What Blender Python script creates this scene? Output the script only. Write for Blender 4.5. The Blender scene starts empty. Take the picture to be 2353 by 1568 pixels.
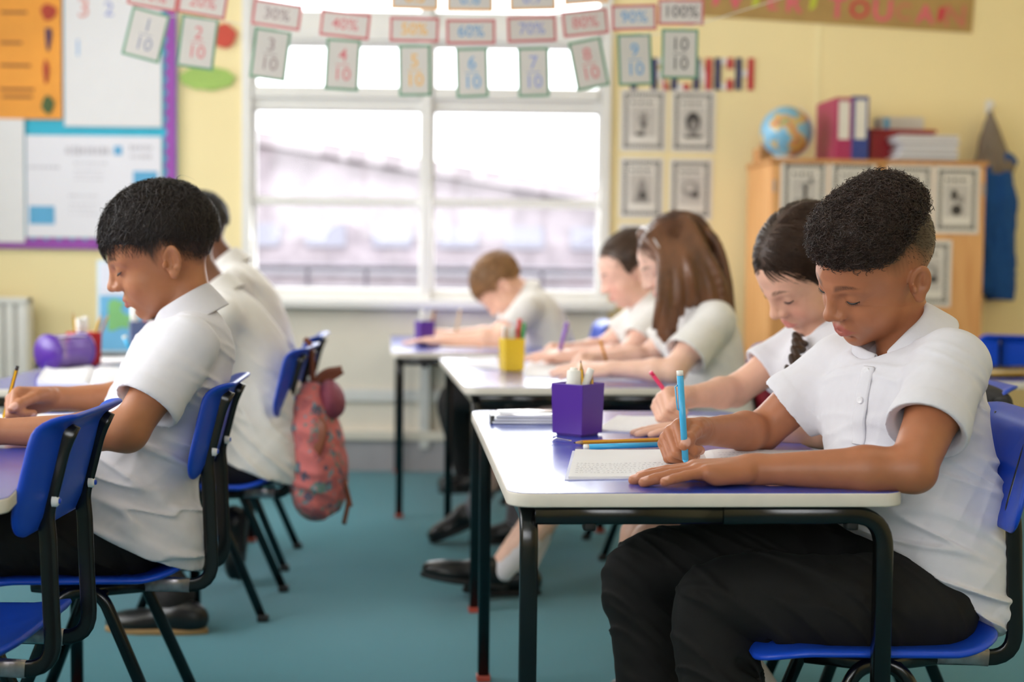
import bpy, bmesh, math, random
import numpy as np
from mathutils import Vector, Matrix

# ------------------------------------------------------------------ camera, world, lights, exposure
SC = bpy.context.scene
COL = SC.collection
F_PX, CX, CY = 3268.0, 1176.5, 784.0          # a 50 mm lens on a 2353 px wide frame
HC, PITCH, ROLL = 0.915, math.atan(184 / 3268.0), 0.012
_cp, _sp, _c, _s = math.cos(PITCH), math.sin(PITCH), math.cos(ROLL), math.sin(ROLL)
FWD = np.array([0, _cp, -_sp]); _dn0 = np.array([0, -_sp, -_cp]); _rt0 = np.array([1.0, 0, 0])
RT = _c * _rt0 - _s * _dn0; DN = _c * _dn0 + _s * _rt0
EYE = np.array([0, 0, HC])
cam_d = bpy.data.cameras.new('camera'); cam = bpy.data.objects.new('camera', cam_d); COL.objects.link(cam)
cam_d.sensor_width = 36.0; cam_d.lens = F_PX / 2353.0 * 36.0; cam_d.clip_start = 0.05; cam_d.clip_end = 200
M = Matrix.Identity(4)
for i in range(3):
    M[i][0] = RT[i]; M[i][1] = -DN[i]; M[i][2] = -FWD[i]; M[i][3] = EYE[i]
cam.matrix_world = M
cam_d.dof.use_dof = True; cam_d.dof.focus_distance = 2.26; cam_d.dof.aperture_fstop = 2.5
SC.camera = cam
SC.view_settings.view_transform = 'Standard'; SC.view_settings.look = 'None'
SC.view_settings.gamma = 1.0; SC.view_settings.use_curve_mapping = False
SC.view_settings.exposure = 0.04

WORLD = bpy.data.worlds.new('overcast_sky'); SC.world = WORLD; WORLD.use_nodes = True
_bg = WORLD.node_tree.nodes['Background']
_bg.inputs['Color'].default_value = (0.93, 0.96, 1.0, 1); _bg.inputs['Strength'].default_value = 4.2

def area_light(name, loc, target, sx, sy, power, color=(1, 1, 1), spread=180):
    d = bpy.data.lights.new(name, 'AREA'); d.shape = 'RECTANGLE'; d.size = sx; d.size_y = sy
    d.energy = power; d.color = color; d.spread = math.radians(spread)
    o = bpy.data.objects.new(name, d); COL.objects.link(o); o.location = loc
    o.rotation_euler = (Vector(target) - Vector(loc)).to_track_quat('-Z', 'Y').to_euler()
    return o
# daylight entering by the window band of the left wall, by the windows behind the camera, by the window in view, and the ceiling lamps
area_light('daylight_left_windows', (-3.05, 3.5, 1.75), (-1.1, 4.6, 0.6), 4.2, 1.5, 44, (0.97, 0.985, 1.0), 125)
area_light('daylight_rear_windows', (-1.2, -1.85, 1.8), (-0.5, 4, 0.9), 2.4, 1.4, 26, (1.0, 0.99, 0.98))
area_light('daylight_window_in_view', (-0.38, 6.04, 1.5), (-0.3, 2.0, 0.5), 1.5, 1.45, 27, (0.96, 0.98, 1.0))
for _x, _y in ((-1.2, 2.2), (1.1, 2.2), (-1.2, 4.6), (1.1, 4.6)):
    area_light('ceiling_lamp_light', (_x, _y, 2.63), (_x, _y, 0), 1.1, 0.3, 1.5 if (_x > 0 and _y > 4) else 4, (1.0, 0.88, 0.68))

# ------------------------------------------------------------------ pixel helpers: a pixel of the 2353 x 1568 frame and a real distance give a point in the room
def ray(x, y): return FWD + RT * ((x - CX) / F_PX) + DN * ((y - CY) / F_PX)
def P(x, y, Y):
    r = ray(x, y); return EYE + r * (Y / r[1])
def PZ(x, y, Z):
    r = ray(x, y); return EYE + r * ((Z - HC) / r[2])

# ------------------------------------------------------------------ materials
MATS = {}
def lin(c):
    return tuple(((v / 255.0) / 12.92 if v <= 10 else ((v / 255.0 + 0.055) / 1.055) ** 2.4) for v in c) + (1.0,)
def mat(name, rgb=(200, 200, 200), rough=0.5, metal=0.0, var=0.05, vscale=12.0, bump=0.0, bscale=300.0, spec=0.5, emit=0.0, coat=0.0, sheen=0.0,
        trans=0.0, alpha=1.0, attr=None, sss=0.0, stretch=None, tl=0.0, coat_rough=0.1):
    if name in MATS: return MATS[name]
    m = bpy.data.materials.new(name); m.use_nodes = True; nt = m.node_tree; N = nt.nodes; L = nt.links
    b = N['Principled BSDF']; c = lin(rgb)
    b.inputs['Roughness'].default_value = rough; b.inputs['Metallic'].default_value = metal
    b.inputs['Specular IOR Level'].default_value = spec
    tc = N.new('ShaderNodeTexCoord'); mp = N.new('ShaderNodeMapping'); L.new(tc.outputs['Object'], mp.inputs['Vector'])
    if stretch: mp.inputs['Scale'].default_value = stretch
    nz = N.new('ShaderNodeTexNoise'); nz.inputs['Scale'].default_value = vscale; nz.inputs['Detail'].default_value = 4
    L.new(mp.outputs['Vector'], nz.inputs['Vector'])
    hs = N.new('ShaderNodeHueSaturation')
    mr = N.new('ShaderNodeMapRange'); mr.inputs['To Min'].default_value = 1 - var; mr.inputs['To Max'].default_value = 1 + var
    mr.inputs['From Min'].default_value = 0.3; mr.inputs['From Max'].default_value = 0.7
    L.new(nz.outputs['Fac'], mr.inputs['Value']); L.new(mr.outputs['Result'], hs.inputs['Value'])
    if attr:
        a = N.new('ShaderNodeAttribute'); a.attribute_name = attr; L.new(a.outputs['Color'], hs.inputs['Color'])
    else:
        hs.inputs['Color'].default_value = c
    L.new(hs.outputs['Color'], b.inputs['Base Color'])
    if bump > 0:
        n2 = N.new('ShaderNodeTexNoise'); n2.inputs['Scale'].default_value = bscale; n2.inputs['Detail'].default_value = 3
        L.new(mp.outputs['Vector'], n2.inputs['Vector'])
        bp = N.new('ShaderNodeBump'); bp.inputs['Strength'].default_value = bump; bp.inputs['Distance'].default_value = 0.002
        L.new(n2.outputs['Fac'], bp.inputs['Height']); L.new(bp.outputs['Normal'], b.inputs['Normal'])
    if emit > 0:
        b.inputs['Emission Color'].default_value = c; b.inputs['Emission Strength'].default_value = emit
    if coat > 0: b.inputs['Coat Weight'].default_value = coat; b.inputs['Coat Roughness'].default_value = coat_rough
    if sheen > 0: b.inputs['Sheen Weight'].default_value = sheen; b.inputs['Sheen Roughness'].default_value = 0.5
    if trans > 0: b.inputs['Transmission Weight'].default_value = trans
    if alpha < 1: b.inputs['Alpha'].default_value = alpha
    if sss > 0:
        b.inputs['Subsurface Weight'].default_value = sss; b.inputs['Subsurface Radius'].default_value = (0.012, 0.005, 0.003)
        b.inputs['Subsurface Scale'].default_value = 0.6
    if tl > 0:      # thin paper or cloth that lets light through
        t = N.new('ShaderNodeBsdfTranslucent'); mx = N.new('ShaderNodeMixShader'); mx.inputs['Fac'].default_value = tl
        L.new(hs.outputs['Color'], t.inputs['Color']); L.new(b.outputs['BSDF'], mx.inputs[1]); L.new(t.outputs['BSDF'], mx.inputs[2])
        L.new(mx.outputs['Shader'], N['Material Output'].inputs['Surface'])
    MATS[name] = m
    return m

def wood_mat(name, a, b_, scale=(1, 1, 0.12)):
    m = mat(name, a, 0.45, var=0.03); N = m.node_tree.nodes; L = m.node_tree.links
    w = N.new('ShaderNodeTexNoise'); w.inputs['Scale'].default_value = 30; w.inputs['Detail'].default_value = 5
    mp = N.new('ShaderNodeMapping'); mp.inputs['Scale'].default_value = scale
    tc = N.new('ShaderNodeTexCoord'); L.new(tc.outputs['Object'], mp.inputs['Vector']); L.new(mp.outputs['Vector'], w.inputs['Vector'])
    r = N.new('ShaderNodeValToRGB'); r.color_ramp.elements[0].color = lin(a); r.color_ramp.elements[1].color = lin(b_)
    r.color_ramp.elements[0].position = 0.35; r.color_ramp.elements[1].position = 0.65
    L.new(w.outputs['Fac'], r.inputs['Fac']); L.new(r.outputs['Color'], N['Principled BSDF'].inputs['Base Color'])
    return m

def glass_mat(name, rgb=(255, 255, 255), fac=0.08):
    if name in MATS: return MATS[name]
    m = bpy.data.materials.new(name); m.use_nodes = True; N = m.node_tree.nodes; L = m.node_tree.links
    t = N.new('ShaderNodeBsdfTransparent'); t.inputs['Color'].default_value = lin(rgb)
    g = N.new('ShaderNodeBsdfGlossy'); g.inputs['Roughness'].default_value = 0.02
    fr = N.new('ShaderNodeFresnel'); fr.inputs['IOR'].default_value = 1.4
    mx = N.new('ShaderNodeMixShader'); L.new(fr.outputs['Fac'], mx.inputs['Fac']); L.new(t.outputs[0], mx.inputs[1]); L.new(g.outputs[0], mx.inputs[2])
    L.new(mx.outputs[0], N['Material Output'].inputs['Surface']); MATS[name] = m
    return m

# ------------------------------------------------------------------ mesh helpers
def mesh_obj(name, vf, material, parent=None, smooth=False, loc=None, colors=None, kind=None, label=None):
    v, f = vf
    v = np.asarray(v, np.float64).reshape(-1, 3)
    if loc is not None: v = v - np.asarray(loc)
    me = bpy.data.meshes.new(name)
    if isinstance(f, np.ndarray):
        nv, nf, k = len(v), len(f), f.shape[1]
        me.vertices.add(nv); me.vertices.foreach_set('co', v.astype(np.float32).ravel())
        me.loops.add(nf * k); me.loops.foreach_set('vertex_index', f.astype(np.int32).ravel())
        me.polygons.add(nf); me.polygons.foreach_set('loop_start', np.arange(0, nf * k, k, dtype=np.int32))
        me.update(calc_edges=True); me.validate()
    else:
        me.from_pydata([tuple(p) for p in v], [], f); me.update()
    if smooth: me.polygons.foreach_set('use_smooth', np.ones(len(me.polygons), bool))
    if colors is not None:
        at = me.color_attributes.new('Col', 'FLOAT_COLOR', 'POINT'); at.data.foreach_set('color', np.asarray(colors, np.float32).ravel())
    if material is not None: me.materials.append(material)
    o = bpy.data.objects.new(name, me); COL.objects.link(o)
    if parent is not None: o.parent = parent
    if kind: o['kind'] = kind
    if label: o['label'] = label
    return o
def thing(name, label, cat, loc=(0, 0, 0), rz=0.0, group=None, kind=None):
    o = bpy.data.objects.new(name, None); COL.objects.link(o); o.location = tuple(float(c) for c in loc); o.rotation_euler = (0, 0, rz)
    o.empty_display_size = 0.05
    if label: o['label'] = label
    if cat: o['category'] = cat
    if group: o['group'] = group
    if kind: o['kind'] = kind
    return o
def tag(o, label, cat, group=None):
    o['label'] = label; o['category'] = cat
    if group: o['group'] = group
    return o
def structure(o): o['kind'] = 'structure'; return o
def copy_tree(o, parent=None):
    c = o.copy(); COL.objects.link(c)
    if parent is not None: c.parent = parent
    for ch in list(o.children): copy_tree(ch, c)
    return c

def join(*vfs):
    V, Fc, n = [], [], 0
    for v, f in vfs:
        V.extend([tuple(p) for p in v]); Fc.extend([tuple(int(i) + n for i in q) for q in f]); n += len(v)
    return V, Fc
def box(x0, x1, y0, y1, z0, z1):
    v = [(x0, y0, z0), (x1, y0, z0), (x1, y1, z0), (x0, y1, z0), (x0, y0, z1), (x1, y0, z1), (x1, y1, z1), (x0, y1, z1)]
    return v, [(0, 3, 2, 1), (4, 5, 6, 7), (0, 1, 5, 4), (1, 2, 6, 5), (2, 3, 7, 6), (3, 0, 4, 7)]
def bbox(x0, x1, y0, y1, z0, z1, r=0.004, seg=2):
    bm = bmesh.new(); v, f = box(x0, x1, y0, y1, z0, z1)
    vs = [bm.verts.new(p) for p in v]
    for q in f: bm.faces.new([vs[i] for i in q])
    bmesh.ops.bevel(bm, geom=list(bm.edges), offset=r, segments=seg, affect='EDGES', profile=0.6)
    bm.verts.index_update()
    out = [tuple(v.co) for v in bm.verts], [tuple(x.index for x in f.verts) for f in bm.faces]
    bm.free(); return out
def xf(vf, R=None, t=(0, 0, 0)):
    v = np.asarray(vf[0], float)
    if R is not None: v = v @ np.asarray(R, float).T
    return v + np.asarray(t, float), vf[1]
def rotz(a): return np.array([[math.cos(a), -math.sin(a), 0], [math.sin(a), math.cos(a), 0], [0, 0, 1]])
def roty(a): return np.array([[math.cos(a), 0, math.sin(a)], [0, 1, 0], [-math.sin(a), 0, math.cos(a)]])
def rotx(a): return np.array([[1, 0, 0], [0, math.cos(a), -math.sin(a)], [0, math.sin(a), math.cos(a)]])
def nrm(v): v = np.asarray(v, float); return v / (np.linalg.norm(v) + 1e-12)
def circ(r, n=12, ry=None, p=2.0):
    o = []
    for i in range(n):
        a = 2 * math.pi * i / n; c, s = math.cos(a), math.sin(a)
        o.append((r * math.copysign(abs(c) ** (2 / p), c), (ry or r) * math.copysign(abs(s) ** (2 / p), s)))
    return o
def sweep(path, prof, up=(0, 0, 1), caps=True, scale=None, closed=False):
    path = [np.asarray(p, float) for p in path]; n = len(path); k = len(prof); V = []; Fc = []
    u = np.asarray(up, float); prev = None
    for i in range(n):
        if closed: t = nrm(path[(i + 1) % n] - path[i - 1])
        else: t = nrm(path[min(i + 1, n - 1)] - path[max(i - 1, 0)])
        if prev is None:
            s = np.cross(t, u)
            if np.linalg.norm(s) < 1e-4: s = np.cross(t, (1, 0, 0))
            s = nrm(s)
        else: s = nrm(prev - t * (prev @ t))
        prev = s; b = np.cross(s, t); m = scale[i] if scale is not None else 1.0
        for a, c in prof: V.append(path[i] + s * a * m + b * c * m)
    seg = n if closed else n - 1
    for i in range(seg):
        j = (i + 1) % n
        for q in range(k): Fc.append((i * k + q, i * k + (q + 1) % k, j * k + (q + 1) % k, j * k + q))
    if caps and not closed:
        Fc.append(tuple(range(k - 1, -1, -1))); Fc.append(tuple((n - 1) * k + q for q in range(k)))
    return V, Fc
def spline(pts, n=8):
    pts = [np.asarray(p, float) for p in pts]; Q = [2 * pts[0] - pts[1]] + pts + [2 * pts[-1] - pts[-2]]; out = []
    for i in range(1, len(Q) - 2):
        a, b, c, d = Q[i - 1], Q[i], Q[i + 1], Q[i + 2]
        for j in range(n):
            t = j / n; out.append(0.5 * (2 * b + (c - a) * t + (2 * a - 5 * b + 4 * c - d) * t * t + (3 * b - a - 3 * c + d) * t ** 3))
    out.append(pts[-1]); return out
def fillet(pts, r, n=5):
    pts = [np.asarray(p, float) for p in pts]; out = [pts[0]]
    for i in range(1, len(pts) - 1):
        a, b, c = pts[i - 1], pts[i], pts[i + 1]; d1, d2 = nrm(a - b), nrm(c - b)
        rr = min(r, 0.48 * np.linalg.norm(a - b), 0.48 * np.linalg.norm(c - b)); p0, p1 = b + d1 * rr, b + d2 * rr
        for j in range(n + 1):
            t = j / n; out.append((1 - t) ** 2 * p0 + 2 * t * (1 - t) * b + t * t * p1)
    out.append(pts[-1]); return out
def prism(outline, y0, y1):
    """outline in (x, z), extruded along y"""
    n = len(outline); v = [(x, y0, z) for x, z in outline] + [(x, y1, z) for x, z in outline]
    f = [tuple(range(n)), tuple(range(2 * n - 1, n - 1, -1))] + [(i, i + n, (i + 1) % n + n, (i + 1) % n) for i in range(n)]
    return v, f
def slab(outline, z0, z1, bev=0.0, seg=3):
    """outline in (x, y), extruded along z, with rounded upper and lower rims"""
    n = len(outline); o = np.asarray(outline, float); c = o.mean(0); V = []; Fc = []
    rows = []
    if bev > 0:
        for j in range(seg + 1): a = math.pi / 2 * j / seg; rows.append((z0 + bev * (1 - math.sin(a)), bev * (1 - math.cos(a))))
        rows = [(z, i) for z, i in [(z0 + bev - bev * math.sin(math.pi / 2 * (1 - j / seg)), bev - bev * math.cos(math.pi / 2 * (1 - j / seg))) for j in range(seg + 1)]]
        rows += [(z1 - bev + bev * math.sin(math.pi / 2 * j / seg), bev - bev * math.cos(math.pi / 2 * j / seg)) for j in range(seg + 1)]
    else: rows = [(z0, 0), (z1, 0)]
    # inward normals
    e = np.roll(o, -1, 0) - np.roll(o, 1, 0); nn = np.stack([-e[:, 1], e[:, 0]], 1); nn /= np.linalg.norm(nn, axis=1)[:, None] + 1e-12
    if ((c - o) * nn).sum() < 0: nn = -nn
    for z, i in rows:
        for p in o + nn * i: V.append((p[0], p[1], z))
    for r in range(len(rows) - 1):
        for q in range(n): Fc.append((r * n + q, r * n + (q + 1) % n, (r + 1) * n + (q + 1) % n, (r + 1) * n + q))
    Fc.append(tuple(range(n - 1, -1, -1))); Fc.append(tuple((len(rows) - 1) * n + q for q in range(n)))
    return V, Fc
def rrect(x0, x1, y0, y1, r, n=5):
    o = []
    for cx, cy, a0 in ((x1 - r, y0 + r, -90), (x1 - r, y1 - r, 0), (x0 + r, y1 - r, 90), (x0 + r, y0 + r, 180)):
        for j in range(n + 1):
            a = math.radians(a0 + 90 * j / n); o.append((cx + r * math.cos(a), cy + r * math.sin(a)))
    return o
def lathe(prof, n=24, c=(0, 0, 0)):
    V = []; Fc = []; k = len(prof)
    for i in range(n):
        a = 2 * math.pi * i / n
        for r, z in prof: V.append((c[0] + r * math.cos(a), c[1] + r * math.sin(a), c[2] + z))
    for i in range(n):
        j = (i + 1) % n
        for q in range(k - 1): Fc.append((i * k + q, j * k + q, j * k + q + 1, i * k + q + 1))
    return V, Fc
_font_cache = {}
def text_vf(s, size, depth=0.0004, align='CENTER', offset=0.0):
    """flat letters in the x-z plane, facing -y, centred on the origin"""
    key = (s, depth, offset)
    if key not in _font_cache:
        cu = bpy.data.curves.new('t', 'FONT'); cu.body = s; cu.size = 1.0; cu.extrude = depth; cu.align_x = 'CENTER'; cu.align_y = 'CENTER'; cu.offset = offset
        cu.resolution_u = 3
        o = bpy.data.objects.new('t', cu); COL.objects.link(o)
        dg = bpy.context.evaluated_depsgraph_get(); me = o.evaluated_get(dg).to_mesh()
        v = np.array([tuple(q.co) for q in me.vertices]).reshape(-1, 3); f = [tuple(p.vertices) for p in me.polygons]
        o.evaluated_get(dg).to_mesh_clear(); bpy.data.objects.remove(o); bpy.data.curves.remove(cu)
        _font_cache[key] = (v, f)
    v, f = _font_cache[key]
    w = v.copy() * size; w[:, 2] = v[:, 2]
    return np.stack([w[:, 0], -w[:, 2], w[:, 1]], 1), f
rng = np.random.default_rng(7); random.seed(7)

# ------------------------------------------------------------------ distance fields: smooth continuous surfaces for bodies, clothes and hair
class Field:
    def __init__(s, lo, hi, h):
        s.h = h; s.lo = np.asarray(lo, float) - 4 * h; n = np.ceil((np.asarray(hi, float) - s.lo) / h).astype(int) + 5
        s.n = n; s.d = np.full(tuple(n), 1.0, np.float32)
    def sub(s, lo, hi):
        i0 = np.clip(np.floor((np.asarray(lo) - s.lo) / s.h).astype(int), 0, s.n - 1); i1 = np.clip(np.ceil((np.asarray(hi) - s.lo) / s.h).astype(int) + 1, 1, s.n)
        if (i1 <= i0).any(): return None
        ax = [(s.lo[a] + s.h * np.arange(i0[a], i1[a])).astype(np.float32) for a in range(3)]
        return tuple(slice(a, b) for a, b in zip(i0, i1)), ax[0][:, None, None], ax[1][None, :, None], ax[2][None, None, :]
    def put(s, prim, k=0.0, mode='u'):
        fn, lo, hi = prim; pad = k + 3 * s.h; q = s.sub(np.asarray(lo) - pad, np.asarray(hi) + pad)
        if q is None: return s
        sl, x, y, z = q; v = fn(x, y, z).astype(np.float32); D = s.d[sl]
        if mode == 'u':
            if k > 0: m = np.maximum(k - np.abs(D - v), 0); s.d[sl] = np.minimum(D, v) - m * m * (0.25 / k)
            else: s.d[sl] = np.minimum(D, v)
        elif mode == 's':
            v = -v
            if k > 0: m = np.maximum(k - np.abs(D - v), 0); s.d[sl] = np.maximum(D, v) + m * m * (0.25 / k)
            else: s.d[sl] = np.maximum(D, v)
        elif mode == 'i': s.d[sl] = np.maximum(D, v)
        elif mode == 'add': s.d[sl] = D + v
        return s
    def xyz(s):
        return [(s.lo[a] + s.h * np.arange(s.n[a])).astype(np.float32).reshape([-1 if b == a else 1 for b in range(3)]) for a in range(3)]
    def warp(s, fn, band=0.03):
        x, y, z = s.xyz()
        for i in range(s.n[0]):
            m = np.abs(s.d[i]) < band
            if not m.any(): continue
            j, k = np.nonzero(m); s.d[i][j, k] += fn(x[i, 0, 0] + 0 * y[0, j, 0], y[0, j, 0], z[0, 0, k]).astype(np.float32)
        return s
    def cut(s, fn):
        """intersect with fn < 0 everywhere"""
        x, y, z = s.xyz()
        for i in range(s.n[0]): s.d[i] = np.maximum(s.d[i], fn(x[i], y[0], z[0]))
        return s
    def mesh(s, smooth=2, lap=False):
        d = s.d; I = d < 0
        c = np.zeros(tuple(s.n - 1), np.int8)
        for a in (0, 1):
            for b in (0, 1):
                for e in (0, 1):
                    c += I[a:s.n[0] - 1 + a, b:s.n[1] - 1 + b, e:s.n[2] - 1 + e]
        act = np.argwhere((c > 0) & (c < 8)); del c
        if not len(act): return np.zeros((0, 3)), np.zeros((0, 4), np.int32)
        off = np.array([(a, b, e) for a in (0, 1) for b in (0, 1) for e in (0, 1)])
        val = np.stack([d[tuple((act + o).T)] for o in off], 1)
        E = [(i, j) for i in range(8) for j in range(i + 1, 8) if np.abs(off[i] - off[j]).sum() == 1]
        acc = np.zeros((len(act), 3), np.float32); cnt = np.zeros((len(act), 1), np.float32)
        for i, j in E:
            a, b = val[:, i], val[:, j]; m = (a < 0) != (b < 0)
            t = np.where(m, a / np.where(m, a - b, 1), 0)[:, None]
            acc += np.where(m[:, None], off[i] + t * (off[j] - off[i]), 0); cnt += m[:, None]
        V = act + acc / np.maximum(cnt, 1)
        idx = np.full(tuple(s.n - 1), -1, np.int32); idx[tuple(act.T)] = np.arange(len(act))
        Q = []
        for ax in range(3):
            sl0 = [slice(None)] * 3; sl1 = [slice(None)] * 3; sl0[ax] = slice(0, -1); sl1[ax] = slice(1, None)
            cr = I[tuple(sl0)] != I[tuple(sl1)]; g = np.argwhere(cr)
            o1, o2 = (ax + 1) % 3, (ax + 2) % 3
            ok = (g[:, o1] > 0) & (g[:, o2] > 0) & (g[:, o1] < s.n[o1] - 1) & (g[:, o2] < s.n[o2] - 1); g = g[ok]
            e1 = np.zeros(3, int); e1[o1] = 1; e2 = np.zeros(3, int); e2[o2] = 1
            q = np.stack([idx[tuple((g - e1 - e2).T)], idx[tuple((g - e2).T)], idx[tuple(g.T)], idx[tuple((g - e1).T)]], 1)
            fl = I[tuple(g.T)]; q = np.where(fl[:, None], q, q[:, ::-1]); Q.append(q)
        Q = np.concatenate(Q); Q = Q[(Q >= 0).all(1)]
        V = V.astype(np.float64)
        e = np.concatenate([Q[:, [0, 1]], Q[:, [1, 2]], Q[:, [2, 3]], Q[:, [3, 0]]]); n = len(V)
        deg = np.bincount(e[:, 0], minlength=n) + np.bincount(e[:, 1], minlength=n)
        for it in range(smooth):
            W = np.stack([np.bincount(e[:, 0], V[e[:, 1], a], n) + np.bincount(e[:, 1], V[e[:, 0], a], n) for a in range(3)], 1) / np.maximum(deg, 1)[:, None]
            V = V + (W - V) * (0.5 if lap else 0.6 if it % 2 == 0 else -0.25 if smooth > 2 else 0.5)
        return s.lo + s.h * V, Q.astype(np.int32)

def cone(a, b, ra, rb):
    a = np.asarray(a, float); b = np.asarray(b, float); v = b - a; L2 = max(float(v @ v), 1e-10); m = max(ra, rb)
    def fn(x, y, z):
        px, py, pz = x - a[0], y - a[1], z - a[2]; t = np.clip((px * v[0] + py * v[1] + pz * v[2]) / L2, 0, 1)
        return np.sqrt((px - t * v[0]) ** 2 + (py - t * v[1]) ** 2 + (pz - t * v[2]) ** 2) - (ra + (rb - ra) * t)
    return fn, np.minimum(a, b) - m, np.maximum(a, b) + m
def ell(c, r, R=np.eye(3)):
    c = np.asarray(c, float); r = np.asarray(r, float); R = np.asarray(R, float)
    ext = np.sqrt(((R * r[:, None]) ** 2).sum(0))
    def fn(x, y, z):
        px, py, pz = x - c[0], y - c[1], z - c[2]; k0 = 0; k1 = 0
        for i in range(3):
            q = px * R[i, 0] + py * R[i, 1] + pz * R[i, 2]; k0 = k0 + (q / r[i]) ** 2; k1 = k1 + (q / r[i] ** 2) ** 2
        k0 = np.sqrt(k0); return k0 * (k0 - 1) / np.maximum(np.sqrt(k1), 1e-6)
    return fn, c - ext, c + ext
def econe(a, b, A, B, lat, p=2.3):
    """elliptic tapered segment: A and B are (half width along lat, half depth) at each end"""
    a = np.asarray(a, float); b = np.asarray(b, float); v = b - a; L = np.linalg.norm(v); t_ = v / L
    u = np.asarray(lat, float); u = nrm(u - t_ * (u @ t_)); w = np.cross(t_, u); m = max(max(A), max(B))
    def fn(x, y, z):
        px, py, pz = x - a[0], y - a[1], z - a[2]; s = px * t_[0] + py * t_[1] + pz * t_[2]; t = np.clip(s / L, 0, 1); r = s - t * L
        cu = np.abs(px * u[0] + py * u[1] + pz * u[2]); cw = np.abs(px * w[0] + py * w[1] + pz * w[2])
        ha = A[0] + (B[0] - A[0]) * t; hb = A[1] + (B[1] - A[1]) * t; mn = np.minimum(ha, hb)
        q = ((cu / ha) ** p + (cw / hb) ** p + (np.abs(r) / mn) ** p) ** (1 / p)
        return (q - 1) * mn
    return fn, np.minimum(a, b) - m, np.maximum(a, b) + m
def tube(F, pts, rad, k=0.0, n=4, mode='u'):
    pts = np.asarray(pts, float); sp = spline(list(np.column_stack([pts, rad])), n) if len(pts) > 2 else list(np.column_stack([pts, rad]))
    for p, q in zip(sp[:-1], sp[1:]): F.put(cone(p[:3], q[:3], p[3], q[3]), k, mode)
    return F
def etube(F, pts, A, lat, k=0.01, n=4, p=2.3):
    pts = np.asarray(pts, float); sp = spline(list(np.column_stack([pts, np.asarray(A, float)])), n)
    for q, r in zip(sp[:-1], sp[1:]): F.put(econe(q[:3], r[:3], q[3:5], r[3:5], lat, p), k)
    return F
_nd = nrm(rng.normal(size=3))
_NW = rng.normal(size=(10, 3)); _NP = rng.uniform(0, 6.28, 10)
def snoise(x, y, z, f):
    v = 0
    for i in range(6):
        w = _NW[i] * f; v = v + np.sin(x * w[0] + y * w[1] + z * w[2] + _NP[i] + 1.3 * np.sin(x * w[1] * 0.7 + z * w[0] * 0.6 + _NP[9 - i]))
    return v / 6
def folds(x, y, z, d, freq, wob=0.6, seed=0):
    """cloth folds: long irregular crests that run across the direction d, negative where the cloth stands out"""
    d = np.asarray(d, float); e = nrm(np.cross(d, (0.31, -0.9, 0.28))); g = np.cross(d, e); f = freq * 0.8
    u = x * d[0] + y * d[1] + z * d[2] + seed * 0.37; w = (x * e[0] + y * e[1] + z * e[2]) * 0.16; q = (x * g[0] + y * g[1] + z * g[2]) * 0.22
    n = snoise(u + 0.035 * wob * np.sin(w * 60 + 1.7 * seed), w, q + seed, f) * 2.0
    r = np.exp(-(n / 0.22) ** 2); return 0.45 * np.clip(n, -1, 1) - 0.9 * r + 0.3
# ================================================================== the room
WY = 6.13                                     # face of the back wall
XL, XR, YB, ZC = -3.1, 2.5, -2.0, 2.7
m_wall = mat('yellow_wall_paint', (245, 226, 172), 0.6, var=0.02, vscale=3, bump=0.05, bscale=120)
m_white = mat('white_gloss_paint', (228, 226, 222), 0.35, var=0.02)
m_cream = mat('cream_panel_paint', (234, 225, 210), 0.4, var=0.02)
m_skirt = mat('grey_skirting_paint', (172, 168, 172), 0.5, var=0.04)
m_carpet = mat('teal_carpet', (34, 116, 130), 0.95, var=0.14, vscale=170, bump=0.7, bscale=900, spec=0.1, sheen=0.3)
m_ceil = mat('ceiling_tile', (238, 236, 230), 0.8, var=0.02)

structure(mesh_obj('floor', box(XL, XR, YB, WY, -0.06, 0.0), m_carpet))
structure(mesh_obj('ceiling', box(XL, XR, YB, WY + 0.3, ZC, ZC + 0.08), m_ceil))
WX0, WX1, WZ0, WZ1 = -1.165, 0.412, 0.715, 2.36   # window opening
structure(mesh_obj('wall_back', join(box(XL, WX0, WY, WY + 0.2, 0, ZC), box(WX1, XR, WY, WY + 0.2, 0, ZC),
                                     box(WX0, WX1, WY, WY + 0.2, WZ1, ZC), box(WX0, WX1, WY + 0.06, WY + 0.2, 0, WZ0)), m_wall))
structure(mesh_obj('wall_left', join(box(XL - 0.2, XL, YB, 1.4, 0, ZC), box(XL - 0.2, XL, 5.6, WY, 0, ZC), box(XL - 0.2, XL, 1.4, 5.6, 0, 0.95), box(XL - 0.2, XL, 1.4, 5.6, 2.52, ZC)), m_wall))
structure(mesh_obj('wall_right', box(XR, XR + 0.2, YB, WY, 0, ZC), m_wall))
structure(mesh_obj('wall_rear', join(box(XL, -2.45, YB - 0.2, YB, 0, ZC), box(1.25, XR, YB - 0.2, YB, 0, ZC), box(-2.45, 1.25, YB - 0.2, YB, 0, 1.05), box(-2.45, 1.25, YB - 0.2, YB, 2.52, ZC)), m_wall))
m_glass = glass_mat('window_glass')
def plain_window(name, along, a0, a1, z0, z1, at, n):
    w = structure(thing(name, None, None))
    pr = lambda s, t, z_0, z_1, d: box(at - d, at + d, s, t, z_0, z_1) if along == 'y' else box(s, t, at - d, at + d, z_0, z_1)
    for z_0, z_1 in ((z0, z0 + 0.05), (z1 - 0.05, z1)): mesh_obj('frame_rail', pr(a0, a1, z_0, z_1, 0.03), m_white, w)
    for i in range(n + 1):
        s = a0 + (a1 - a0 - 0.05) * i / n; mesh_obj('mullion', pr(s, s + 0.05, z0, z1, 0.028), m_white, w)
    for i in range(n):
        s = a0 + (a1 - a0 - 0.05) * i / n; t = a0 + (a1 - a0 - 0.05) * (i + 1) / n
        mesh_obj('pane', pr(s + 0.05, t, z0 + 0.05, z1 - 0.05, 0.003), m_glass, w)
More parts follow.
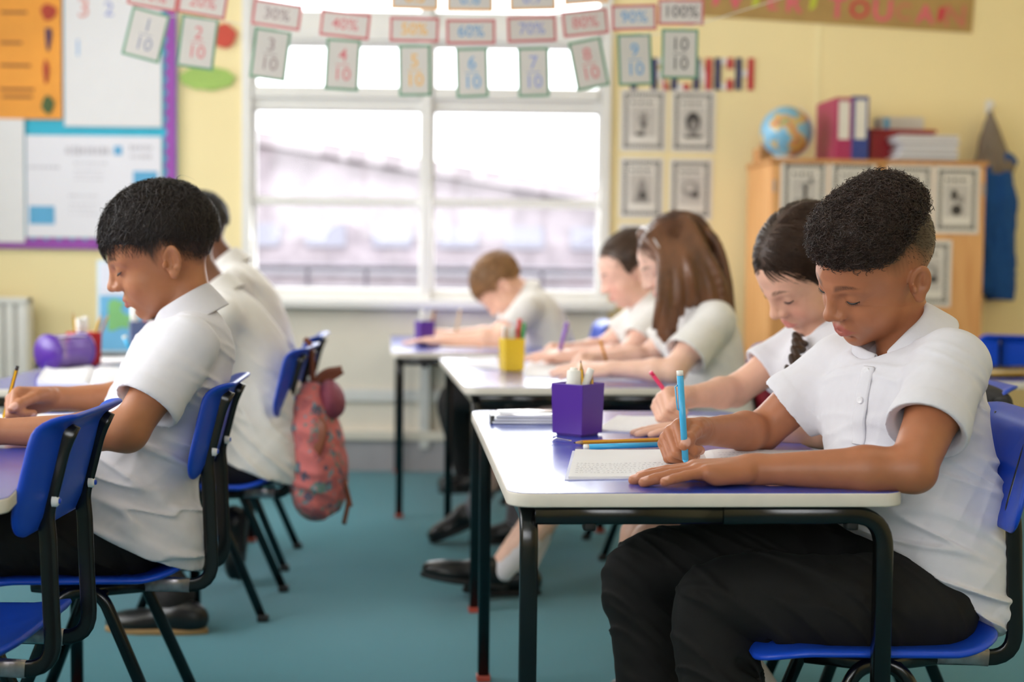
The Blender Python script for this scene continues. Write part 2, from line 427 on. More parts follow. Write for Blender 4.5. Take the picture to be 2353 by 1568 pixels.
plain_window('window_2', 'y', 1.4, 5.6, 0.95, 2.52, XL - 0.1, 4)
plain_window('window_3', 'x', -2.45, 1.25, 1.05, 2.52, YB - 0.1, 4)

# the window in view: white timber frame, three rows of panes, cream panels below the sill
w1 = structure(thing('window_1', None, None, (0, WY, 0)))
def wpart(name, x0, x1, z0, z1, y0, y1, m, r=0.004): return mesh_obj(name, bbox(x0, x1, y0, y1, z0, z1, r), m, w1)
ZROW = [(0.789, 1.143), (1.181, 1.551), (1.653, 1.828), (1.972, 2.30)]
wpart('jamb', WX0, -1.124, 0.0, WZ1, -0.02, 0.14, m_white); wpart('jamb', 0.368, WX1, 0.0, WZ1, -0.02, 0.14, m_white)
wpart('mullion', -0.395, -0.353, 0.1, WZ1, -0.025, 0.12, m_white)
for xa, xb in ((-1.124, -0.395), (-0.353, 0.368)):
    zs = [0.745] + [z for r in ZROW for z in r] + [WZ1]
    for i in range(0, len(zs), 2): wpart('rail', xa, xb, zs[i], zs[i + 1], 0.0, 0.1, m_white)
    for i, (za, zb) in enumerate(ZROW):
        mesh_obj('pane', box(xa, xb, 0.05, 0.054, za, zb), m_glass, w1)
        wpart('glazing_bead', xa, xa + 0.012, za, zb, 0.02, 0.05, m_white, 0.002); wpart('glazing_bead', xb - 0.012, xb, za, zb, 0.02, 0.05, m_white, 0.002)
    for za, zb in ((1.60, 1.645), (1.845, 1.90)): wpart('fanlight_rail', xa + 0.01, xb - 0.01, za, zb, -0.02, 0.01, m_white)
    wpart('panel', xa, xb, 0.352, 0.70, 0.02, 0.04, m_cream); wpart('panel', xa, xb, 0.17, 0.30, 0.02, 0.04, m_cream)
    wpart('panel_rail', xa, xb, 0.30, 0.352, 0.0, 0.045, m_white)
wpart('sill', WX0 - 0.03, WX1 + 0.03, 0.705, 0.745, -0.07, 0.1, m_white, 0.008)
wpart('bottom_rail', WX0, WX1, 0.135, 0.175, -0.03, 0.06, m_cream)
structure(mesh_obj('baseboard_back', join(box(XL, WX0, WY - 0.018, WY, 0, 0.135), box(WX0, WX1, WY - 0.012, WY + 0.06, 0, 0.135), box(WX1, XR, WY - 0.018, WY, 0, 0.135)), m_skirt))
structure(mesh_obj('trim_1', box(0.98 + 0.30, 1.30, WY - 0.003, WY, 0.135, ZC), mat('yellow_batten_paint', (247, 232, 182), 0.55, var=0.02)))

# outside: pale yard, a long low brick building with a sloping roof line, a rail on a low wall
m_brick = mat('pale_brick', (164, 154, 160), 0.9, var=0.25, vscale=4)
m_roof = mat('grey_pink_roof_tile', (160, 150, 154), 0.9, var=0.1, vscale=5)
structure(mesh_obj('ground_yard', box(-25, 25, WY + 0.25, 40, -0.25, -0.2), mat('yard_concrete', (160, 156, 156), 0.9, var=0.08, vscale=2)))
b = thing('brick_building', 'long low brick building with sloping roof seen through window', 'building', (0, 16.2, -0.2))
mesh_obj('wall', prism([(-7, 0), (7, 0), (7, 0.55), (1.2, 1.72), (-3.2, 2.42), (-7, 3.0)], 0, 5), m_brick, b)
mesh_obj('roof', prism([(-7.2, 3.03), (-3.2, 2.44), (1.2, 1.74), (7.2, 0.57), (7.2, 0.75), (1.2, 1.90), (-3.2, 2.60), (-7.2, 3.2)], -0.25, 5.2), m_roof, b)
for i in range(9):
    mesh_obj('window', bbox(-4.6 + 0.75 * i, -4.15 + 0.75 * i, -0.05, 0.02, 1.25 - 0.0 * i, 1.5, 0.01), mat('pale_window', (150, 150, 164), 0.3), b)
mesh_obj('gutter', sweep([(-7, -0.1, 0.99), (7, -0.1, 0.99)], circ(0.06, 8)), mat('gutter_white', (180, 178, 186), 0.4), b)
wl = thing('yard_wall', 'low yard wall with dark rail outside the window', 'wall', (0, 9.6, -0.2))
mesh_obj('base', box(-5, 5, 0, 0.25, 0, 0.86), mat('pale_render', (150, 144, 150), 0.9, var=0.06), wl)
mesh_obj('coping', bbox(-5, 5, -0.04, 0.29, 0.86, 0.93, 0.01), mat('grey_coping', (120, 116, 124), 0.8), wl)
mesh_obj('rail', sweep([(-5, 0.12, 1.055), (5, 0.12, 1.055)], circ(0.018, 8)), mat('dark_rail', (84, 80, 92), 0.5), wl)
for i in range(26): mesh_obj('rail_post', sweep([(-5 + 0.4 * i, 0.12, 0.92), (-5 + 0.4 * i, 0.12, 1.06)], circ(0.014, 6)), MATS['dark_rail'], wl)

# ceiling lamps (outside the frame, they light the room)
m_lamp = mat('lamp_diffuser', (255, 246, 228), 0.5, emit=1.5)
for _x, _y in ((-1.2, 2.2), (1.1, 2.2), (-1.2, 4.6), (1.1, 4.6)):
    l = thing('ceiling_lamp', 'long ceiling lamp with white diffuser ' + {(-1.2, 2.2): 'above the near left table', (1.1, 2.2): 'above the curly haired boy', (-1.2, 4.6): 'in front of the display board', (1.1, 4.6): 'in front of the cupboard'}[(_x, _y)], 'ceiling lamp', (_x, _y, ZC), group='ceiling lamps')
    mesh_obj('housing', bbox(-0.62, 0.62, -0.17, 0.17, -0.045, 0.0, 0.006), m_white, l); mesh_obj('diffuser', bbox(-0.6, 0.6, -0.15, 0.15, -0.055, -0.04, 0.004), m_lamp, l)

# ================================================================== tables
m_lam = mat('blue_laminate', (42, 76, 188), 0.26, var=0.05, vscale=5, spec=0.7, bump=0.03, bscale=400, coat=0.7, coat_rough=0.2)
m_edge = mat('cream_table_edge', (220, 212, 200), 0.45, var=0.05, vscale=20)
m_black = mat('black_powder_coat', (13, 13, 14), 0.22, var=0.1, vscale=25, spec=0.6)
m_foot = mat('red_foot_cap', (168, 62, 42), 0.5)
m_rub = mat('black_rubber', (16, 16, 18), 0.6)
TH = 0.59
def make_table(w=0.575, l=1.1):
    t = thing('classroom_table', '', 'table')
    ol = rrect(-w / 2, w / 2, -l / 2, l / 2, 0.035, 7)
    mesh_obj('edge_band', slab(ol, TH - 0.021, TH - 0.0006, 0.003), m_edge, t, True)
    mesh_obj('laminate_top', slab(rrect(-w / 2 + 0.0015, w / 2 - 0.0015, -l / 2 + 0.0015, l / 2 - 0.0015, 0.034, 7), TH - 0.004, TH), m_lam, t)
    sq = circ(0.0128, 16, p=5); ix, iy = w / 2 - 0.032, l / 2 - 0.02
    zt = TH - 0.0345
    for sy in (-1, 1):
        # the end frame: cross rail bending down into the right leg, left leg bending along the side
        lr = mesh_obj('leg', sweep(fillet([(0.02, sy * iy, zt), (ix + 0.004, sy * iy, zt), (ix + 0.006, sy * iy, 0.012)], 0.05, 8), sq, up=(0, 1, 0)), m_black, t, True)
        mesh_obj('foot_cap', bbox(ix - 0.009, ix + 0.021, sy * iy - 0.015, sy * iy + 0.015, 0, 0.014, 0.003), m_foot, lr)
        ll = mesh_obj('leg', sweep(fillet([(-ix, sy * (iy - 0.25), zt), (-ix, sy * iy, zt), (-ix, sy * iy, 0.012)], 0.045, 8), sq, up=(1, 0, 0)), m_black, t, True)
        mesh_obj('foot_cap', bbox(-ix - 0.015, -ix + 0.015, sy * iy - 0.015, sy * iy + 0.015, 0, 0.014, 0.003), m_foot, ll)
        mesh_obj('cross_rail', sweep([(-ix + 0.008, sy * iy, zt), (0.022, sy * iy, zt)], sq, up=(0, 1, 0)), m_black, t, True)
        for px in (-0.17, ix - 0.045): mesh_obj('stacking_pad', bbox(px - 0.009, px + 0.009, sy * iy - 0.011, sy * iy + 0.011, zt - 0.022, zt - 0.006, 0.004), m_rub, t, True)
    for sx in (-1, 1): mesh_obj('side_rail', bbox(sx * ix - 0.0115, sx * ix + 0.0115, -iy + 0.2, iy - 0.2, zt - 0.0095, zt + 0.0125, 0.002), m_black, t)
    return t
def near_left(corner, rz, w=0.575, l=1.1):           # the table whose near left corner stands here
    c = np.array([corner[0], corner[1], 0]) + rotz(rz) @ np.array([w / 2, l / 2, 0]); return c
T1 = make_table()
TABLES = [('near right table with beige edge, purple pot and open exercise book', (-0.003, 1.978), 4.4),
          ('middle table with beige edge carrying the bright yellow pencil pot', (-0.120, 3.640), 6.4),
          ('farthest table with black legs below the window, purple pot on it', (-0.424, 4.985), 5.0),
          ('near left table reaching out of the picture beside the empty chair', (-1.232, 1.76), 11.0),
          ('left table behind the boy in profile, purple case lying on it', (-1.325, 3.44), 3.0)]
for i, (lb, c, a) in enumerate(TABLES):
    t = T1 if i == 0 else copy_tree(T1)
    t.location = tuple(near_left(c, math.radians(a))); t.rotation_euler = (0, 0, math.radians(a)); t['label'] = lb; t['group'] = 'classroom tables'
t = copy_tree(T1); t.location = (1.30 + 0.55, 4.02 + 0.28, 0); t.rotation_euler = (0, 0, math.radians(-91)); t['label'] = 'table at the right edge behind the curly haired boy'; t['group'] = 'classroom tables'

# ================================================================== chairs (facing -x)
m_blue = mat('blue_chair_plastic', (22, 74, 200), 0.38, var=0.05, vscale=8, bump=0.12, bscale=700, spec=0.5)
m_bolt = mat('white_bolt_cap', (226, 228, 230), 0.4); m_boltb = mat('blue_bolt_core', (24, 70, 190), 0.4)
m_worn = mat('worn_bare_steel', (168, 162, 166), 0.3, metal=0.8, var=0.25, vscale=60)
def shell(outline, fn, th, rings=9):
    """a curved plastic sheet: outline in (a, b), fn(a, b) gives the point, thickness th with a rounded rim"""
    o = np.asarray(outline, float); n = len(o); c = o.mean(0); rs = list(np.linspace(0.12, 0.93, rings)) + [0.97, 1.0]
    def nm(a, b):
        e = 1e-3; return nrm(np.cross(np.subtract(fn(a + e, b), fn(a - e, b)), np.subtract(fn(a, b + e), fn(a, b - e))))
    V = []; Fc = []; R = []
    for side in (1, -1):
        for i, r in enumerate(rs):
            h = th / 2 * (1.0 if i < rings else 0.82 if i == rings else 0.35); row = []
            for a, b in c + (o - c) * r: row.append(len(V)); V.append(np.asarray(fn(a, b)) + nm(a, b) * h * side)
            R.append((side, row))
        V.append(np.asarray(fn(*c)) + nm(*c) * th / 2 * side)
        cen = len(V) - 1; rr = [x for s_, x in R if s_ == side]
        for q in range(n):
            t3 = (cen, rr[0][q], rr[0][(q + 1) % n]); Fc.append(t3 if side == 1 else t3[::-1])
        for i in range(len(rs) - 1):
            for q in range(n):
                f4 = (rr[i][q], rr[i + 1][q], rr[i + 1][(q + 1) % n], rr[i][(q + 1) % n]); Fc.append(f4 if side == 1 else f4[::-1])
    top = [x for s_, x in R if s_ == 1][-1]; bot = [x for s_, x in R if s_ == -1][-1]
    for q in range(n): Fc.append((top[q], bot[q], bot[(q + 1) % n], top[(q + 1) % n]))
    return V, Fc
SEAT = 0.332
def seat_fn(a, b):
    return (a, b, SEAT - 0.022 * max(0, (-a - 0.10) / 0.09) ** 2 + 0.030 * max(0, (a - 0.09) / 0.10) ** 2 - 0.007 * max(0, 1 - (b / 0.17) ** 2) * max(0, 1 - (a / 0.17) ** 2) + 0.008 * (b / 0.18) ** 2)
def back_fn(a, b):        # a across (y), b height
    t = (b - 0.515) / 0.175
    return (0.205 + 0.047 * t - 0.030 * (a / 0.17) ** 2 * (0.6 + 0.4 * t) + 0.030 * max(0, (t - 0.80) / 0.2) ** 2, a, b - 0.010 * max(0, (t - 0.8) / 0.2) ** 2 + 0.016 * (a / 0.17) ** 2 * max(0, t) ** 2)
def make_chair():
    c = thing('school_chair', '', 'chair')
    mesh_obj('seat', shell(rrect(-0.185, 0.185, -0.182, 0.182, 0.075, 8), seat_fn, 0.013), m_blue, c, True)
    o = [(a * (1 - 0.10 * ((b - 0.515) / 0.175)), b) for a, b in rrect(-0.178, 0.178, 0.515, 0.69, 0.052, 9)]
    bk = mesh_obj('backrest', shell(o, back_fn, 0.010, 12), m_blue, c, True)
    fl = circ(0.0125, 14, 0.0052, p=4)
    for s in (-1, 1):
        y = s * 0.088
        up = [(0.06, y, SEAT - 0.018), (0.224, y, SEAT - 0.020), (0.219, y, 0.42), (0.216, y, 0.51)]
        for b in np.linspace(0.54, 0.672, 5): p = back_fn(y, b); up.append((p[0] + 0.0060, y, b))
        mesh_obj('upright', sweep(fillet(up, 0.045, 6), fl, up=(0, 1, 0)), m_black, c, True)
        p = back_fn(y, 0.56)
        bo = mesh_obj('bolt_cap', xf(lathe([(0.0, 0.009), (0.005, 0.009), (0.0085, 0.006), (0.0092, 0.0)], 14), roty(math.pi / 2), (p[0] + 0.012, y, 0.56)), m_bolt, bk, True)
        mesh_obj('bolt_core', xf(lathe([(0.0, 0.012), (0.0036, 0.0115), (0.0046, 0.008)], 12), roty(math.pi / 2), (p[0] + 0.012, y, 0.56)), m_boltb, bo, True)
        mesh_obj('seat_bracket', sweep([(0.09, y, SEAT - 0.0165), (0.15, y, SEAT - 0.0175), (0.182, y, SEAT - 0.0195)], circ(0.0135, 12, 0.0065, p=4), up=(0, 1, 0)), m_worn, c, True)
        yl = s * 0.145
        fo = circ(0.0115, 14, 0.008, p=2.6)
        mesh_obj('leg', sweep(fillet([(-0.10, yl * 0.6, SEAT - 0.02), (0.035, yl, SEAT - 0.02), (0.165, yl * 1.12, 0.008)], 0.03, 6), fo, up=(0, 1, 0)), m_black, c, True)
        mesh_obj('leg', sweep(fillet([(0.10, yl * 0.6, SEAT - 0.021), (-0.035, yl * 0.98, SEAT - 0.021), (-0.150, yl * 1.12, 0.008)], 0.03, 6), fo, up=(0, 1, 0)), m_black, c, True)
        for fx in (0.166, -0.151): mesh_obj('foot_cap', bbox(fx - 0.014, fx + 0.014, yl * 1.12 - 0.011, yl * 1.12 + 0.011, 0, 0.018, 0.004), m_rub, c, True)
    mesh_obj('cross_tube', sweep([(0.035, -0.14, SEAT - 0.026), (0.035, 0.14, SEAT - 0.026)], circ(0.008, 10)), m_black, c, True)
    return c
CH = make_chair()
CHAIRS = [('empty blue chair at the near left corner in front of the boy in profile', -0.885, 2.13, 0),
          ('blue chair the curly haired boy sits on', 0.558, 2.252, 0),
          ('blue chair of the girl with the braid, black jacket over it', 0.69, 2.80, 4),
          ('blue chair of the girl with long auburn hair', 0.50, 3.98, 6),
          ('blue chair hidden behind the girl with long auburn hair', 0.42, 4.50, 6),
          ('blue chair behind the boy bent over the farthest table', 0.115, 5.47, 4),
          ('blue chair the boy in profile leans against', -0.775, 2.66, 4),
          ('blue chair carrying the pink flowered backpack', -0.785, 3.70, 0),
          ('blue chair just behind the backpack chair', -0.83, 4.28, 2),
          ('blue chair far right beside the coat', 1.80, 4.95, -110)]
for i, (lb, x, y, a) in enumerate(CHAIRS):
    c = CH if i == 0 else copy_tree(CH)
    c.location = (x, y, 0); c.rotation_euler = (0, 0, math.radians(a)); c['label'] = lb; c['group'] = 'blue school chairs'
# ================================================================== people
def frame(H, yaw, pitch, roll=0.0, s=1.0):
    """head frame for a child facing -x: yaw turns the face towards the camera side, pitch bows it"""
    y, p, r = map(math.radians, (yaw, pitch, roll))
    f0 = np.array([-math.cos(y), -math.sin(y), 0]); f = math.cos(p) * f0 - math.sin(p) * np.array([0, 0, 1.0]); u = math.cos(p) * np.array([0, 0, 1.0]) + math.sin(p) * f0
    l = np.cross(f, u); l2 = math.cos(r) * l + math.sin(r) * u; u2 = math.cos(r) * u - math.sin(r) * l
    return dict(H=np.asarray(H, float), R=np.stack([l2, f, u2]), s=s)
def W(fr, p): return fr['H'] + fr['s'] * (np.asarray(p, float) @ fr['R'])
def Lc(fr, v): return ((np.asarray(v) - fr['H']) @ fr['R'].T) / fr['s']

def head(F, fr, ears=True, slim=1.0):
    s = fr['s']; R = fr['R']
    E = lambda c, r, k, m='u', Q=None: F.put(ell(W(fr, c), np.asarray(r) * s, R if Q is None else Q @ R), k * s, m)
    C = lambda a, b, ra, rb, k, m='u': F.put(cone(W(fr, a), W(fr, b), ra * s, rb * s), k * s, m)
    E((0, -0.014, 0.030), (0.0715, 0.091, 0.078), 0.0)
    E((0, 0.028, -0.022), (0.0585 * slim, 0.056, 0.070), 0.03)
    E((0, 0.034, 0.035), (0.060, 0.052, 0.045), 0.03)                      # forehead
    E((0, 0.030, -0.066), (0.050 * slim, 0.045, 0.035), 0.03)              # jaw
    E((0, 0.064, -0.090), (0.017, 0.015, 0.014), 0.022)                    # chin
    for x in (-1, 1):
        E((x * 0.034 * slim, 0.052, -0.038), (0.025, 0.025, 0.026), 0.022)  # cheek
        C((x * 0.012, 0.0835, 0.012), (x * 0.043, 0.066, 0.014), 0.009, 0.008, 0.014)
        E((x * 0.0315, 0.0975, -0.001), (0.0150, 0.0145, 0.0092), 0.010, 's')   # eye socket
    C((0, 0.0835, 0.012), (0, 0.0990, -0.022), 0.0078, 0.0085, 0.012)       # nose
    E((0, 0.1025, -0.0295), (0.0105, 0.0105, 0.0090), 0.008)
    for x in (-1, 1):
        E((x * 0.0125, 0.093, -0.0325), (0.0075, 0.0095, 0.0070), 0.007)
        E((x * 0.0135, 0.0790, -0.0195), (0.0095, 0.0100, 0.0130), 0.012)
        E((x * 0.0065, 0.0985, -0.0405), (0.0036, 0.0052, 0.0034), 0.002, 's')
        E((x * 0.0305, 0.0712, -0.0005), (0.0155, 0.0135, 0.0125), 0.004)   # lid over the eye
    C((0, 0.0885, -0.047), (0, 0.0885, -0.053), 0.0022, 0.0024, 0.004, 's')
    E((0, 0.074, -0.062), (0.026, 0.017, 0.019), 0.015)
    for a, b, za, zb, ra, rb in (((0, 0.0895, 0), (0.011, 0.0865, 0), -0.0575, -0.0585, 0.0045, 0.0040), ((0.011, 0.0865, 0), (0.0215, 0.0755, 0), -0.0585, -0.0625, 0.0040, 0.0022)):
        for x in (-1, 1): C((x * a[0], a[1], za), (x * b[0], b[1], zb), ra, rb, 0.005)
    for a, b, za, zb, ra, rb in (((0, 0.0880, 0), (0.010, 0.0855, 0), -0.0685, -0.0680, 0.0056, 0.0050), ((0.010, 0.0855, 0), (0.0205, 0.0755, 0), -0.0680, -0.0640, 0.0050, 0.0020)):
        for x in (-1, 1): C((x * a[0], a[1], za), (x * b[0], b[1], zb), ra, rb, 0.005)
    for x in (-1, 1): C((0, 0.0945, -0.0630), (x * 0.022, 0.0785, -0.0634), 0.0011, 0.0010, 0.002, 's')
    C((-0.013, 0.083, -0.0775), (0.013, 0.083, -0.0775), 0.005, 0.005, 0.008, 's')
    if ears:
        for x in (-1, 1):
            a = math.radians(24) * x; Q = np.array([[math.cos(a), math.sin(a), 0], [-math.sin(a), math.cos(a), 0], [0, 0, 1]])
            t = math.radians(-14); T = np.array([[1, 0, 0], [0, math.cos(t), -math.sin(t)], [0, math.sin(t), math.cos(t)]]); Q = T @ Q
            ax = np.array([1.0, 0, 0]) @ (Q)  # local axis out of the ear plane
            c = np.array([x * 0.0775, -0.014, -0.009])
            E(c, (0.0058, 0.0175, 0.0275), 0.006, 'u', Q)
            E(c + np.array([x * 0.0075, 0.0025, 0.001]), (0.0096, 0.0122, 0.0195), 0.0015, 's', Q)
            E(c + np.array([x * 0.0025, -0.0065, 0.005]), (0.0042, 0.0032, 0.0150), 0.004, 'u', Q)
            E(c + np.array([x * 0.0020, 0.0150, -0.004]), (0.0055, 0.0042, 0.0065), 0.004, 'u', Q)
            E(c + np.array([x * 0.0020, -0.001, -0.014]), (0.0042, 0.0065, 0.0038), 0.004, 'u', Q)
            E(c + np.array([-x * 0.0005, 0.006, -0.0255]), (0.0055, 0.0080, 0.0080), 0.005, 'u', Q)
def eye_parts(fr, parent, loc, both=True, lash=(26, 18, 14)):
    m = mat('dark_lashes', lash, 0.5); V = []
    out = []
    for x in ((-1, 1) if both else (-1,)):
        pts = []
        for t in np.linspace(0, 1, 9):
            lx = 0.0170 + 0.0275 * t; dz = -0.0060 + 0.0045 * (2 * t - 1) ** 2 - 0.0015 * t
            yy = 0.0712 + 0.0143 * math.sqrt(max(0.02, 1 - ((lx - 0.030) / 0.0158) ** 2 - (dz / 0.0132) ** 2))
            pts.append(W(fr, (x * lx, yy, dz - 0.0005)))
        out = []
        out.append(sweep(pts, circ(0.0012 * fr['s'], 6), scale=[0.35, .7, .9, 1, 1.1, 1.2, 1.2, 1.1, 0.5]))
        for t in np.linspace(0.12, 1, 11):
            i = t * 8; a = pts[int(i)] * (1 - i % 1) + pts[min(8, int(i) + 1)] * (i % 1)
            tip = a + fr['s'] * np.array([x * 0.003 * (t - 0.35), 0.0034, -0.0030]) @ fr['R']
            out.append(sweep([a, (a + tip) / 2 + 0.0004 * fr['R'][2], tip], circ(0.0005, 3), scale=[1, 0.8, 0.2]))
        mesh_obj('eyelashes', join(*out), m, parent, True, loc)

def limb(F, a, b, ra, rb, k=0.012, bulge=0.0, at=0.35):
    a = np.asarray(a, float); b = np.asarray(b, float); m = a + (b - a) * at; rm = ra + (rb - ra) * at + bulge
    F.put(cone(a, m, ra, rm), k); F.put(cone(m, b, rm, rb), k)

FING = [(0.0235, 0.080, (0.036, 0.022, 0.018), 0.0086), (0.0075, 0.085, (0.040, 0.025, 0.019), 0.0088), (-0.0085, 0.081, (0.037, 0.023, 0.019), 0.0083), (-0.0235, 0.072, (0.029, 0.018, 0.017), 0.0074)]
def hand(F, wrist, d, pn, right, L=1.0, bends=((8, 8, 5),) * 4, spread=(4, 1, -2, -6), thumb=((35, 20), (20, 5), (5, 5)), k=0.006, fat=1.0, nails=None, rw=0.021):
    d = nrm(d); pn = np.asarray(pn, float); pn = nrm(pn - d * (pn @ d)); t = np.cross(d, pn) if right else np.cross(pn, d)
    w = np.asarray(wrist, float); B = lambda a, b, c: w + L * (a * t + b * d + c * (-pn))     # thumbwards, forwards, dorsal
    # wrist and palm
    F.put(cone(w - d * 0.006 * L, B(0.0, 0.030, 0.0), rw * 0.70, 0.0135 * L * fat), 0.022 * L)
    for (tt, dd, ln, r), rr in zip(FING, (0.0135, 0.0135, 0.0128, 0.0118)):
        F.put(cone(B(tt * 0.45, 0.008, 0.0), B(tt, dd - 0.006, 0.001), 0.0155 * L * fat, rr * L * fat), 0.006 * L)
    F.put(cone(B(0.016, 0.010, -0.004), B(0.027, 0.042, -0.008), 0.0150 * L * fat, 0.0135 * L * fat), 0.007 * L)
    F.put(cone(B(-0.017, 0.012, -0.003), B(-0.023, 0.055, -0.005), 0.0135 * L * fat, 0.0120 * L * fat), 0.007 * L)
    tips = []
    for (tt, dd, ln, r), bd, sp in zip(FING, bends, spread):
        p = B(tt, dd, 0.002); a0 = math.radians(sp); fd = nrm(d * math.cos(a0) + t * math.sin(a0)); ang = 0.0; q = p; rr = r * fat
        F.put(cone(B(tt, dd - 0.012, 0.002), p, rr * 1.10 * L, rr * 1.10 * L), 0.004 * L)
        for j in range(3):
            ang += math.radians(bd[j]); v = fd * math.cos(ang) + pn * math.sin(ang); e = q + v * ln[j] * L
            r0, r1 = rr * (1.06, 0.98, 0.92)[j] * L, rr * (0.95, 0.90, 0.84)[j] * L
            F.put(cone(q, e, r0, r1), 0.002 * L); q = e
        dor = -pn * math.cos(ang) + fd * math.sin(ang)
        tips.append((q - v * 0.003 * L + dor * r1 * 0.75, r1 * 0.95, dor))
    q = B(0.024, 0.026, -0.006); rr = 0.0098 * fat
    for (spd, drop), ln, r0, r1 in zip(thumb, (0.036, 0.028, 0.022), (1.25, 1.02, 0.98), (1.0, 0.95, 0.78)):
        a, b = math.radians(spd), math.radians(drop); v = nrm(d * math.cos(a) * math.cos(b) + t * math.sin(a) * math.cos(b) + pn * math.sin(b)); e = q + v * ln * L
        F.put(cone(q, e, rr * r0 * L, rr * r1 * L), 0.004 * L); q = e
    dor = nrm(t - v * (t @ v) - 0.3 * pn)
    tips.append((q - v * 0.003 * L + dor * rr * 0.6 * L, rr * 0.9 * L, dor))
    if nails is not None: nails.extend(tips)
    return tips

def skin_colors(V, fr, base, lips, brow, nails=(), hl=None, stub=None, flush=0.0):
    base = np.array(lin(base)[:3]); C = np.repeat(base[None], len(V), 0)
    if fr is not None:
        q = Lc(fr, V); x, y, z = q.T; ax = np.abs(x)
        def blend(w, c): nonlocal C; w = np.clip(w, 0, 1)[:, None]; C = C * (1 - w) + np.array(c) * w
        near = (np.abs(q) < 0.16).all(1)
        if flush > 0: blend(near * flush * np.exp(-((ax - 0.038) / 0.02) ** 2 - ((z + 0.036) / 0.022) ** 2) * (y > 0.03), lin((214, 120, 100))[:3])
        # lips
        w = np.clip(1.4 - ((ax / 0.0225) ** 2 + ((z + 0.0628) / (0.0092 * np.clip(1.1 - (ax / 0.0235) ** 2, 0.25, 1))) ** 2) ** 0.5 * 1.0, 0, 0.4) / 0.4
        blend(near * w * (y > 0.068) * 0.85, lin(lips)[:3])
        zb = 0.0195 + 0.0045 * np.sin(np.clip((ax - 0.012) / 0.036, 0, 1) * 2.6) - 0.002
        w = np.clip(1.6 - np.abs(z - zb) / (0.0040 * np.clip(1.15 - (ax - 0.012) / 0.045, 0.3, 1.0)), 0, 1) * np.clip((ax - 0.010) / 0.006, 0, 1) * np.clip((0.052 - ax) / 0.012, 0, 1) * (0.75 + 0.25 * np.sin(ax * 2600 + z * 900)) * (y > 0.04)
        blend(near * w * 0.85, lin(brow)[:3])
        if hl is not None:
            w = np.clip((z - np.interp(y, hl[0], hl[1]) + 0.003 * np.sin(x * 900) * np.sin(y * 800)) / hl[2], 0, 1) * near * (ax < 0.079)
            blend(w * hl[3], lin(stub)[:3])
    for p, r, dn in nails:
        v = V - p; dd = v - (v @ dn)[:, None] * dn
        w = np.clip((r - np.linalg.norm(dd, axis=1)) / (0.25 * r), 0, 1) * (np.abs(v @ dn) < r * 0.8) * ((v @ dn) > -r * 0.35)
        C = C * (1 - 0.6 * w[:, None]) + np.array(lin((236, 190, 176))[:3]) * 0.6 * w[:, None]
    return np.column_stack([C, np.ones(len(V))])

def cuffcut(F, c, d, R=0.085):
    """cuts a sleeve or a hem flat: removes what lies beyond c along d"""
    c = np.asarray(c, float); d = nrm(d); q = c + d * R * 0.93
    def fn(x, y, z):
        px, py, pz = x - q[0], y - q[1], z - q[2]
        return np.maximum(np.sqrt(px * px + py * py + pz * pz) - R, -((x - c[0]) * d[0] + (y - c[1]) * d[1] + (z - c[2]) * d[2]))
    F.put((fn, q - R, q + R), 0.003, 's')
def march(F, p, d, n=200, step=0.001):
    p = np.asarray(p, float); d = nrm(d)
    for i in range(n):
        q = p + d * step * i; g = np.round((q - F.lo) / F.h).astype(int)
        if (g < 0).any() or (g >= F.n).any(): continue
        if F.d[tuple(g)] < 0: return p + d * step * (i - 1)
    return p + d * step * n * 0.5
def collar(center, axis, fwd, r=0.058, h=0.032, flap=0.034, gap=16, tip=0.026, spreadout=0.020, drop=0.030):
    a = nrm(axis); f = np.asarray(fwd, float); f = nrm(f - a * (f @ a)); l = np.cross(f, a); V = []; Fc = []; n = 41; rows = 9
    for i in range(n):
        u = -1 + 2 * i / (n - 1); ph = u * math.radians(180 - gap) + math.pi; c, s = math.cos(ph), math.sin(ph)   # c = 1 at the front
        e = max(0, abs(u) - 0.72) / 0.28; base = np.asarray(center) - a * drop * (0.5 + 0.5 * c) ** 1.3
        rad = l * s * r + f * c * r * 0.96; on = nrm(rad)
        hh = h * (1 - 0.55 * e ** 1.5)
        prof = [(rad * 0.99, -0.010), (rad * 0.955, hh * 0.4), (rad * 0.93, hh * 0.85), (rad * 0.955 + on * 0.001, hh), (rad * 1.0 + on * 0.004, hh * 0.96)]
        for o, z in prof: V.append(base + o + a * z)
        for j in range(4):
            t = (j + 1) / 4; L = flap + tip * e ** 1.2
            o = rad * (1.0 + 0.05 * t) + on * (0.004 + spreadout * t) + (f * 0.010 * e + np.sign(u) * -l * 0.0 ) * t
            V.append(base + o + a * (hh * 0.96 - (L + hh * 0.55) * t))
    for i in range(n - 1):
        for j in range(rows - 1): Fc.append((i * rows + j, i * rows + j + 1, (i + 1) * rows + j + 1, (i + 1) * rows + j))
    return V, Fc
def neckhole(S, center, axis, r):
    a = nrm(axis); e = nrm(np.cross(a, (0, 1.0, 0.2))); S.put(ell(np.asarray(center) + a * 0.030, (r, r, 0.052), np.stack([e, np.cross(a, e), a])), 0.006, 's')
def solid(o, th, sub=1):
    m = o.modifiers.new('thickness', 'SOLIDIFY'); m.thickness = th; m.offset = 0
    if sub: s = o.modifiers.new('soft', 'SUBSURF'); s.levels = sub; s.render_levels = sub
    return o

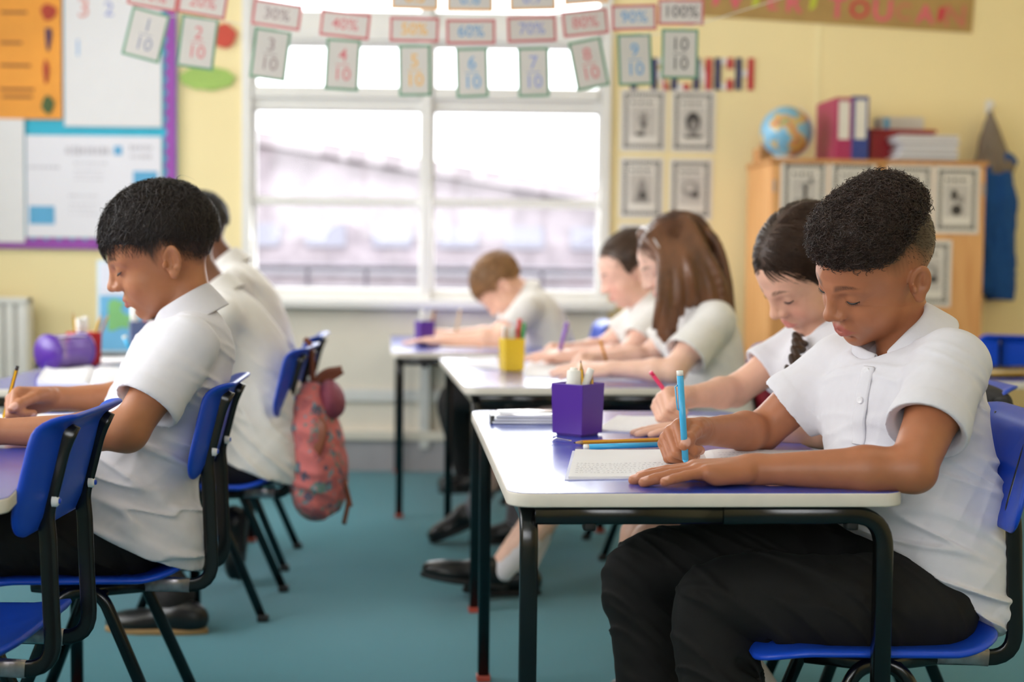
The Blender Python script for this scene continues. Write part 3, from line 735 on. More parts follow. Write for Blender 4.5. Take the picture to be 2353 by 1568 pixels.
def strands(fr, n, mask, length, comb, rad=0.0007, segs=5, lift=0.25, scalp=(0.0715, 0.091, 0.078), cen=(0, -0.014, 0.030), off=0.0, seed=1, jit=0.25, tip=0.25, droop=0.0, sides=3):
    """hair strands rooted on the skull: comb(local p, normal) gives the lie of the hair"""
    g = np.random.default_rng(seed); out = []; V = []; Fc = []; base = 0; cnt = 0
    ang = np.array([(math.cos(2 * math.pi * i / sides), math.sin(2 * math.pi * i / sides)) for i in range(sides)])
    while cnt < n:
        v = nrm(g.normal(size=3)); p = np.array(cen) + v * (np.array(scalp) + off); 
        if not mask(p): 
            if g.random() < 0.0001: cnt += 1
            continue
        nn = nrm(v / np.array(scalp)); c = np.asarray(comb(p, nn), float); c = c - nn * (c @ nn); c = nrm(c + jit * g.normal(size=3)); L = length(p) * g.uniform(0.75, 1.1)
        pts = []; q = p.copy(); dirn = nrm(c + nn * lift); st = L / segs
        for j in range(segs + 1):
            pts.append(q.copy()); rel = (q - np.array(cen)) / (np.array(scalp) + off + 0.0005); rl = np.linalg.norm(rel)
            nn2 = nrm(rel / np.array(scalp)); dirn = nrm(dirn - nn2 * (dirn @ nn2) * (0.75 if rl > 1.0 else 0.2) - (nn2 * 0.12 if rl > 1.04 else 0) + (nn2 * 0.15 if rl < 1.0 else 0) + np.array([0, 0, -droop]))
            q = q + dirn * st
        t0 = nrm(pts[1] - pts[0]); s = nrm(np.cross(t0, nn)); b = np.cross(s, t0)
        for j, q in enumerate(pts):
            r = rad * (1 - (1 - tip) * j / segs)
            for ca, sa in ang: V.append(q + r * (ca * s + sa * b))
        for j in range(segs):
            for a in range(sides): Fc.append((base + j * sides + a, base + j * sides + (a + 1) % sides, base + (j + 1) * sides + (a + 1) % sides, base + (j + 1) * sides + a))
        base += sides * (segs + 1); cnt += 1
    V = np.asarray(V); return fr['H'] + fr['s'] * (V @ fr['R']), np.asarray(Fc, np.int32)

def strand_tubes(paths, rad, sides=3, tip=0.3):
    """many thin tubes at once: paths is an array (n, m, 3) of points"""
    P_ = np.asarray(paths, float); n, m, _ = P_.shape; t = np.gradient(P_, axis=1); t /= np.linalg.norm(t, axis=2, keepdims=True) + 1e-9
    a = np.cross(t, np.array([0.31, 0.52, 0.79])); a /= np.linalg.norm(a, axis=2, keepdims=True) + 1e-9; b = np.cross(t, a)
    r = rad * np.linspace(1, tip, m)[None, :, None, None]; th = 2 * math.pi * np.arange(sides) / sides
    V = P_[:, :, None, :] + r * (np.cos(th)[None, None, :, None] * a[:, :, None, :] + np.sin(th)[None, None, :, None] * b[:, :, None, :])
    i = np.arange(n)[:, None, None] * (m * sides); j = np.arange(m - 1)[None, :, None] * sides; q = np.arange(sides)[None, None, :]; q2 = (q + 1) % sides
    Fc = np.stack([i + j + q, i + j + q2, i + j + sides + q2, i + j + sides + q], -1).reshape(-1, 4)
    return V.reshape(-1, 3), Fc.astype(np.int32)

def skull_cap(fr, h, hl, thick, cen=(0, -0.014, 0.030), scalp=(0.0715, 0.091, 0.078), lo=-0.12, rough=0.0015, side=None, earcut=True):
    """a cap of hair over the skull, ending at the hairline hl(y) -> z"""
    s = fr['s']; H = fr['H']; r = 0.16 * s; F = Field(H - r, H + r + np.array([0, 0, 0.03]), h); R = fr['R']
    th = np.asarray(thick, float)
    F.put(ell(W(fr, np.array(cen) + np.array([0, th[3], th[4]])), (np.array(scalp) + th[:3]) * s, R))
    def fn(x, y, z):
        px, py, pz = x - H[0], y - H[1], z - H[2]
        ly = (px * R[1, 0] + py * R[1, 1] + pz * R[1, 2]) / s; lz = (px * R[2, 0] + py * R[2, 1] + pz * R[2, 2]) / s; lx = (px * R[0, 0] + py * R[0, 1] + pz * R[0, 2]) / s
        c = (np.interp(ly, hl[0], hl[1]) - lz) * s * 0.8
        return c + 0.0015 * snoise(lx, ly, lz, 160.0)
    F.cut(fn)
    return F

m_skinA = mat('skin_warm_brown', attr='Col', rough=0.46, var=0.05, vscale=40, bump=0.10, bscale=900, sss=0.12, spec=0.45)
m_polo = mat('white_polo_cotton', (216, 214, 220), 0.85, var=0.015, vscale=60, bump=0.22, bscale=1400, spec=0.15, sheen=0.15)
m_polo2 = mat('off_white_polo_cotton', (226, 222, 218), 0.85, var=0.02, vscale=40, bump=0.2, bscale=1200, spec=0.15, sheen=0.15)
m_trous = mat('black_trouser_twill', (25, 24, 23), 0.75, var=0.08, vscale=30, bump=0.25, bscale=1500, spec=0.25)
m_grey = mat('charcoal_trouser_twill', (46, 44, 44), 0.85, var=0.08, vscale=30, bump=0.25, bscale=1500, spec=0.15)
m_navy = mat('navy_skirt_cloth', (24, 28, 52), 0.85, var=0.08, vscale=30, bump=0.2, bscale=900, spec=0.15)
m_btn = mat('pearl_button', (236, 234, 238), 0.25)
m_shoe = mat('black_shoe_leather', (18, 17, 18), 0.32, var=0.1, vscale=40)
m_sole = mat('tan_crepe_sole', (150, 118, 74), 0.7)
m_sock = mat('grey_sock_knit', (120, 114, 120), 0.9, var=0.06, vscale=90, bump=0.3, bscale=900)
m_wsock = mat('white_sock_knit', (224, 218, 222), 0.9, var=0.04, vscale=90, bump=0.3, bscale=900)
def person(name_label, base): return thing('person', name_label, 'person', base, group='pupils at their tables')

def shirt(sp, h, wr=0.004, hemcut=True, seed=0):
    """polo shirt: sp has spine (hem to neck base), A (half width, half depth), lat, sho [(x,y,z) near, far], elb [near, far], sleeve length fraction"""
    pts = np.asarray(sp['spine'], float); lo = pts.min(0) - 0.22; hi = pts.max(0) + 0.16
    for q in list(sp['sho']) + list(sp['elb']): lo = np.minimum(lo, np.asarray(q) - 0.07); hi = np.maximum(hi, np.asarray(q) + 0.07)
    hi[2] = max(pts[-1][2] + 0.05, max(q[2] for q in sp['sho']) + 0.07)
    F = Field(lo, hi, h)
    etube(F, pts, sp['A'], sp['lat'], k=0.004, n=5, p=2.4)
    nb = np.asarray(sp['spine'][-1], float)
    for q, e in zip(sp['sho'], sp['elb']):
        q = np.asarray(q, float); e = np.asarray(e, float)
        F.put(cone(nb + (q - nb) * 0.12 - np.array([0, 0, 0.012]), q, sp.get('trap', 0.040), sp.get('rs', 0.050) * 0.92), 0.03)
        if sp.get('chest'): F.put(cone(q, np.asarray(sp['chest'], float), 0.055, 0.075), 0.06)
        t = sp.get('sl', 0.62); c = q + (e - q) * t
        F.put(cone(q, c + (e - q) * 0.12, sp.get('rs', 0.050), sp.get('rc', 0.060)), 0.035)
    if wr:
        d1 = nrm(sp.get('fold', (0.5, 0.2, 0.85)))
        z0, z1 = pts[0][2], pts[-1][2]; cuffs = [np.asarray(q, float) + (np.asarray(e, float) - np.asarray(q, float)) * sp.get('sl', 0.62) for q, e in zip(sp['sho'], sp['elb'])]
        def fn(x, y, z):
            t = np.clip((z - z0) / (z1 - z0), 0, 1); amp = wr * (1.5 - 1.1 * t)
            for cc in cuffs: amp = amp * np.clip((np.sqrt((x - cc[0]) ** 2 + (y - cc[1]) ** 2 + (z - cc[2]) ** 2) - 0.05) / 0.06, 0.12, 1)
            return amp * folds(x, y, z, d1, 74.0, 0.45, seed) * (0.55 + 0.45 * snoise(x, y, z, 9.0)) + wr * 0.45 * snoise(x, y, z, 24.0) + wr * 0.4 * folds(x, y, z, nrm((-0.8, 0.3, 0.5)), 90.0, 0.6, seed + 2) * (1.05 - t) * (0.5 + 0.5 * snoise(x, y, z, 12.0))
        F.warp(fn, 0.03)
    for q, e in zip(sp['sho'], sp['elb']):
        q = np.asarray(q, float); e = np.asarray(e, float); t = sp.get('sl', 0.62); c = q + (e - q) * t; dd = nrm(e - q)
        cuffcut(F, c, dd, 0.10)
        if h < 0.004:       # a doubled hem band round the cuff
            def band(x, y, z, c=c, dd=dd):
                t_ = (x - c[0]) * dd[0] + (y - c[1]) * dd[1] + (z - c[2]) * dd[2]; r_ = np.sqrt(np.maximum((x - c[0]) ** 2 + (y - c[1]) ** 2 + (z - c[2]) ** 2 - t_ ** 2, 0))
                return np.where((t_ > -0.021) & (t_ < 0.006) & (r_ < 0.085), -0.0015, 0.0)
            F.put((band, c - 0.09, c + 0.09), 0.0, 'add')
        F.put(cone(c - dd * 0.030, c + dd * 0.06, sp.get('rc', 0.060) * 0.72, sp.get('rc', 0.060) * 0.90), 0.004, 's')
    return F

def ring_seam(S, c, axis, R=0.11, a0=0.0, a1=360.0, n=60, ref=(0, 0, 1.0), r=0.0009):
    """a stitched seam: a thin cord laid on the cloth round an axis"""
    ax = nrm(axis); u = np.asarray(ref, float); u = nrm(u - ax * (u @ ax)); v = np.cross(ax, u); pts = []
    for a in np.radians(np.linspace(a0, a1, n)):
        d = math.cos(a) * u + math.sin(a) * v; p = march(S, np.asarray(c) + d * R, -d, int(R * 1000)); 
        if np.linalg.norm(p - c) < R * 0.98 and (not pts or np.linalg.norm(p - pts[-1]) < 0.03): pts.append(p)
    if len(pts) < 4: return None
    P_ = np.array(pts)
    for _ in range(3): P_[1:-1] = (P_[:-2] + 2 * P_[1:-1] + P_[2:]) / 4
    return sweep(list(P_), circ(r, 5))
def grow(pts, rad, dr): return pts, [r + dr for r in rad]
def leg_field(legs, pelvis, h, wr=0.004, flare=1.0, seed=0):
    P_ = np.concatenate([np.asarray(l[0], float) for l in legs]); F = Field(P_.min(0) - 0.12, P_.max(0) + 0.12, h)
    for pts, rad in legs: tube(F, pts, rad, 0.003, 6)
    for c, r, R in pelvis: F.put(ell(c, r, R), 0.04)
    if wr:
        F.warp(lambda x, y, z: wr * 1.2 * folds(x, y, z, nrm((0.70, 0.25, 0.66)), 86.0, 0.5, seed) * (0.55 + 0.45 * snoise(x, y, z, 10.0)) + wr * 0.5 * snoise(x, y, z, 22.0), 0.03)
    return F
def shoe_parts(parent, loc, heel, toe, up, w=0.036, sole=None, m=None):
    """a shoe from heel to toe: upper and sole"""
    heel = np.asarray(heel, float); toe = np.asarray(toe, float); d = nrm(toe - heel); u = nrm(np.asarray(up, float) - d * (np.asarray(up, float) @ d)); l = np.cross(d, u); L = np.linalg.norm(toe - heel); R = np.stack([l, d, u])
    c0 = heel - u * 0; F = Field(np.minimum(heel, toe) - 0.09, np.maximum(heel, toe) + 0.12, 0.004)
    F.put(ell(heel + d * L * 0.70 + u * 0.022, (w, L * 0.31, 0.030), R)); F.put(ell(heel + d * L * 0.22 + u * 0.036, (w * 0.82, L * 0.24, 0.044), R), 0.03)
    F.put(cone(heel + d * L * 0.3 + u * 0.045, heel + d * L * 0.75 + u * 0.022, 0.028, 0.02), 0.02)
    F.cut(lambda x, y, z: -((x - heel[0]) * u[0] + (y - heel[1]) * u[1] + (z - heel[2]) * u[2] - 0.010))
    up_ = mesh_obj('shoe', F.mesh(), m or m_shoe, parent, True, loc)
    ol = []
    for i in range(28):
        a = 2 * math.pi * i / 28; yy = math.cos(a); wd = w * (1.02 if yy > 0 else 0.86); ol.append((math.sin(a) * wd * 1.04, L / 2 + yy * L * 0.515))
    v, f = slab(ol, -0.002, 0.013, 0.004); v = np.asarray(v); mesh_obj('sole', (heel + v[:, :1] * l + v[:, 1:2] * d + v[:, 2:3] * u, f), sole or m_rub, up_, True, loc)
    return up_

def short_hair(pr, base, fr, mh, hl, th, n=2600, L=0.028, rad=0.0008, h=0.0035, crown=(0, -0.06, 0.115), seed=1, fringe=None, lift=0.2):
    F = skull_cap(fr, h, hl, th); V, Q = F.mesh(2); sc = np.array((0.0715, 0.091, 0.078)); off = float(np.mean(th[:3]))
    msk = lambda p: p[2] > np.interp(p[1], hl[0], hl[1]) + 0.004
    v2, q2 = strands(fr, n, msk, lambda p: L * (0.45 + 0.55 * np.clip((p[2] - 0.0) / 0.07, 0, 1)), lambda p, m: np.asarray(p) - np.array(crown), rad, 7, lift, scalp=tuple(sc), cen=(0, -0.014 + th[3], 0.030 + th[4]), off=np.array(th[:3]) - 0.0005, seed=seed, jit=0.09, droop=0.03)
    return mesh_obj('hair', (np.concatenate([V, v2]), np.concatenate([Q, q2 + len(V)])), mh, pr, True, base)

def child(label, base, fr, skin, neck, sho, elb, wri, hands, spine, A, lat, h, hs, lips=(176, 100, 92), brow=(50, 34, 26), hl=None, stub=None, flush=0.0, shirt_kw=None, col=None, wr=0.005, seed=0, shirt_mat=None, hem=None, arm=1.0, lashes=True, extra=None, ears=True, legs=None):
    base = np.asarray(base, float); pr = person(label, base); nails = []
    sho, elb, wri = [[np.asarray(q, float) for q in s_] for s_ in (sho, elb, wri)]; neck = np.asarray(neck, float)
    pts = sho + elb + wri + [neck, fr['H'] + 0.13, fr['H'] - 0.13]; lo = np.min(pts, 0) - 0.05; hi = np.max(pts, 0) + 0.05
    for w_, kw in zip(wri, hands):
        if kw: q = w_ + nrm(kw['d']) * 0.19 * kw.get('L', 1.0); lo = np.minimum(lo, q - 0.04); hi = np.maximum(hi, q + 0.04)
    F = Field(lo, hi, h); head(F, fr, ears)
    F.put(cone(W(fr, (0, -0.022, -0.045)), neck, 0.043, 0.045), 0.02)
    F.put(cone(neck, np.asarray(spine[-4], float), 0.042, 0.060), 0.02)
    for sh, el, wr_ in zip(sho, elb, wri):
        F.put(cone(neck - np.array([0, 0, 0.03]), sh - np.array([0, 0, 0.012]), 0.020, 0.026), 0.02); limb(F, sh, el, 0.038 * arm, 0.0335 * arm, 0.02, 0.002, 0.5); limb(F, el, wr_, 0.0325 * arm, 0.0205, 0.016, 0.003, 0.28)
    for w_, kw in zip(wri, hands):
        if kw: hand(F, w_, nails=nails, **kw)
    if extra: extra(F)
    V, Q = F.mesh(2); del F
    if legs:
        v2, q2 = leg_field(legs, [], 0.0042, 0).mesh(2); Q = np.concatenate([Q, q2 + len(V)]); V = np.concatenate([V, v2])
    mesh_obj('body', (V, Q), m_skinA, pr, True, base, skin_colors(V, fr, skin, lips, brow, nails, hl, stub, flush))
    if lashes: eye_parts(fr, pr, base)
    kw = dict(sl=0.60, rs=0.050, rc=0.058, trap=0.028, fold=(0.45, 0.1, 0.9)); kw.update(shirt_kw or {})
    S = shirt(dict(spine=spine, A=A, lat=lat, sho=[q + np.array([0, 0, -0.010]) for q in sho], elb=elb, **kw), hs, wr, seed=seed)
    if hem is not None:
        hp, hn = np.asarray(hem[0], float), nrm(hem[1]); zc = hem[2]
        S.cut(lambda x, y, z: np.where(z < zc, (x - hp[0]) * hn[0] + (y - hp[1]) * hn[1] + (z - hp[2]) * hn[2], -1.0))
    S.put(cone(W(fr, (0, -0.022, -0.045)), neck + np.array([0, 0, -0.02]), 0.045, 0.052), 0.004, 's')
    if col: neckhole(S, col['center'], col['axis'], col.get('r', 0.058) * 1.03)
    so = mesh_obj('polo_shirt', S.mesh(4, True), shirt_mat or m_polo2, pr, True, base)
    if col: solid(mesh_obj('collar', collar(**col), shirt_mat or m_polo2, so, True, base), 0.0026)
    return pr, base, so, S
PEN = dict(d=(-0.68, -0.73, -0.02), pn=(0.499, -0.445, -0.741), right=True, bends=((62, 74, 40), (68, 78, 42), (70, 82, 42), (70, 84, 42)), spread=(5, 1, -3, -8), thumb=((10, 18), (4, 22), (-8, 24)), fat=1.06)
FLAT = dict(bends=((5, 5, 3), (5, 5, 3), (5, 5, 4), (5, 6, 4)), spread=(8, 2, -5, -13), thumb=((38, 8), (18, 4), (8, 2)))
# ------------------------------------------------------------------ the curly haired boy at the near right table
def boy_curly():
    base = np.array([0.60, 2.32, 0.0]); pr = person('curly haired boy in white polo and black trousers writing with a blue pen', base)
    fr = frame((0.588, 2.305, 0.9115), 22, 29, 17, 1.055)
    shN, shF = np.array([0.684, 2.190, 0.772]), np.array([0.574, 2.460, 0.752])
    elN, elF = np.array([0.583, 2.052, 0.620]), np.array([0.440, 2.480, 0.622])
    wrN, wrF = np.array([0.352, 2.078, 0.613]), np.array([0.307, 2.308, 0.641])
    neck = np.array([0.652, 2.335, 0.785])
    nails = []
    F = Field((0.13, 1.99, 0.575), (0.76, 2.55, 1.04), 0.0020)
    head(F, fr)
    F.put(cone(W(fr, (0, -0.022, -0.045)), neck, 0.044, 0.047), 0.02)
    F.put(cone(neck, (0.640, 2.33, 0.62), 0.044, 0.062), 0.02)
    for sh, el, wr in ((shN, elN, wrN), (shF, elF, wrF)):
        F.put(cone(neck - np.array([0, 0, 0.03]), sh - np.array([0, 0, 0.012]), 0.020, 0.028), 0.02)
        limb(F, sh, el, 0.040, 0.0340, 0.012, 0.003, 0.5)
        limb(F, el, wr, 0.0325, 0.0205, 0.012, 0.0040, 0.28)
    F.put(ell(elN + np.array([0.008, 0.0, -0.008]), (0.024, 0.024, 0.022)), 0.012)
    # left hand flat on the table, right hand round the pen
    hand(F, wrN, (-0.985, -0.09, -0.045), (0, 0, -1), False, 1.02, bends=((5, 4, 3), (5, 4, 3), (5, 4, 3), (4, 4, 3)), spread=(10, 3, -6, -15), thumb=((38, 8), (18, 6), (8, 4)), nails=nails, fat=1.06)
    hand(F, wrF, L=1.0, nails=nails, **PEN)
    V, Q = F.mesh(4); del F
    hlx = ([-0.11, -0.09, -0.06, -0.035, -0.02, -0.008, 0.005, 0.020, 0.034, 0.050, 0.070, 0.10], [-0.030, -0.030, -0.025, -0.010, 0.012, 0.016, 0.014, 0.012, 0.026, 0.050, 0.058, 0.060], 0.050, 0.95)
    C = skin_colors(V, fr, (172, 110, 76), (176, 96, 86), (48, 30, 22), nails, hlx, (42, 28, 21))
    mesh_obj('body', (V, Q), m_skinA, pr, True, base, C)
    eye_parts(fr, pr, base)
    # hair: a dense cap of curls, sides clipped short
    g = np.random.default_rng(3); mh = mat('dark_brown_curly_hair', (54, 35, 26), 0.45, var=0.35, vscale=70, spec=0.55)
    top = lambda x, y, z: z - np.interp(y, [-0.11, -0.08, -0.03, 0.02, 0.05, 0.07, 0.10], [0.088, 0.084, 0.072, 0.052, 0.046, 0.053, 0.056])
    Fh = Field(fr['H'] - 0.15, fr['H'] + np.array([0.15, 0.15, 0.19]), 0.003); R, H, s = fr['R'], fr['H'], fr['s']
    Fh.put(ell(W(fr, (0, -0.012, 0.058)), np.array((0.0765, 0.092, 0.078)) * s, R)); Fh.put(ell(W(fr, (0, 0.034, 0.078)), np.array((0.062, 0.056, 0.046)) * s, R), 0.03); Fh.put(ell(W(fr, (0, -0.040, 0.088)), np.array((0.060, 0.046, 0.044)) * s, R), 0.02)
    def cutf(x, y, z):
        px, py, pz = x - H[0], y - H[1], z - H[2]; q = [(px * R[i, 0] + py * R[i, 1] + pz * R[i, 2]) / s for i in range(3)]
        return -top(*q) * s * 0.8
    Fh.warp(lambda x, y, z: 0.004 * snoise(x, y, z, 150.0) + 0.003 * snoise(x, y, z, 60.0), 0.02); Fh.cut(cutf)
    hv, hq = Fh.mesh(); 
    # curls as little helices on that cap
    n = 8500; e1 = hv[hq[:, 1]] - hv[hq[:, 0]]; e2 = hv[hq[:, 3]] - hv[hq[:, 0]]; nn = np.cross(e1, e2); ar = np.linalg.norm(nn, axis=1); cc = hv[hq].mean(1)
    ok = (ar > 1e-9) & (Lc(fr, cc)[:, 2] > 0.03); pick = g.choice(np.nonzero(ok)[0], n, p=ar[ok] / ar[ok].sum()); N_ = nn[pick] / ar[pick][:, None]
    if ((cc[pick] - W(fr, (0, -0.01, 0.05))) * N_).sum() < 0: N_ = -N_
    ax = N_ + 0.55 * g.normal(size=(n, 3)); ax /= np.linalg.norm(ax, axis=1)[:, None]; a = np.cross(ax, g.normal(size=(n, 3))); a /= np.linalg.norm(a, axis=1)[:, None]; b = np.cross(ax, a)
    m = 13; t = np.linspace(0, 1, m)[None, :, None]; turns = g.uniform(1.0, 2.1, (n, 1, 1)) * 2 * math.pi; rad = g.uniform(0.0026, 0.0056, (n, 1, 1)); L = g.uniform(0.003, 0.016, (n, 1, 1))
    C0 = cc[pick][:, None, :] - N_[:, None, :] * 0.003
    Pp = C0 + ax[:, None, :] * (L * t) + rad * (np.cos(turns * t) * a[:, None, :] + np.sin(turns * t) * b[:, None, :])
    cv, cq = strand_tubes(Pp, 0.0008, 3, 0.5)
    ho = mesh_obj('hair', (np.concatenate([hv, cv]), np.concatenate([hq, cq + len(hv)])), mh, pr, True, base)
    # short clipped hair at the sides
    msk = lambda p: (-0.105 < p[1] < 0.055) and p[2] < 0.10 and p[2] > np.interp(p[1], hlx[0], hlx[1]) + 0.012 and g.random() < min(1, (p[2] - np.interp(p[1], hlx[0], hlx[1])) / 0.035)
    mesh_obj('clipped_hair', strands(fr, 2600, msk, lambda p: 0.003 + 0.05 * max(0, p[2] - 0.02), lambda p, n_: (0, -0.35, -1), 0.00035, 2, 0.55, off=0.0, seed=5), mh, pr, False, base)
    # polo shirt
    lat = nrm(shF - shN)
    sp = dict(spine=[(0.648, 2.300, 0.372), (0.656, 2.300, 0.430), (0.660, 2.305, 0.520), (0.646, 2.315, 0.620), (0.640, 2.322, 0.690), (0.652, 2.330, 0.740), (0.658, 2.334, 0.766)],
              A=[(0.184, 0.108), (0.178, 0.110), (0.154, 0.112), (0.148, 0.110), (0.146, 0.102), (0.104, 0.066), (0.046, 0.042)], lat=lat, sho=[shN + np.array([-0.004, 0.004, -0.012]), shF + np.array([0, -0.004, -0.012])], elb=[elN, elF], sl=0.60, rs=0.053, rc=0.062, trap=0.016, fold=(0.45, 0.1, 0.9))
    S = shirt(sp, 0.0026, 0.0095, seed=1)
    # tilted hem: high in front, low behind
    hp, hn = np.array([0.70, 2.22, 0.386]), nrm(np.array([-0.62, -0.12, -0.78]))
    S.cut(lambda x, y, z: np.where(z < 0.56, (x - hp[0]) * hn[0] + (y - hp[1]) * hn[1] + (z - hp[2]) * hn[2], -1.0))
    S.put(cone(W(fr, (0, -0.022, -0.045)), neck + np.array([0, 0, -0.02]), 0.046, 0.054), 0.004, 's')
    neckhole(S, (0.634, 2.327, 0.792), (-0.52, -0.14, 0.84), 0.077)
    so = mesh_obj('polo_shirt', S.mesh(4, True), m_polo, pr, True, base)
    # collar, placket, buttons
    fwd = nrm(np.cross(lat, (0, 0, 1.0))); fwd = fwd if fwd[0] < 0 else -fwd; fw2 = nrm(fwd + np.array([0.1, -0.35, 0]))
    solid(mesh_obj('collar', collar(np.array([0.630, 2.325, 0.799]), nrm(np.array([-0.52, -0.14, 0.84])), fw2, 0.064, 0.028, 0.034, 10, 0.030, 0.026, 0.010), m_polo, so, True, base), 0.0040)
    pc = neck + fw2 * 0.0; rows = []
    for t in np.linspace(0, 1, 12):
        c = neck + np.array([0, 0, -0.030 - 0.125 * t]); row = []
        for k_ in (-1, -0.9, 0.9, 1):
            sd = np.cross(fw2, (0, 0, 1.0)); o = c + sd * 0.0135 * k_ + fw2 * 0.2; p = march(S, o, -fw2); row.append(p + fw2 * (0.0032 if abs(k_) < 1 else 0.0))
        rows.append(row)
    V = [p for r in rows for p in r]; Fc = [(i * 4 + j, i * 4 + j + 1, i * 4 + 5 + j, i * 4 + 4 + j) for i in range(11) for j in range(3)]
    solid(mesh_obj('placket', (V, Fc), m_polo, so, True, base), 0.0022, 1)
    for t in (0.03, 0.40, 0.78):
        c = neck + np.array([0, 0, -0.034 - 0.125 * t]); p = march(S, c + fw2 * 0.2, -fw2) + fw2 * 0.0050
        u2 = np.array([0, 0, 1.0]); l2 = np.cross(fw2, u2); v, f = lathe([(0.0, 0.0012), (0.0025, 0.0008), (0.0042, 0.0018), (0.0054, 0.0016), (0.0057, 0.0)], 18); v = np.asarray(v)
        if t != 0.78: mesh_obj('button', (p + v[:, :1] * l2 + v[:, 1:2] * u2 + v[:, 2:3] * fw2, f), m_btn, so, True, base)
    # trousers
    hipN, hipF = (0.655, 2.190, 0.388), (0.645, 2.395, 0.400); knN, knF = (0.330, 2.215, 0.384), (0.232, 2.425, 0.385)
    legs = [([hipN, (0.50, 2.176, 0.390), knN, (0.338, 2.215, 0.25), (0.362, 2.225, 0.05)], [0.078, 0.077, 0.064, 0.068, 0.066]),
            ([hipF, (0.45, 2.42, 0.405), knF, (0.245, 2.425, 0.25), (0.265, 2.43, 0.05)], [0.084, 0.076, 0.062, 0.064, 0.062])]
    T = leg_field(legs, [((0.655, 2.31, 0.425), (0.092, 0.135, 0.085), np.eye(3))], 0.0030, 0.0075, seed=2)
    # knee creases
    for y0 in (2.16, 2.36):
        for i_, (dx, dz) in enumerate(((0.05, -0.06), (0.075, -0.045), (0.03, -0.085))):
            T.put(cone((0.33 + dx, y0, 0.386 + dz), (0.33 + dx + 0.05, y0 + 0.05, 0.386 + dz - 0.05), 0.007, 0.005), 0.012, 's')
    mesh_obj('trousers', T.mesh(3), m_trous, pr, True, base)
    for x, y in ((0.35, 2.222), (0.255, 2.43)): shoe_parts(pr, base, (x + 0.055, y, 0.0), (x - 0.13, y, 0.0), (0, 0, 1))
    return fr
A_FR = boy_curly()
# ------------------------------------------------------------------ the boy in profile at the near left table
def boy_profile():
    base = (-0.70, 2.66, 0.0); fr = frame((-0.655, 2.66, 0.922), 12, 20, 7, 1.035)
    lat = nrm((-0.10, 0.30, 0)); neck = (-0.603, 2.66, 0.805)
    pr, b, so, S = child('dark haired boy in profile with white polo writing with a yellow pencil', base, fr, (174, 114, 78), neck,
        [(-0.572, 2.505, 0.768), (-0.622, 2.805, 0.762)], [(-0.652, 2.405, 0.617), (-0.730, 2.830, 0.632)], [(-0.885, 2.395, 0.616), (-0.885, 2.725, 0.640)],
        [dict(d=(-1, 0.03, -0.03), pn=(0, 0, -1), right=False, **FLAT), dict(**PEN)],
        [(-0.700, 2.650, 0.350), (-0.702, 2.650, 0.430), (-0.690, 2.650, 0.530), (-0.655, 2.655, 0.630), (-0.622, 2.658, 0.710), (-0.603, 2.660, 0.762), (-0.600, 2.660, 0.790)],
        [(0.182, 0.126), (0.176, 0.120), (0.150, 0.104), (0.140, 0.098), (0.142, 0.094), (0.100, 0.066), (0.046, 0.044)], lat, 0.0024, 0.003,
        lips=(168, 92, 82), hl=([-0.11, -0.09, -0.06, -0.035, -0.02, -0.008, 0.005, 0.016, 0.028, 0.045, 0.07, 0.10], [-0.055, -0.05, -0.045, -0.025, 0.006, 0.010, 0.0, -0.016, 0.010, 0.040, 0.052, 0.055], 0.028, 0.92), stub=(34, 25, 20),
        shirt_kw=dict(sl=0.66, rc=0.062), col=dict(center=np.array([-0.612, 2.658, 0.815]), axis=nrm((-0.42, -0.05, 0.9)), fwd=(-0.98, -0.12, 0), r=0.060, h=0.030, flap=0.036, gap=12, tip=0.020, spreadout=0.014, drop=0.014),
        seed=4, wr=0.009, hem=((-0.70, 2.6, 0.398), (-0.42, -0.1, -0.9), 0.6), shirt_mat=m_polo)
    mh = mat('near_black_straight_hair', (36, 25, 20), 0.46, bump=0.5, bscale=260, var=0.3, vscale=80, spec=0.5)
    hl = ([-0.12, -0.095, -0.07, -0.04, -0.02, 0.0, 0.02, 0.04, 0.055, 0.075, 0.11], [0.0, 0.0, 0.005, 0.022, 0.034, 0.036, 0.028, 0.036, 0.042, 0.046, 0.040])
    short_hair(pr, b, fr, mh, hl, (0.0065, 0.014, 0.017, 0.006, 0.004), 5500, 0.045, 0.0007, 0.003, seed=11, lift=0.15)
    # clipped hair round the ear and nape
    g = np.random.default_rng(9); hb = ([-0.11, -0.09, -0.06, -0.035, -0.02, -0.008, 0.005, 0.016, 0.028, 0.045], [-0.055, -0.05, -0.045, -0.025, 0.006, 0.012, 0.004, -0.012, 0.012, 0.040])
    mk = lambda p: -0.105 < p[1] < 0.04 and np.interp(p[1], *hb) + 0.004 < p[2] < 0.05 and g.random() < min(1, (p[2] - np.interp(p[1], *hb)) / 0.03)
    mesh_obj('clipped_hair', strands(fr, 2600, mk, lambda p: 0.006, lambda p, n: (0, -0.3, -1), 0.0004, 2, 0.3, seed=6), mh, pr, False, b)
    T = leg_field([([(-0.705, 2.575, 0.405), (-0.86, 2.56, 0.405), (-1.07, 2.545, 0.385), (-1.06, 2.55, 0.2), (-1.02, 2.56, 0.05)], [0.074, 0.075, 0.062, 0.058, 0.055]),
                   ([(-0.705, 2.74, 0.405), (-0.88, 2.75, 0.405), (-1.08, 2.76, 0.385), (-1.07, 2.76, 0.2), (-1.03, 2.76, 0.05)], [0.074, 0.075, 0.062, 0.058, 0.055])],
                  [((-0.690, 2.655, 0.425), (0.090, 0.130, 0.085), np.eye(3))], 0.0045, 0.008, seed=3)
    mesh_obj('trousers', T.mesh(2), m_trous, pr, True, b)
    for y in (2.56, 2.76): shoe_parts(pr, b, (-0.97, y, 0), (-1.16, y, 0), (0, 0, 1))
boy_profile()

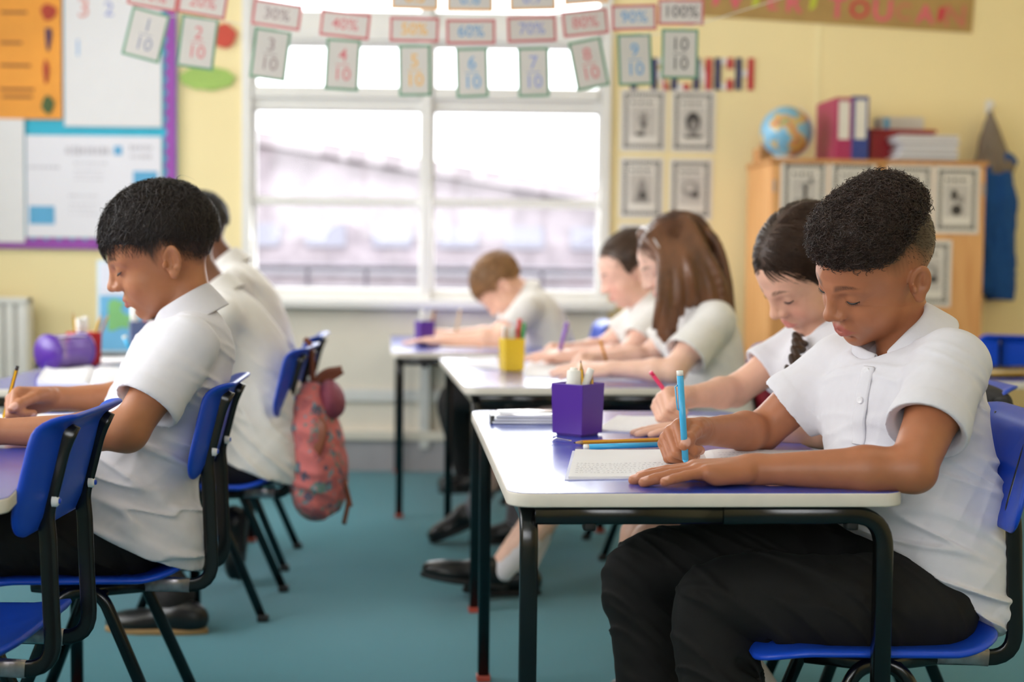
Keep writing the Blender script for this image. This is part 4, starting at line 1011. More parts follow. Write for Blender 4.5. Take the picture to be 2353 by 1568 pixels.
# ------------------------------------------------------------------ the girl with the braid, behind the curly haired boy
def braid_vf(pts, r, n):
    F = Field(np.min(pts, 0) - 0.03, np.max(pts, 0) + 0.03, 0.0025); sp = spline(pts, 10); L = len(sp)
    for i in range(n):
        t = i / (n - 1); q = sp[int(t * (L - 1))]; q2 = sp[min(L - 1, int(t * (L - 1)) + 4)]; d = nrm(q2 - q) if i < n - 1 else nrm(sp[-1] - sp[-5]); s = 1 if i % 2 else -1
        l = nrm(np.cross(d, (0, -1.0, 0))); a = nrm(d + 0.75 * s * l); R = np.stack([a, nrm(np.cross(a, (0, -1.0, 0))), np.cross(a, nrm(np.cross(a, (0, -1.0, 0))))]); rr = r * (1 - 0.35 * t)
        F.put(ell(q - s * l * rr * 0.45, (rr * 1.5, rr * 0.72, rr * 0.8), R), 0.002)
    return F.mesh(1)
def parted_hair(pr, b, fr, mh, locks, h=0.004, th=(0.010, 0.012, 0.012, -0.002, 0.002), hl=None, n=2600, bun=None, seed=3, lockr=0.012, rad=0.0008):
    F = skull_cap(fr, h, hl, th); F2 = None
    if locks:
        P_ = np.concatenate([np.asarray(l, float) for l in locks]); lo = np.minimum(P_.min(0), fr['H'] - 0.13) - 0.03; hi = np.maximum(P_.max(0), fr['H'] + 0.14) + 0.03
        F2 = Field(lo, hi, h); F2.put(ell(W(fr, (0, -0.014 + th[3], 0.030 + th[4])), (np.array((0.0715, 0.091, 0.078)) + np.array(th[:3]) - 0.002) * fr['s'], fr['R']))
        R, H, s = fr['R'], fr['H'], fr['s']
        def fn(x, y, z):
            px, py, pz = x - H[0], y - H[1], z - H[2]; ly = (px * R[1, 0] + py * R[1, 1] + pz * R[1, 2]) / s; lz = (px * R[2, 0] + py * R[2, 1] + pz * R[2, 2]) / s
            return (np.interp(ly, hl[0], hl[1]) - lz) * s * 0.8
        F2.cut(fn)
        for l in locks: tube(F2, l, [lockr * q for q in np.linspace(1.15, 0.45, len(l))], 0.006, 5)
        F = F2
    if bun is not None: F.put(ell(W(fr, bun[0]), np.asarray(bun[1]) * fr['s'], fr['R']), 0.008)
    V, Q = F.mesh(2); g = np.random.default_rng(seed)
    msk = lambda p: p[2] > np.interp(p[1], hl[0], hl[1]) + 0.004
    tgt = np.array(bun[0]) if bun is not None else None
    comb = (lambda p, m: (tgt - p)) if tgt is not None else (lambda p, m: np.array([np.sign(p[0]) * 0.6, -0.5, -0.8]))
    v2, q2 = strands(fr, n, msk, lambda p: 0.05, comb, rad, 6, 0.05, cen=(0, -0.014 + th[3], 0.030 + th[4]), off=np.array(th[:3]) - 0.0005, seed=seed, jit=0.06)
    parts = [(V, Q), (v2, q2)]
    if locks:      # fine strands along every lock
        Pp = []
        for l in locks:
            sp = np.asarray(spline(l, 5)); m = len(sp); idx = np.linspace(0, m - 1, 16); sp = np.stack([np.interp(idx, np.arange(m), sp[:, a]) for a in range(3)], 1)
            for _ in range(26):
                o = nrm(g.normal(size=3)) * lockr * g.uniform(0.85, 1.12); Pp.append(sp + o[None] * np.linspace(1.12, 0.6, 16)[:, None])
        parts.append(strand_tubes(np.array(Pp), rad, 3, 0.5))
    n0 = 0; VV = []; QQ = []
    for v, q in parts: VV.append(v); QQ.append(np.asarray(q) + n0); n0 += len(v)
    return mesh_obj('hair', (np.concatenate(VV), np.concatenate(QQ)), mh, pr, True, b)

def girl_braid():
    fr = frame((0.585, 2.85, 0.905), 20, 40, 12, 1.04); lat = nrm((-0.10, 0.29, 0)); base = (0.68, 2.84, 0)
    legs = [([(0.5, 2.75, 0.395), (0.285, 2.75, 0.365), (0.375, 2.74, 0.24), (0.485, 2.725, 0.10)], [0.060, 0.050, 0.044, 0.030]), ([(0.5, 2.93, 0.395), (0.29, 2.93, 0.365), (0.30, 2.93, 0.22), (0.34, 2.93, 0.07)], [0.060, 0.050, 0.044, 0.030])]
    pr, b, so, S = child('girl with dark braided hair and white polo writing with a pink pen', base, fr, (226, 176, 150), (0.640, 2.86, 0.785),
        [(0.690, 2.72, 0.765), (0.628, 3.00, 0.758)], [(0.575, 2.585, 0.612), (0.470, 2.975, 0.648)], [(0.395, 2.635, 0.610), (0.350, 2.865, 0.643)],
        [dict(d=(-0.98, 0.15, -0.04), pn=(0, 0, -1), right=False, **FLAT), dict(**PEN)],
        [(0.700, 2.84, 0.360), (0.700, 2.84, 0.430), (0.690, 2.84, 0.520), (0.668, 2.845, 0.620), (0.652, 2.85, 0.695), (0.648, 2.855, 0.750), (0.646, 2.857, 0.774)],
        [(0.150, 0.110), (0.145, 0.105), (0.132, 0.094), (0.132, 0.092), (0.134, 0.090), (0.092, 0.066), (0.045, 0.042)], lat, 0.003, 0.0036,
        lips=(214, 128, 118), brow=(74, 50, 38), flush=0.35, col=dict(center=np.array([0.628, 2.857, 0.792]), axis=nrm((-0.5, -0.1, 0.85)), fwd=(-0.95, -0.3, 0), r=0.056, h=0.026, flap=0.030, gap=12, tip=0.018, spreadout=0.014, drop=0.010),
        seed=6, shirt_mat=m_polo, ears=False, legs=legs, arm=0.95)
    mh = mat('dark_brown_straight_hair', (62, 45, 35), 0.38, bump=0.5, bscale=260, var=0.3, vscale=40, spec=0.25)
    hl = ([-0.12, -0.09, -0.05, -0.01, 0.02, 0.04, 0.055, 0.07, 0.09, 0.11], [-0.06, -0.06, -0.055, -0.045, -0.020, 0.020, 0.038, 0.052, 0.060, 0.062])
    parted_hair(pr, b, fr, mh, None, 0.0035, (0.010, 0.012, 0.014, -0.003, 0.003), hl, 3200, seed=5)
    br = mesh_obj('braid', braid_vf([P(1838, 782, 2.80), P(1834, 802, 2.770), P(1826, 828, 2.740), P(1813, 858, 2.715), P(1797, 892, 2.70)], 0.0125, 12), mh, pr, True, b)
    Sk = leg_field([([(0.70, 2.755, 0.40), (0.52, 2.75, 0.405), (0.345, 2.745, 0.395)], [0.085, 0.080, 0.078]), ([(0.70, 2.925, 0.40), (0.52, 2.93, 0.405), (0.35, 2.935, 0.395)], [0.085, 0.080, 0.078])], [((0.69, 2.84, 0.42), (0.09, 0.13, 0.085), np.eye(3)), ((0.5, 2.84, 0.40), (0.16, 0.10, 0.07), np.eye(3))], 0.0055, 0.004, seed=5)
    cuffcut(Sk, (0.345, 2.745, 0.39), (-1, 0, 0), 0.13); cuffcut(Sk, (0.345, 2.935, 0.39), (-1, 0, 0), 0.13)
    mesh_obj('skirt', Sk.mesh(2), m_navy, pr, True, b)
    for a, c in (((0.40, 2.737, 0.205), (0.495, 2.724, 0.085)), ((0.31, 2.93, 0.17), (0.345, 2.93, 0.06))):
        F = Field(np.minimum(a, c) - 0.06, np.maximum(a, c) + 0.06, 0.004); F.put(cone(a, c, 0.043, 0.034)); mesh_obj('sock', F.mesh(1), m_wsock, pr, True, b)
    shoe_parts(pr, b, (0.535, 2.72, 0.055), (0.40, 2.735, 0.0), (0.3, 0, 0.9)); shoe_parts(pr, b, (0.385, 2.93, 0.0), (0.21, 2.93, 0.0), (0, 0, 1))
girl_braid()

# ------------------------------------------------------------------ the two girls at the middle table
def girl_auburn():
    fr = frame((0.452, 3.98, 0.925), 6, 28, 6, 1.04); lat = nrm((-0.05, 0.30, 0)); base = (0.56, 3.97, 0)
    legs = [([(0.42, 3.89, 0.39), (0.205, 3.87, 0.372), (0.095, 3.82, 0.235), (-0.015, 3.78, 0.105)], [0.055, 0.050, 0.046, 0.031]), ([(0.42, 4.05, 0.39), (0.21, 4.02, 0.372), (0.115, 3.95, 0.235), (0.035, 3.87, 0.09)], [0.055, 0.050, 0.046, 0.031])]
    pr, b, so, S = child('girl with long loose auburn hair and white polo at the middle table', base, fr, (232, 188, 166), (0.512, 3.98, 0.800),
        [(0.548, 3.835, 0.770), (0.520, 4.125, 0.768)], [(0.425, 3.735, 0.630), (0.400, 4.16, 0.640)], [(0.265, 3.775, 0.630), (0.235, 4.03, 0.634)],
        [dict(d=(-0.95, 0.25, -0.05), pn=(0.1, 0.3, -0.95), right=False, **FLAT), dict(**PEN)],
        [(0.575, 3.97, 0.350), (0.580, 3.97, 0.420), (0.570, 3.97, 0.520), (0.548, 3.975, 0.620), (0.532, 3.977, 0.700), (0.522, 3.98, 0.758), (0.518, 3.98, 0.785)],
        [(0.150, 0.112), (0.145, 0.108), (0.134, 0.100), (0.136, 0.100), (0.138, 0.096), (0.095, 0.068), (0.046, 0.042)], lat, 0.0042, 0.0048,
        lips=(212, 128, 118), flush=0.3, col=dict(center=np.array([0.500, 3.98, 0.802]), axis=nrm((-0.4, 0, 0.9)), fwd=(-1, -0.05, 0), r=0.056, h=0.026, flap=0.030), seed=8, lashes=False, ears=False, legs=legs, arm=0.97, shirt_kw=dict(rc=0.064, sl=0.66))
    mh = mat('auburn_hair', (104, 66, 40), 0.36, bump=0.5, bscale=260, var=0.42, vscale=26, spec=0.5, stretch=(1, 1, 0.2))
    hl = ([-0.12, -0.09, -0.05, -0.01, 0.02, 0.045, 0.06, 0.075, 0.11], [-0.06, -0.06, -0.06, -0.05, -0.02, 0.015, 0.035, 0.055, 0.06])
    g = np.random.default_rng(2); locks = []
    # near side falls forward over the cheek to the chest, the rest over the shoulder and the back
    for i in range(20):
        t = i / 19; r0 = W(fr, (-0.030 - 0.03 * abs(t - 0.5), 0.050 - 0.115 * t, 0.098 - 0.02 * abs(t - 0.4)))
        r1 = W(fr, (-0.084, 0.052 - 0.115 * t, 0.030)); e = P(1512 + 165 * t ** 1.15, 742 + 32 * math.sin(t * 9) - 22 * t + (16 if t < 0.3 else 0), 3.835 + 0.05 * t)
        m = (r1 + e) / 2 + np.array([(-0.004 + 0.020 * t), -0.016, 0.0]) + 0.004 * g.normal(size=3); locks.append([r0, r1, m, e + 0.004 * g.normal(size=3)])
    for i in range(14):
        t = i / 13; r0 = W(fr, (-0.02 + 0.08 * t, -0.055, 0.095)); r1 = W(fr, (-0.05 + 0.10 * t, -0.108, 0.01)); e = np.array([0.602 + 0.01 * math.sin(7 * t), 3.90 + 0.17 * t, 0.735 + 0.015 * math.sin(9 * t)])
        locks.append([r0, r1, (r1 + e) / 2 + np.array([0.012, 0, 0.01]), e])
    for i in range(6):
        t = i / 5; r0 = W(fr, (0.03, 0.045 - 0.07 * t, 0.095)); r1 = W(fr, (0.084, 0.03 - 0.08 * t, 0.02)); e = np.array([0.44 + 0.03 * t, 4.10, 0.76]); locks.append([r0, r1, (r1 + e) / 2, e])
    parted_hair(pr, b, fr, mh, locks, 0.0042, (0.011, 0.012, 0.013, -0.002, 0.003), hl, 1500, seed=8, lockr=0.0145, rad=0.0009)
    mesh_obj('hair_band', sweep([W(fr, (x, 0.040, 0.026 + 0.0915 * math.sqrt(max(0, 1 - (x / 0.087) ** 2)))) for x in np.linspace(-0.0865, 0.0865, 25)], circ(0.003, 8)), mat('pale_hair_band', (206, 198, 196), 0.3), pr, True, b)
    mesh_obj('skirt', leg_field([([(0.57, 3.90, 0.40), (0.42, 3.89, 0.405), (0.28, 3.88, 0.395)], [0.085, 0.078, 0.070]), ([(0.57, 4.05, 0.40), (0.42, 4.05, 0.405), (0.28, 4.05, 0.395)], [0.085, 0.078, 0.070])], [((0.57, 3.97, 0.42), (0.09, 0.13, 0.085), np.eye(3))], 0.007, 0.004).mesh(1), m_navy, pr, True, b)
    for a, c in (((0.045, 3.80, 0.165), (-0.022, 3.778, 0.085)), ((0.075, 3.91, 0.155), (0.032, 3.866, 0.06))):
        F = Field(np.minimum(a, c) - 0.06, np.maximum(a, c) + 0.06, 0.004); F.put(cone(a, c, 0.041, 0.035)); mesh_obj('sock', F.mesh(1), m_wsock, pr, True, b)
    s1 = shoe_parts(pr, b, (-0.005, 3.775, 0.035), (-0.235, 3.76, 0.072), (-0.05, 0, 1)); shoe_parts(pr, b, (0.085, 3.865, 0.0), (-0.125, 3.84, 0.012), (0, 0, 1))
    mesh_obj('shoe_strap', sweep([(-0.075, 3.738, 0.075), (-0.077, 3.755, 0.125), (-0.078, 3.775, 0.140), (-0.078, 3.80, 0.125), (-0.075, 3.815, 0.075)], circ(0.007, 8, 0.002)), m_shoe, s1, True, b)
girl_auburn()

def girl_bun():
    fr = frame((0.372, 4.52, 0.893), 6, 24, 5, 1.02); lat = nrm((-0.04, 0.28, 0)); base = (0.47, 4.5, 0)
    legs = [([(0.34, 4.43, 0.39), (0.02, 4.44, 0.395), (-0.055, 4.50, 0.25), (-0.115, 4.55, 0.12)], [0.052, 0.048, 0.044, 0.030]), ([(0.34, 4.58, 0.39), (0.08, 4.58, 0.385), (0.04, 4.58, 0.23), (0.02, 4.58, 0.09)], [0.052, 0.047, 0.043, 0.030])]
    pr, b, so, S = child('girl with brown hair tied back, beside the auburn haired girl', base, fr, (234, 188, 168), (0.425, 4.52, 0.785),
        [(0.455, 4.385, 0.755), (0.430, 4.65, 0.752)], [(0.345, 4.295, 0.632), (0.300, 4.66, 0.635)], [(0.205, 4.34, 0.632), (0.165, 4.53, 0.632)],
        [dict(d=(-0.96, 0.2, -0.05), pn=(0.1, 0.2, -0.95), right=False, **FLAT), dict(**PEN)],
        [(0.50, 4.50, 0.350), (0.50, 4.50, 0.420), (0.488, 4.505, 0.520), (0.462, 4.51, 0.620), (0.445, 4.515, 0.690), (0.435, 4.52, 0.745), (0.430, 4.52, 0.770)],
        [(0.13, 0.092), (0.126, 0.090), (0.118, 0.084), (0.124, 0.084), (0.128, 0.082), (0.09, 0.064), (0.045, 0.040)], lat, 0.0045, 0.005,
        lips=(214, 130, 120), brow=(110, 80, 62), flush=0.4, col=dict(center=np.array([0.413, 4.52, 0.788]), axis=nrm((-0.4, 0, 0.9)), fwd=(-1, -0.05, 0), r=0.054, h=0.026, flap=0.030), seed=10, lashes=False, arm=0.92, legs=legs)
    mh = mat('mid_brown_tied_hair', (82, 60, 44), 0.4, var=0.25, vscale=40)
    hl = ([-0.12, -0.09, -0.05, -0.02, 0.0, 0.02, 0.04, 0.06, 0.075, 0.11], [-0.05, -0.045, -0.025, 0.014, 0.012, -0.008, 0.010, 0.030, 0.044, 0.048])
    parted_hair(pr, b, fr, mh, None, 0.0045, (0.007, 0.008, 0.010, -0.002, 0.002), hl, 1500, bun=((0, -0.118, 0.05), (0.032, 0.03, 0.032)), seed=13)
    mesh_obj('skirt', leg_field([([(0.49, 4.43, 0.40), (0.34, 4.43, 0.40), (0.20, 4.43, 0.395)], [0.08, 0.075, 0.068]), ([(0.49, 4.58, 0.40), (0.34, 4.58, 0.40), (0.20, 4.58, 0.395)], [0.08, 0.075, 0.068])], [], 0.008, 0.004).mesh(1), m_navy, pr, True, b)
    for a, c in (((-0.08, 4.52, 0.195), (-0.12, 4.55, 0.095)), ((0.035, 4.58, 0.16), (0.02, 4.58, 0.07))):
        F = Field(np.minimum(a, c) - 0.06, np.maximum(a, c) + 0.06, 0.005); F.put(cone(a, c, 0.041, 0.034)); mesh_obj('sock', F.mesh(1), m_sock, pr, True, b)
    shoe_parts(pr, b, (-0.085, 4.545, 0.075), (-0.255, 4.56, 0.0), (-0.25, 0, 0.95)); shoe_parts(pr, b, (0.06, 4.58, 0), (-0.13, 4.58, 0), (0, 0, 1))
girl_bun()

# ------------------------------------------------------------------ the boy bent low over the farthest table
def boy_bent():
    fr = frame((-0.045, 5.49, 0.818), 0, 60, 0, 1.04); base = (0.14, 5.47, 0); lat = (0, 1, 0)
    pr, b, so, S = child('light brown haired boy bent low over the farthest table', base, fr, (232, 184, 158), (0.050, 5.49, 0.790),
        [(0.055, 5.35, 0.745), (0.055, 5.62, 0.745)], [(-0.045, 5.29, 0.620), (-0.06, 5.66, 0.622)], [(-0.245, 5.31, 0.615), (-0.255, 5.53, 0.622)],
        [dict(d=(-0.98, 0.1, -0.03), pn=(0, 0, -1), right=False, **FLAT), dict(**PEN)],
        [(0.16, 5.47, 0.350), (0.168, 5.47, 0.420), (0.165, 5.475, 0.520), (0.138, 5.48, 0.630), (0.105, 5.485, 0.700), (0.075, 5.49, 0.752), (0.062, 5.49, 0.780)],
        [(0.13, 0.095), (0.128, 0.094), (0.122, 0.090), (0.128, 0.090), (0.132, 0.086), (0.095, 0.066), (0.046, 0.042)], lat, 0.0055, 0.0055,
        col=dict(center=np.array([0.042, 5.49, 0.788]), axis=nrm((-0.75, 0, 0.65)), fwd=(-0.65, 0, -0.75), r=0.056, h=0.026, flap=0.030), seed=12, lashes=False)
    mh = mat('light_brown_short_hair', (146, 106, 66), 0.45, bump=0.5, bscale=260, var=0.3, vscale=50)
    hl = ([-0.12, -0.09, -0.05, -0.02, 0.0, 0.02, 0.04, 0.06, 0.11], [-0.05, -0.045, -0.03, 0.015, 0.02, 0.0, 0.025, 0.04, 0.045])
    short_hair(pr, b, fr, mh, hl, (0.010, 0.014, 0.014, 0.0, 0.004), 1500, 0.03, 0.0012, 0.005, seed=21)
    mesh_obj('trousers', leg_field([([(0.16, 5.39, 0.40), (-0.02, 5.38, 0.405), (-0.215, 5.39, 0.39), (-0.20, 5.55, 0.2), (-0.175, 5.66, 0.05)], [0.08, 0.074, 0.060, 0.052, 0.046]), ([(0.16, 5.56, 0.40), (-0.02, 5.58, 0.405), (-0.19, 5.60, 0.385), (-0.18, 5.62, 0.2), (-0.16, 5.64, 0.05)], [0.08, 0.074, 0.060, 0.055, 0.05])], [((0.16, 5.475, 0.42), (0.09, 0.13, 0.085), np.eye(3))], 0.007, 0.004).mesh(1), m_grey, pr, True, b)
    shoe_parts(pr, b, (-0.12, 5.66, 0), (-0.29, 5.70, 0), (0, 0, 1)); shoe_parts(pr, b, (-0.11, 5.58, 0), (-0.28, 5.56, 0), (0, 0, 1))
boy_bent()

# ------------------------------------------------------------------ the two boys at the left table
def boy_back(label, dx, dy, dz, skin, yaw, pitch, res, near):
    o = np.array([dx, dy, dz]); a = lambda x, y, z: tuple(np.array([x, y, z]) + o)
    fr = frame(a(-0.868, 3.72, 0.915), yaw, pitch, 0, 1.04); base = (-0.68 + dx, 3.72 + dy, 0); lat = nrm((-0.05, 0.3, 0))
    pr, b, so, S = child(label, base, fr, skin, a(-0.772, 3.72, 0.815),
        [a(-0.735, 3.575, 0.770), a(-0.765, 3.865, 0.768)], [a(-0.835, 3.515, 0.63), a(-0.88, 3.89, 0.635)], [a(-0.945, 3.60, 0.622), a(-0.955, 3.80, 0.630)],
        [dict(d=(-0.30, 0.95, -0.03), pn=(0, 0, -1), right=False, **FLAT), dict(**PEN)],
        [(-0.66 + dx, 3.71 + dy, 0.345), (-0.652 + dx, 3.71 + dy, 0.420), (-0.655 + dx, 3.71 + dy, 0.520), (-0.682 + dx, 3.715 + dy, 0.635 + dz * 0.5), a(-0.722, 3.717, 0.710), a(-0.752, 3.72, 0.770), a(-0.763, 3.72, 0.800)],
        [(0.186, 0.140), (0.180, 0.132), (0.156, 0.116), (0.146, 0.106), (0.144, 0.098), (0.10, 0.068), (0.048, 0.044)], lat, res, res * 1.15,
        hl=([-0.12, -0.09, -0.06, -0.03, -0.01, 0.02, 0.05, 0.11], [-0.060, -0.055, -0.045, -0.02, 0.015, 0.0, 0.04, 0.055], 0.025, 0.9), stub=(26, 20, 18),
        col=dict(center=np.array(a(-0.782, 3.72, 0.818)), axis=nrm((-0.5, 0, 0.87)), fwd=(-0.87, 0, -0.5), r=0.060, h=0.034, flap=0.032, gap=12, spreadout=0.018), seed=14 + int(near), lashes=False, wr=0.010, shirt_kw=dict(rc=0.066, sl=0.6, fold=(0.6, 0.2, 0.75)),
        hem=((-0.64 + dx, 3.66 + dy, 0.372), (-0.35, 0, -0.93), 0.55))
    mh = mat('black_short_hair', (24, 20, 19), 0.45, bump=0.5, bscale=260, var=0.3, vscale=80)
    hl = ([-0.12, -0.09, -0.06, -0.03, -0.01, 0.02, 0.05, 0.11], [-0.02, -0.015, -0.005, 0.015, 0.03, 0.025, 0.042, 0.052])
    short_hair(pr, b, fr, mh, hl, (0.006, 0.009, 0.011, 0.0, 0.004), 1400, 0.02, 0.0010, 0.004, seed=23)
    return pr, b
def left_boys():
    pr, b = boy_back('boy hidden behind the dark haired boy, white polo back towards the backpack', 0, 0, 0, (126, 84, 62), 0, 36, 0.004, True)
    mesh_obj('trousers', leg_field([([(-0.665, 3.63, 0.40), (-0.84, 3.62, 0.41), (-1.02, 3.61, 0.39), (-0.95, 3.53, 0.21), (-0.82, 3.45, 0.085)], [0.076, 0.078, 0.062, 0.056, 0.050]), ([(-0.665, 3.80, 0.40), (-0.84, 3.81, 0.41), (-1.02, 3.82, 0.39), (-0.96, 3.87, 0.30), (-0.91, 3.91, 0.235)], [0.085, 0.078, 0.062, 0.052, 0.048])], [((-0.655, 3.715, 0.42), (0.10, 0.14, 0.088), np.eye(3))], 0.005, 0.005, seed=9).mesh(2), m_grey, pr, True, b)
    shoe_parts(pr, b, (-0.735, 3.42, 0.0), (-0.985, 3.44, 0.0), (0, 0, 1), w=0.040, sole=m_sole)
    F = Field((-0.99, 3.8, 0.05), (-0.72, 4.03, 0.32), 0.004); F.put(cone((-0.93, 3.89, 0.275), (-0.815, 3.95, 0.165), 0.042, 0.034)); mesh_obj('sock', F.mesh(1), m_sock, pr, True, b)
    shoe_parts(pr, b, (-0.735, 3.955, 0.215), (-0.752, 3.945, 0.012), (-1, 0, 0.05), w=0.040)
    pr, b = boy_back('boy farthest along the left table, only nape and shoulder showing', -0.088, 0.58, 0.070, (112, 70, 50), 0, 26, 0.005, False)
    mesh_obj('trousers', leg_field([([(-0.75, 4.21, 0.40), (-0.93, 4.20, 0.40), (-1.10, 4.2, 0.385), (-1.09, 4.2, 0.2), (-1.07, 4.2, 0.05)], [0.085, 0.076, 0.062, 0.056, 0.05]), ([(-0.75, 4.38, 0.40), (-0.93, 4.39, 0.40), (-1.10, 4.4, 0.385), (-1.09, 4.4, 0.2), (-1.07, 4.4, 0.05)], [0.085, 0.076, 0.062, 0.056, 0.05])], [((-0.74, 4.29, 0.42), (0.10, 0.14, 0.088), np.eye(3))], 0.008, 0.004).mesh(1), m_grey, pr, True, b)
    for y in (4.2, 4.4): shoe_parts(pr, b, (-1.03, y, 0), (-1.2, y, 0), (0, 0, 1))
left_boys()
# ================================================================== things on the tables
m_paper = mat('white_paper', (240, 238, 240), 0.8, var=0.01, tl=0.1)
m_purple = mat('purple_plastic', (86, 44, 150), 0.3, var=0.06, vscale=6, spec=0.5)
m_yellow = mat('yellow_plastic', (236, 196, 40), 0.35, var=0.05, vscale=6)
m_red = mat('red_plastic', (206, 40, 38), 0.4, var=0.05, vscale=6)
m_pwood = mat('pencil_wood', (206, 164, 112), 0.6); m_lead = mat('pencil_lead', (40, 36, 36), 0.4)
m_pyel = mat('yellow_pencil_paint', (232, 178, 20), 0.35); m_pblk = mat('black_pencil_paint', (28, 26, 24), 0.35); m_por = mat('orange_pencil_paint', (226, 150, 46), 0.35)
m_penb = mat('sky_blue_pen_plastic', (66, 176, 226), 0.3); m_penp = mat('pink_pen_plastic', (226, 40, 96), 0.3); m_tipw = mat('white_eraser', (236, 234, 226), 0.6)
m_penv = mat('violet_pen_plastic', (142, 96, 190), 0.35); m_green = mat('green_plastic', (48, 140, 70), 0.4); m_ink = mat('grey_pencil_ink', (132, 126, 132), 0.8)

def stick(name, a, b, r, m, label, cat, sharp=True, m2=None, group=None, lead=None, clip=False, cap=None):
    """pencil or pen from its writing tip a to its end b"""
    a = np.asarray(a, float); b = np.asarray(b, float); d = nrm(b - a); t = thing(name, label, cat, a, group=group)
    hexp = circ(r, 6 if m2 is not None else 12); L = np.linalg.norm(b - a)
    c0 = 0.018 if sharp else 0.012
    mesh_obj('barrel', sweep([d * c0, d * (L - 0.008)], hexp), m, t, m2 is None)
    if m2 is not None:
        s = nrm(np.cross(d, (0, 0.3, 1.0))); u = np.cross(s, d)
        for k in range(3): an = k * 2.1; o = (s * math.cos(an) + u * math.sin(an)) * r * 0.80; mesh_obj('stripe', sweep([o + d * c0, o + d * (L - 0.009)], circ(r * 0.30, 5)), m2, t)
    mesh_obj('tip', sweep([d * 0.005, d * c0], circ(r, 10), scale=[0.35, 1.0]), m_pwood if sharp else m, t, True)
    mesh_obj('point', sweep([d * 0.0, d * 0.006], circ(r, 8), scale=[0.08, 0.4]), lead or (m_lead if sharp else m_tipw), t, True)
    mesh_obj('end', sweep([d * (L - 0.008), d * L], circ(r * 1.02, 12)), cap or (m_tipw if not sharp else m), t, True)
    if clip:
        s = nrm(np.cross(d, (0, 1.0, 0.1))); s = -s if s[0] > 0 else s
        mesh_obj('clip', sweep([d * (L - 0.022) + s * r * 0.7, d * (L - 0.025) + s * (r + 0.0035), d * (L - 0.060) + s * (r + 0.002), d * (L - 0.062) + s * r * 0.8], circ(0.0022, 8, 0.0012)), m, t, True)
    return t
def pot(corner, side, h, rz, m, label, items, taper=0.94):
    """square desk pot with its near corner here, and what stands in it"""
    c = np.asarray(corner, float); ctr = c + rotz(rz) @ np.array([side / 2, side / 2, 0]); t = thing('pencil_pot', label, 'pencil pot', ctr, rz)
    s = side / 2; b = s * taper
    V = []
    for z, q in ((0.004, b), (h, s), (h, s - 0.0025), (0.008, b - 0.0025)): V += [(-q, -q, z), (q, -q, z), (q, q, z), (-q, q, z)]
    Fc = [(0, 3, 2, 1), (12, 13, 14, 15)] + [(r * 4 + i, r * 4 + (i + 1) % 4, r * 4 + 4 + (i + 1) % 4, r * 4 + 4 + i) for r in range(3) for i in range(4)]
    o = mesh_obj('pot_wall', (V, Fc), m, t); bv = o.modifiers.new('bevel', 'BEVEL'); bv.width = 0.0012; bv.segments = 2
    mesh_obj('pot_foot', bbox(-b * 0.85, b * 0.85, -b * 0.85, b * 0.85, 0, 0.006, 0.002), m, t)
    for nm, dx, dy, lx, ly, L, r, mm, lb, sharp in items:
        a = ctr + rotz(rz) @ np.array([dx, dy, 0.0]) + np.array([0, 0, 0.010]); d = nrm((lx, ly, 1.0))
        if sharp: stick(nm, a + d * L, a, r, mm, lb, 'pencil', True, m_pblk)
        else:
            q = thing(nm, lb, 'pen' if nm != 'glue_stick' else 'glue stick', a)
            mesh_obj('barrel', sweep([np.zeros(3), d * L * 0.72], circ(r, 14)), mm, q, True); mesh_obj('cap', sweep([d * L * 0.72, d * L * 0.74, d * L * 0.985, d * L], circ(r * 1.05, 14), scale=[1.05, 1.08, 1.0, 0.85]), m_tipw if mm is not m_green and nm != 'red_marker' else mm, q, True)
    return t
pot(PZ(1337, 1007, TH), 0.072, 0.098, math.radians(52), m_purple, 'purple square pencil pot on the near right table, holding two pencils and glue',
    [('yellow_pencil', 0.0, -0.022, -0.10, 0.1, 0.132, 0.0036, m_pyel, 'tall yellow pencil with black stripes in the near purple pot', True),
     ('yellow_pencil', 0.006, -0.024, 0.03, 0.1, 0.112, 0.0036, m_pyel, 'shorter yellow pencil in the near purple pot', True),
     ('glue_stick', -0.012, 0.004, 0.02, 0.0, 0.112, 0.0125, m_tipw, 'fat white glue stick in the near purple pot', False),
     ('white_pen', 0.012, 0.016, -0.02, 0.02, 0.115, 0.007, m_tipw, 'white pen upright behind the glue stick', False),
     ('white_pen', -0.012, 0.010, 0.34, -0.02, 0.122, 0.0065, m_tipw, 'white pen leaning right in the near purple pot', False)])
pot(PZ(1160, 856, TH), 0.062, 0.098, math.radians(18), m_yellow, 'bright yellow square pencil pot on the middle table',
    [('white_marker', -0.016, 0.0, -0.05, 0, 0.125, 0.008, m_tipw, 'white marker at the left of the yellow pot', False),
     ('white_marker', 0.0, 0.008, 0.02, 0, 0.122, 0.0085, m_tipw, 'white marker in the middle of the yellow pot', False),
     ('red_marker', 0.016, 0.006, 0.06, 0, 0.145, 0.0065, m_red, 'red marker standing out of the yellow pot', False),
     ('green_marker', 0.018, -0.008, 0.12, 0, 0.135, 0.0065, m_green, 'green marker leaning right in the yellow pot', False),
     ('beige_pencil', -0.022, -0.01, -0.02, 0, 0.125, 0.0036, m_por, 'pencil at the left edge of the yellow pot', True)])
pot(PZ(965, 796, TH), 0.060, 0.095, math.radians(25), m_purple, 'small looking purple pencil pot on the farthest table',
    [('white_marker', -0.01, 0.0, 0.0, 0, 0.125, 0.009, m_tipw, 'white marker in the farthest purple pot', False),
     ('white_marker', 0.005, 0.01, 0.15, 0, 0.120, 0.008, m_tipw, 'second white marker leaning right in the farthest purple pot', False),
     ('brown_pencil', 0.015, 0.0, 0.2, 0, 0.135, 0.0036, m_por, 'pencil leaning right in the farthest purple pot', True)])
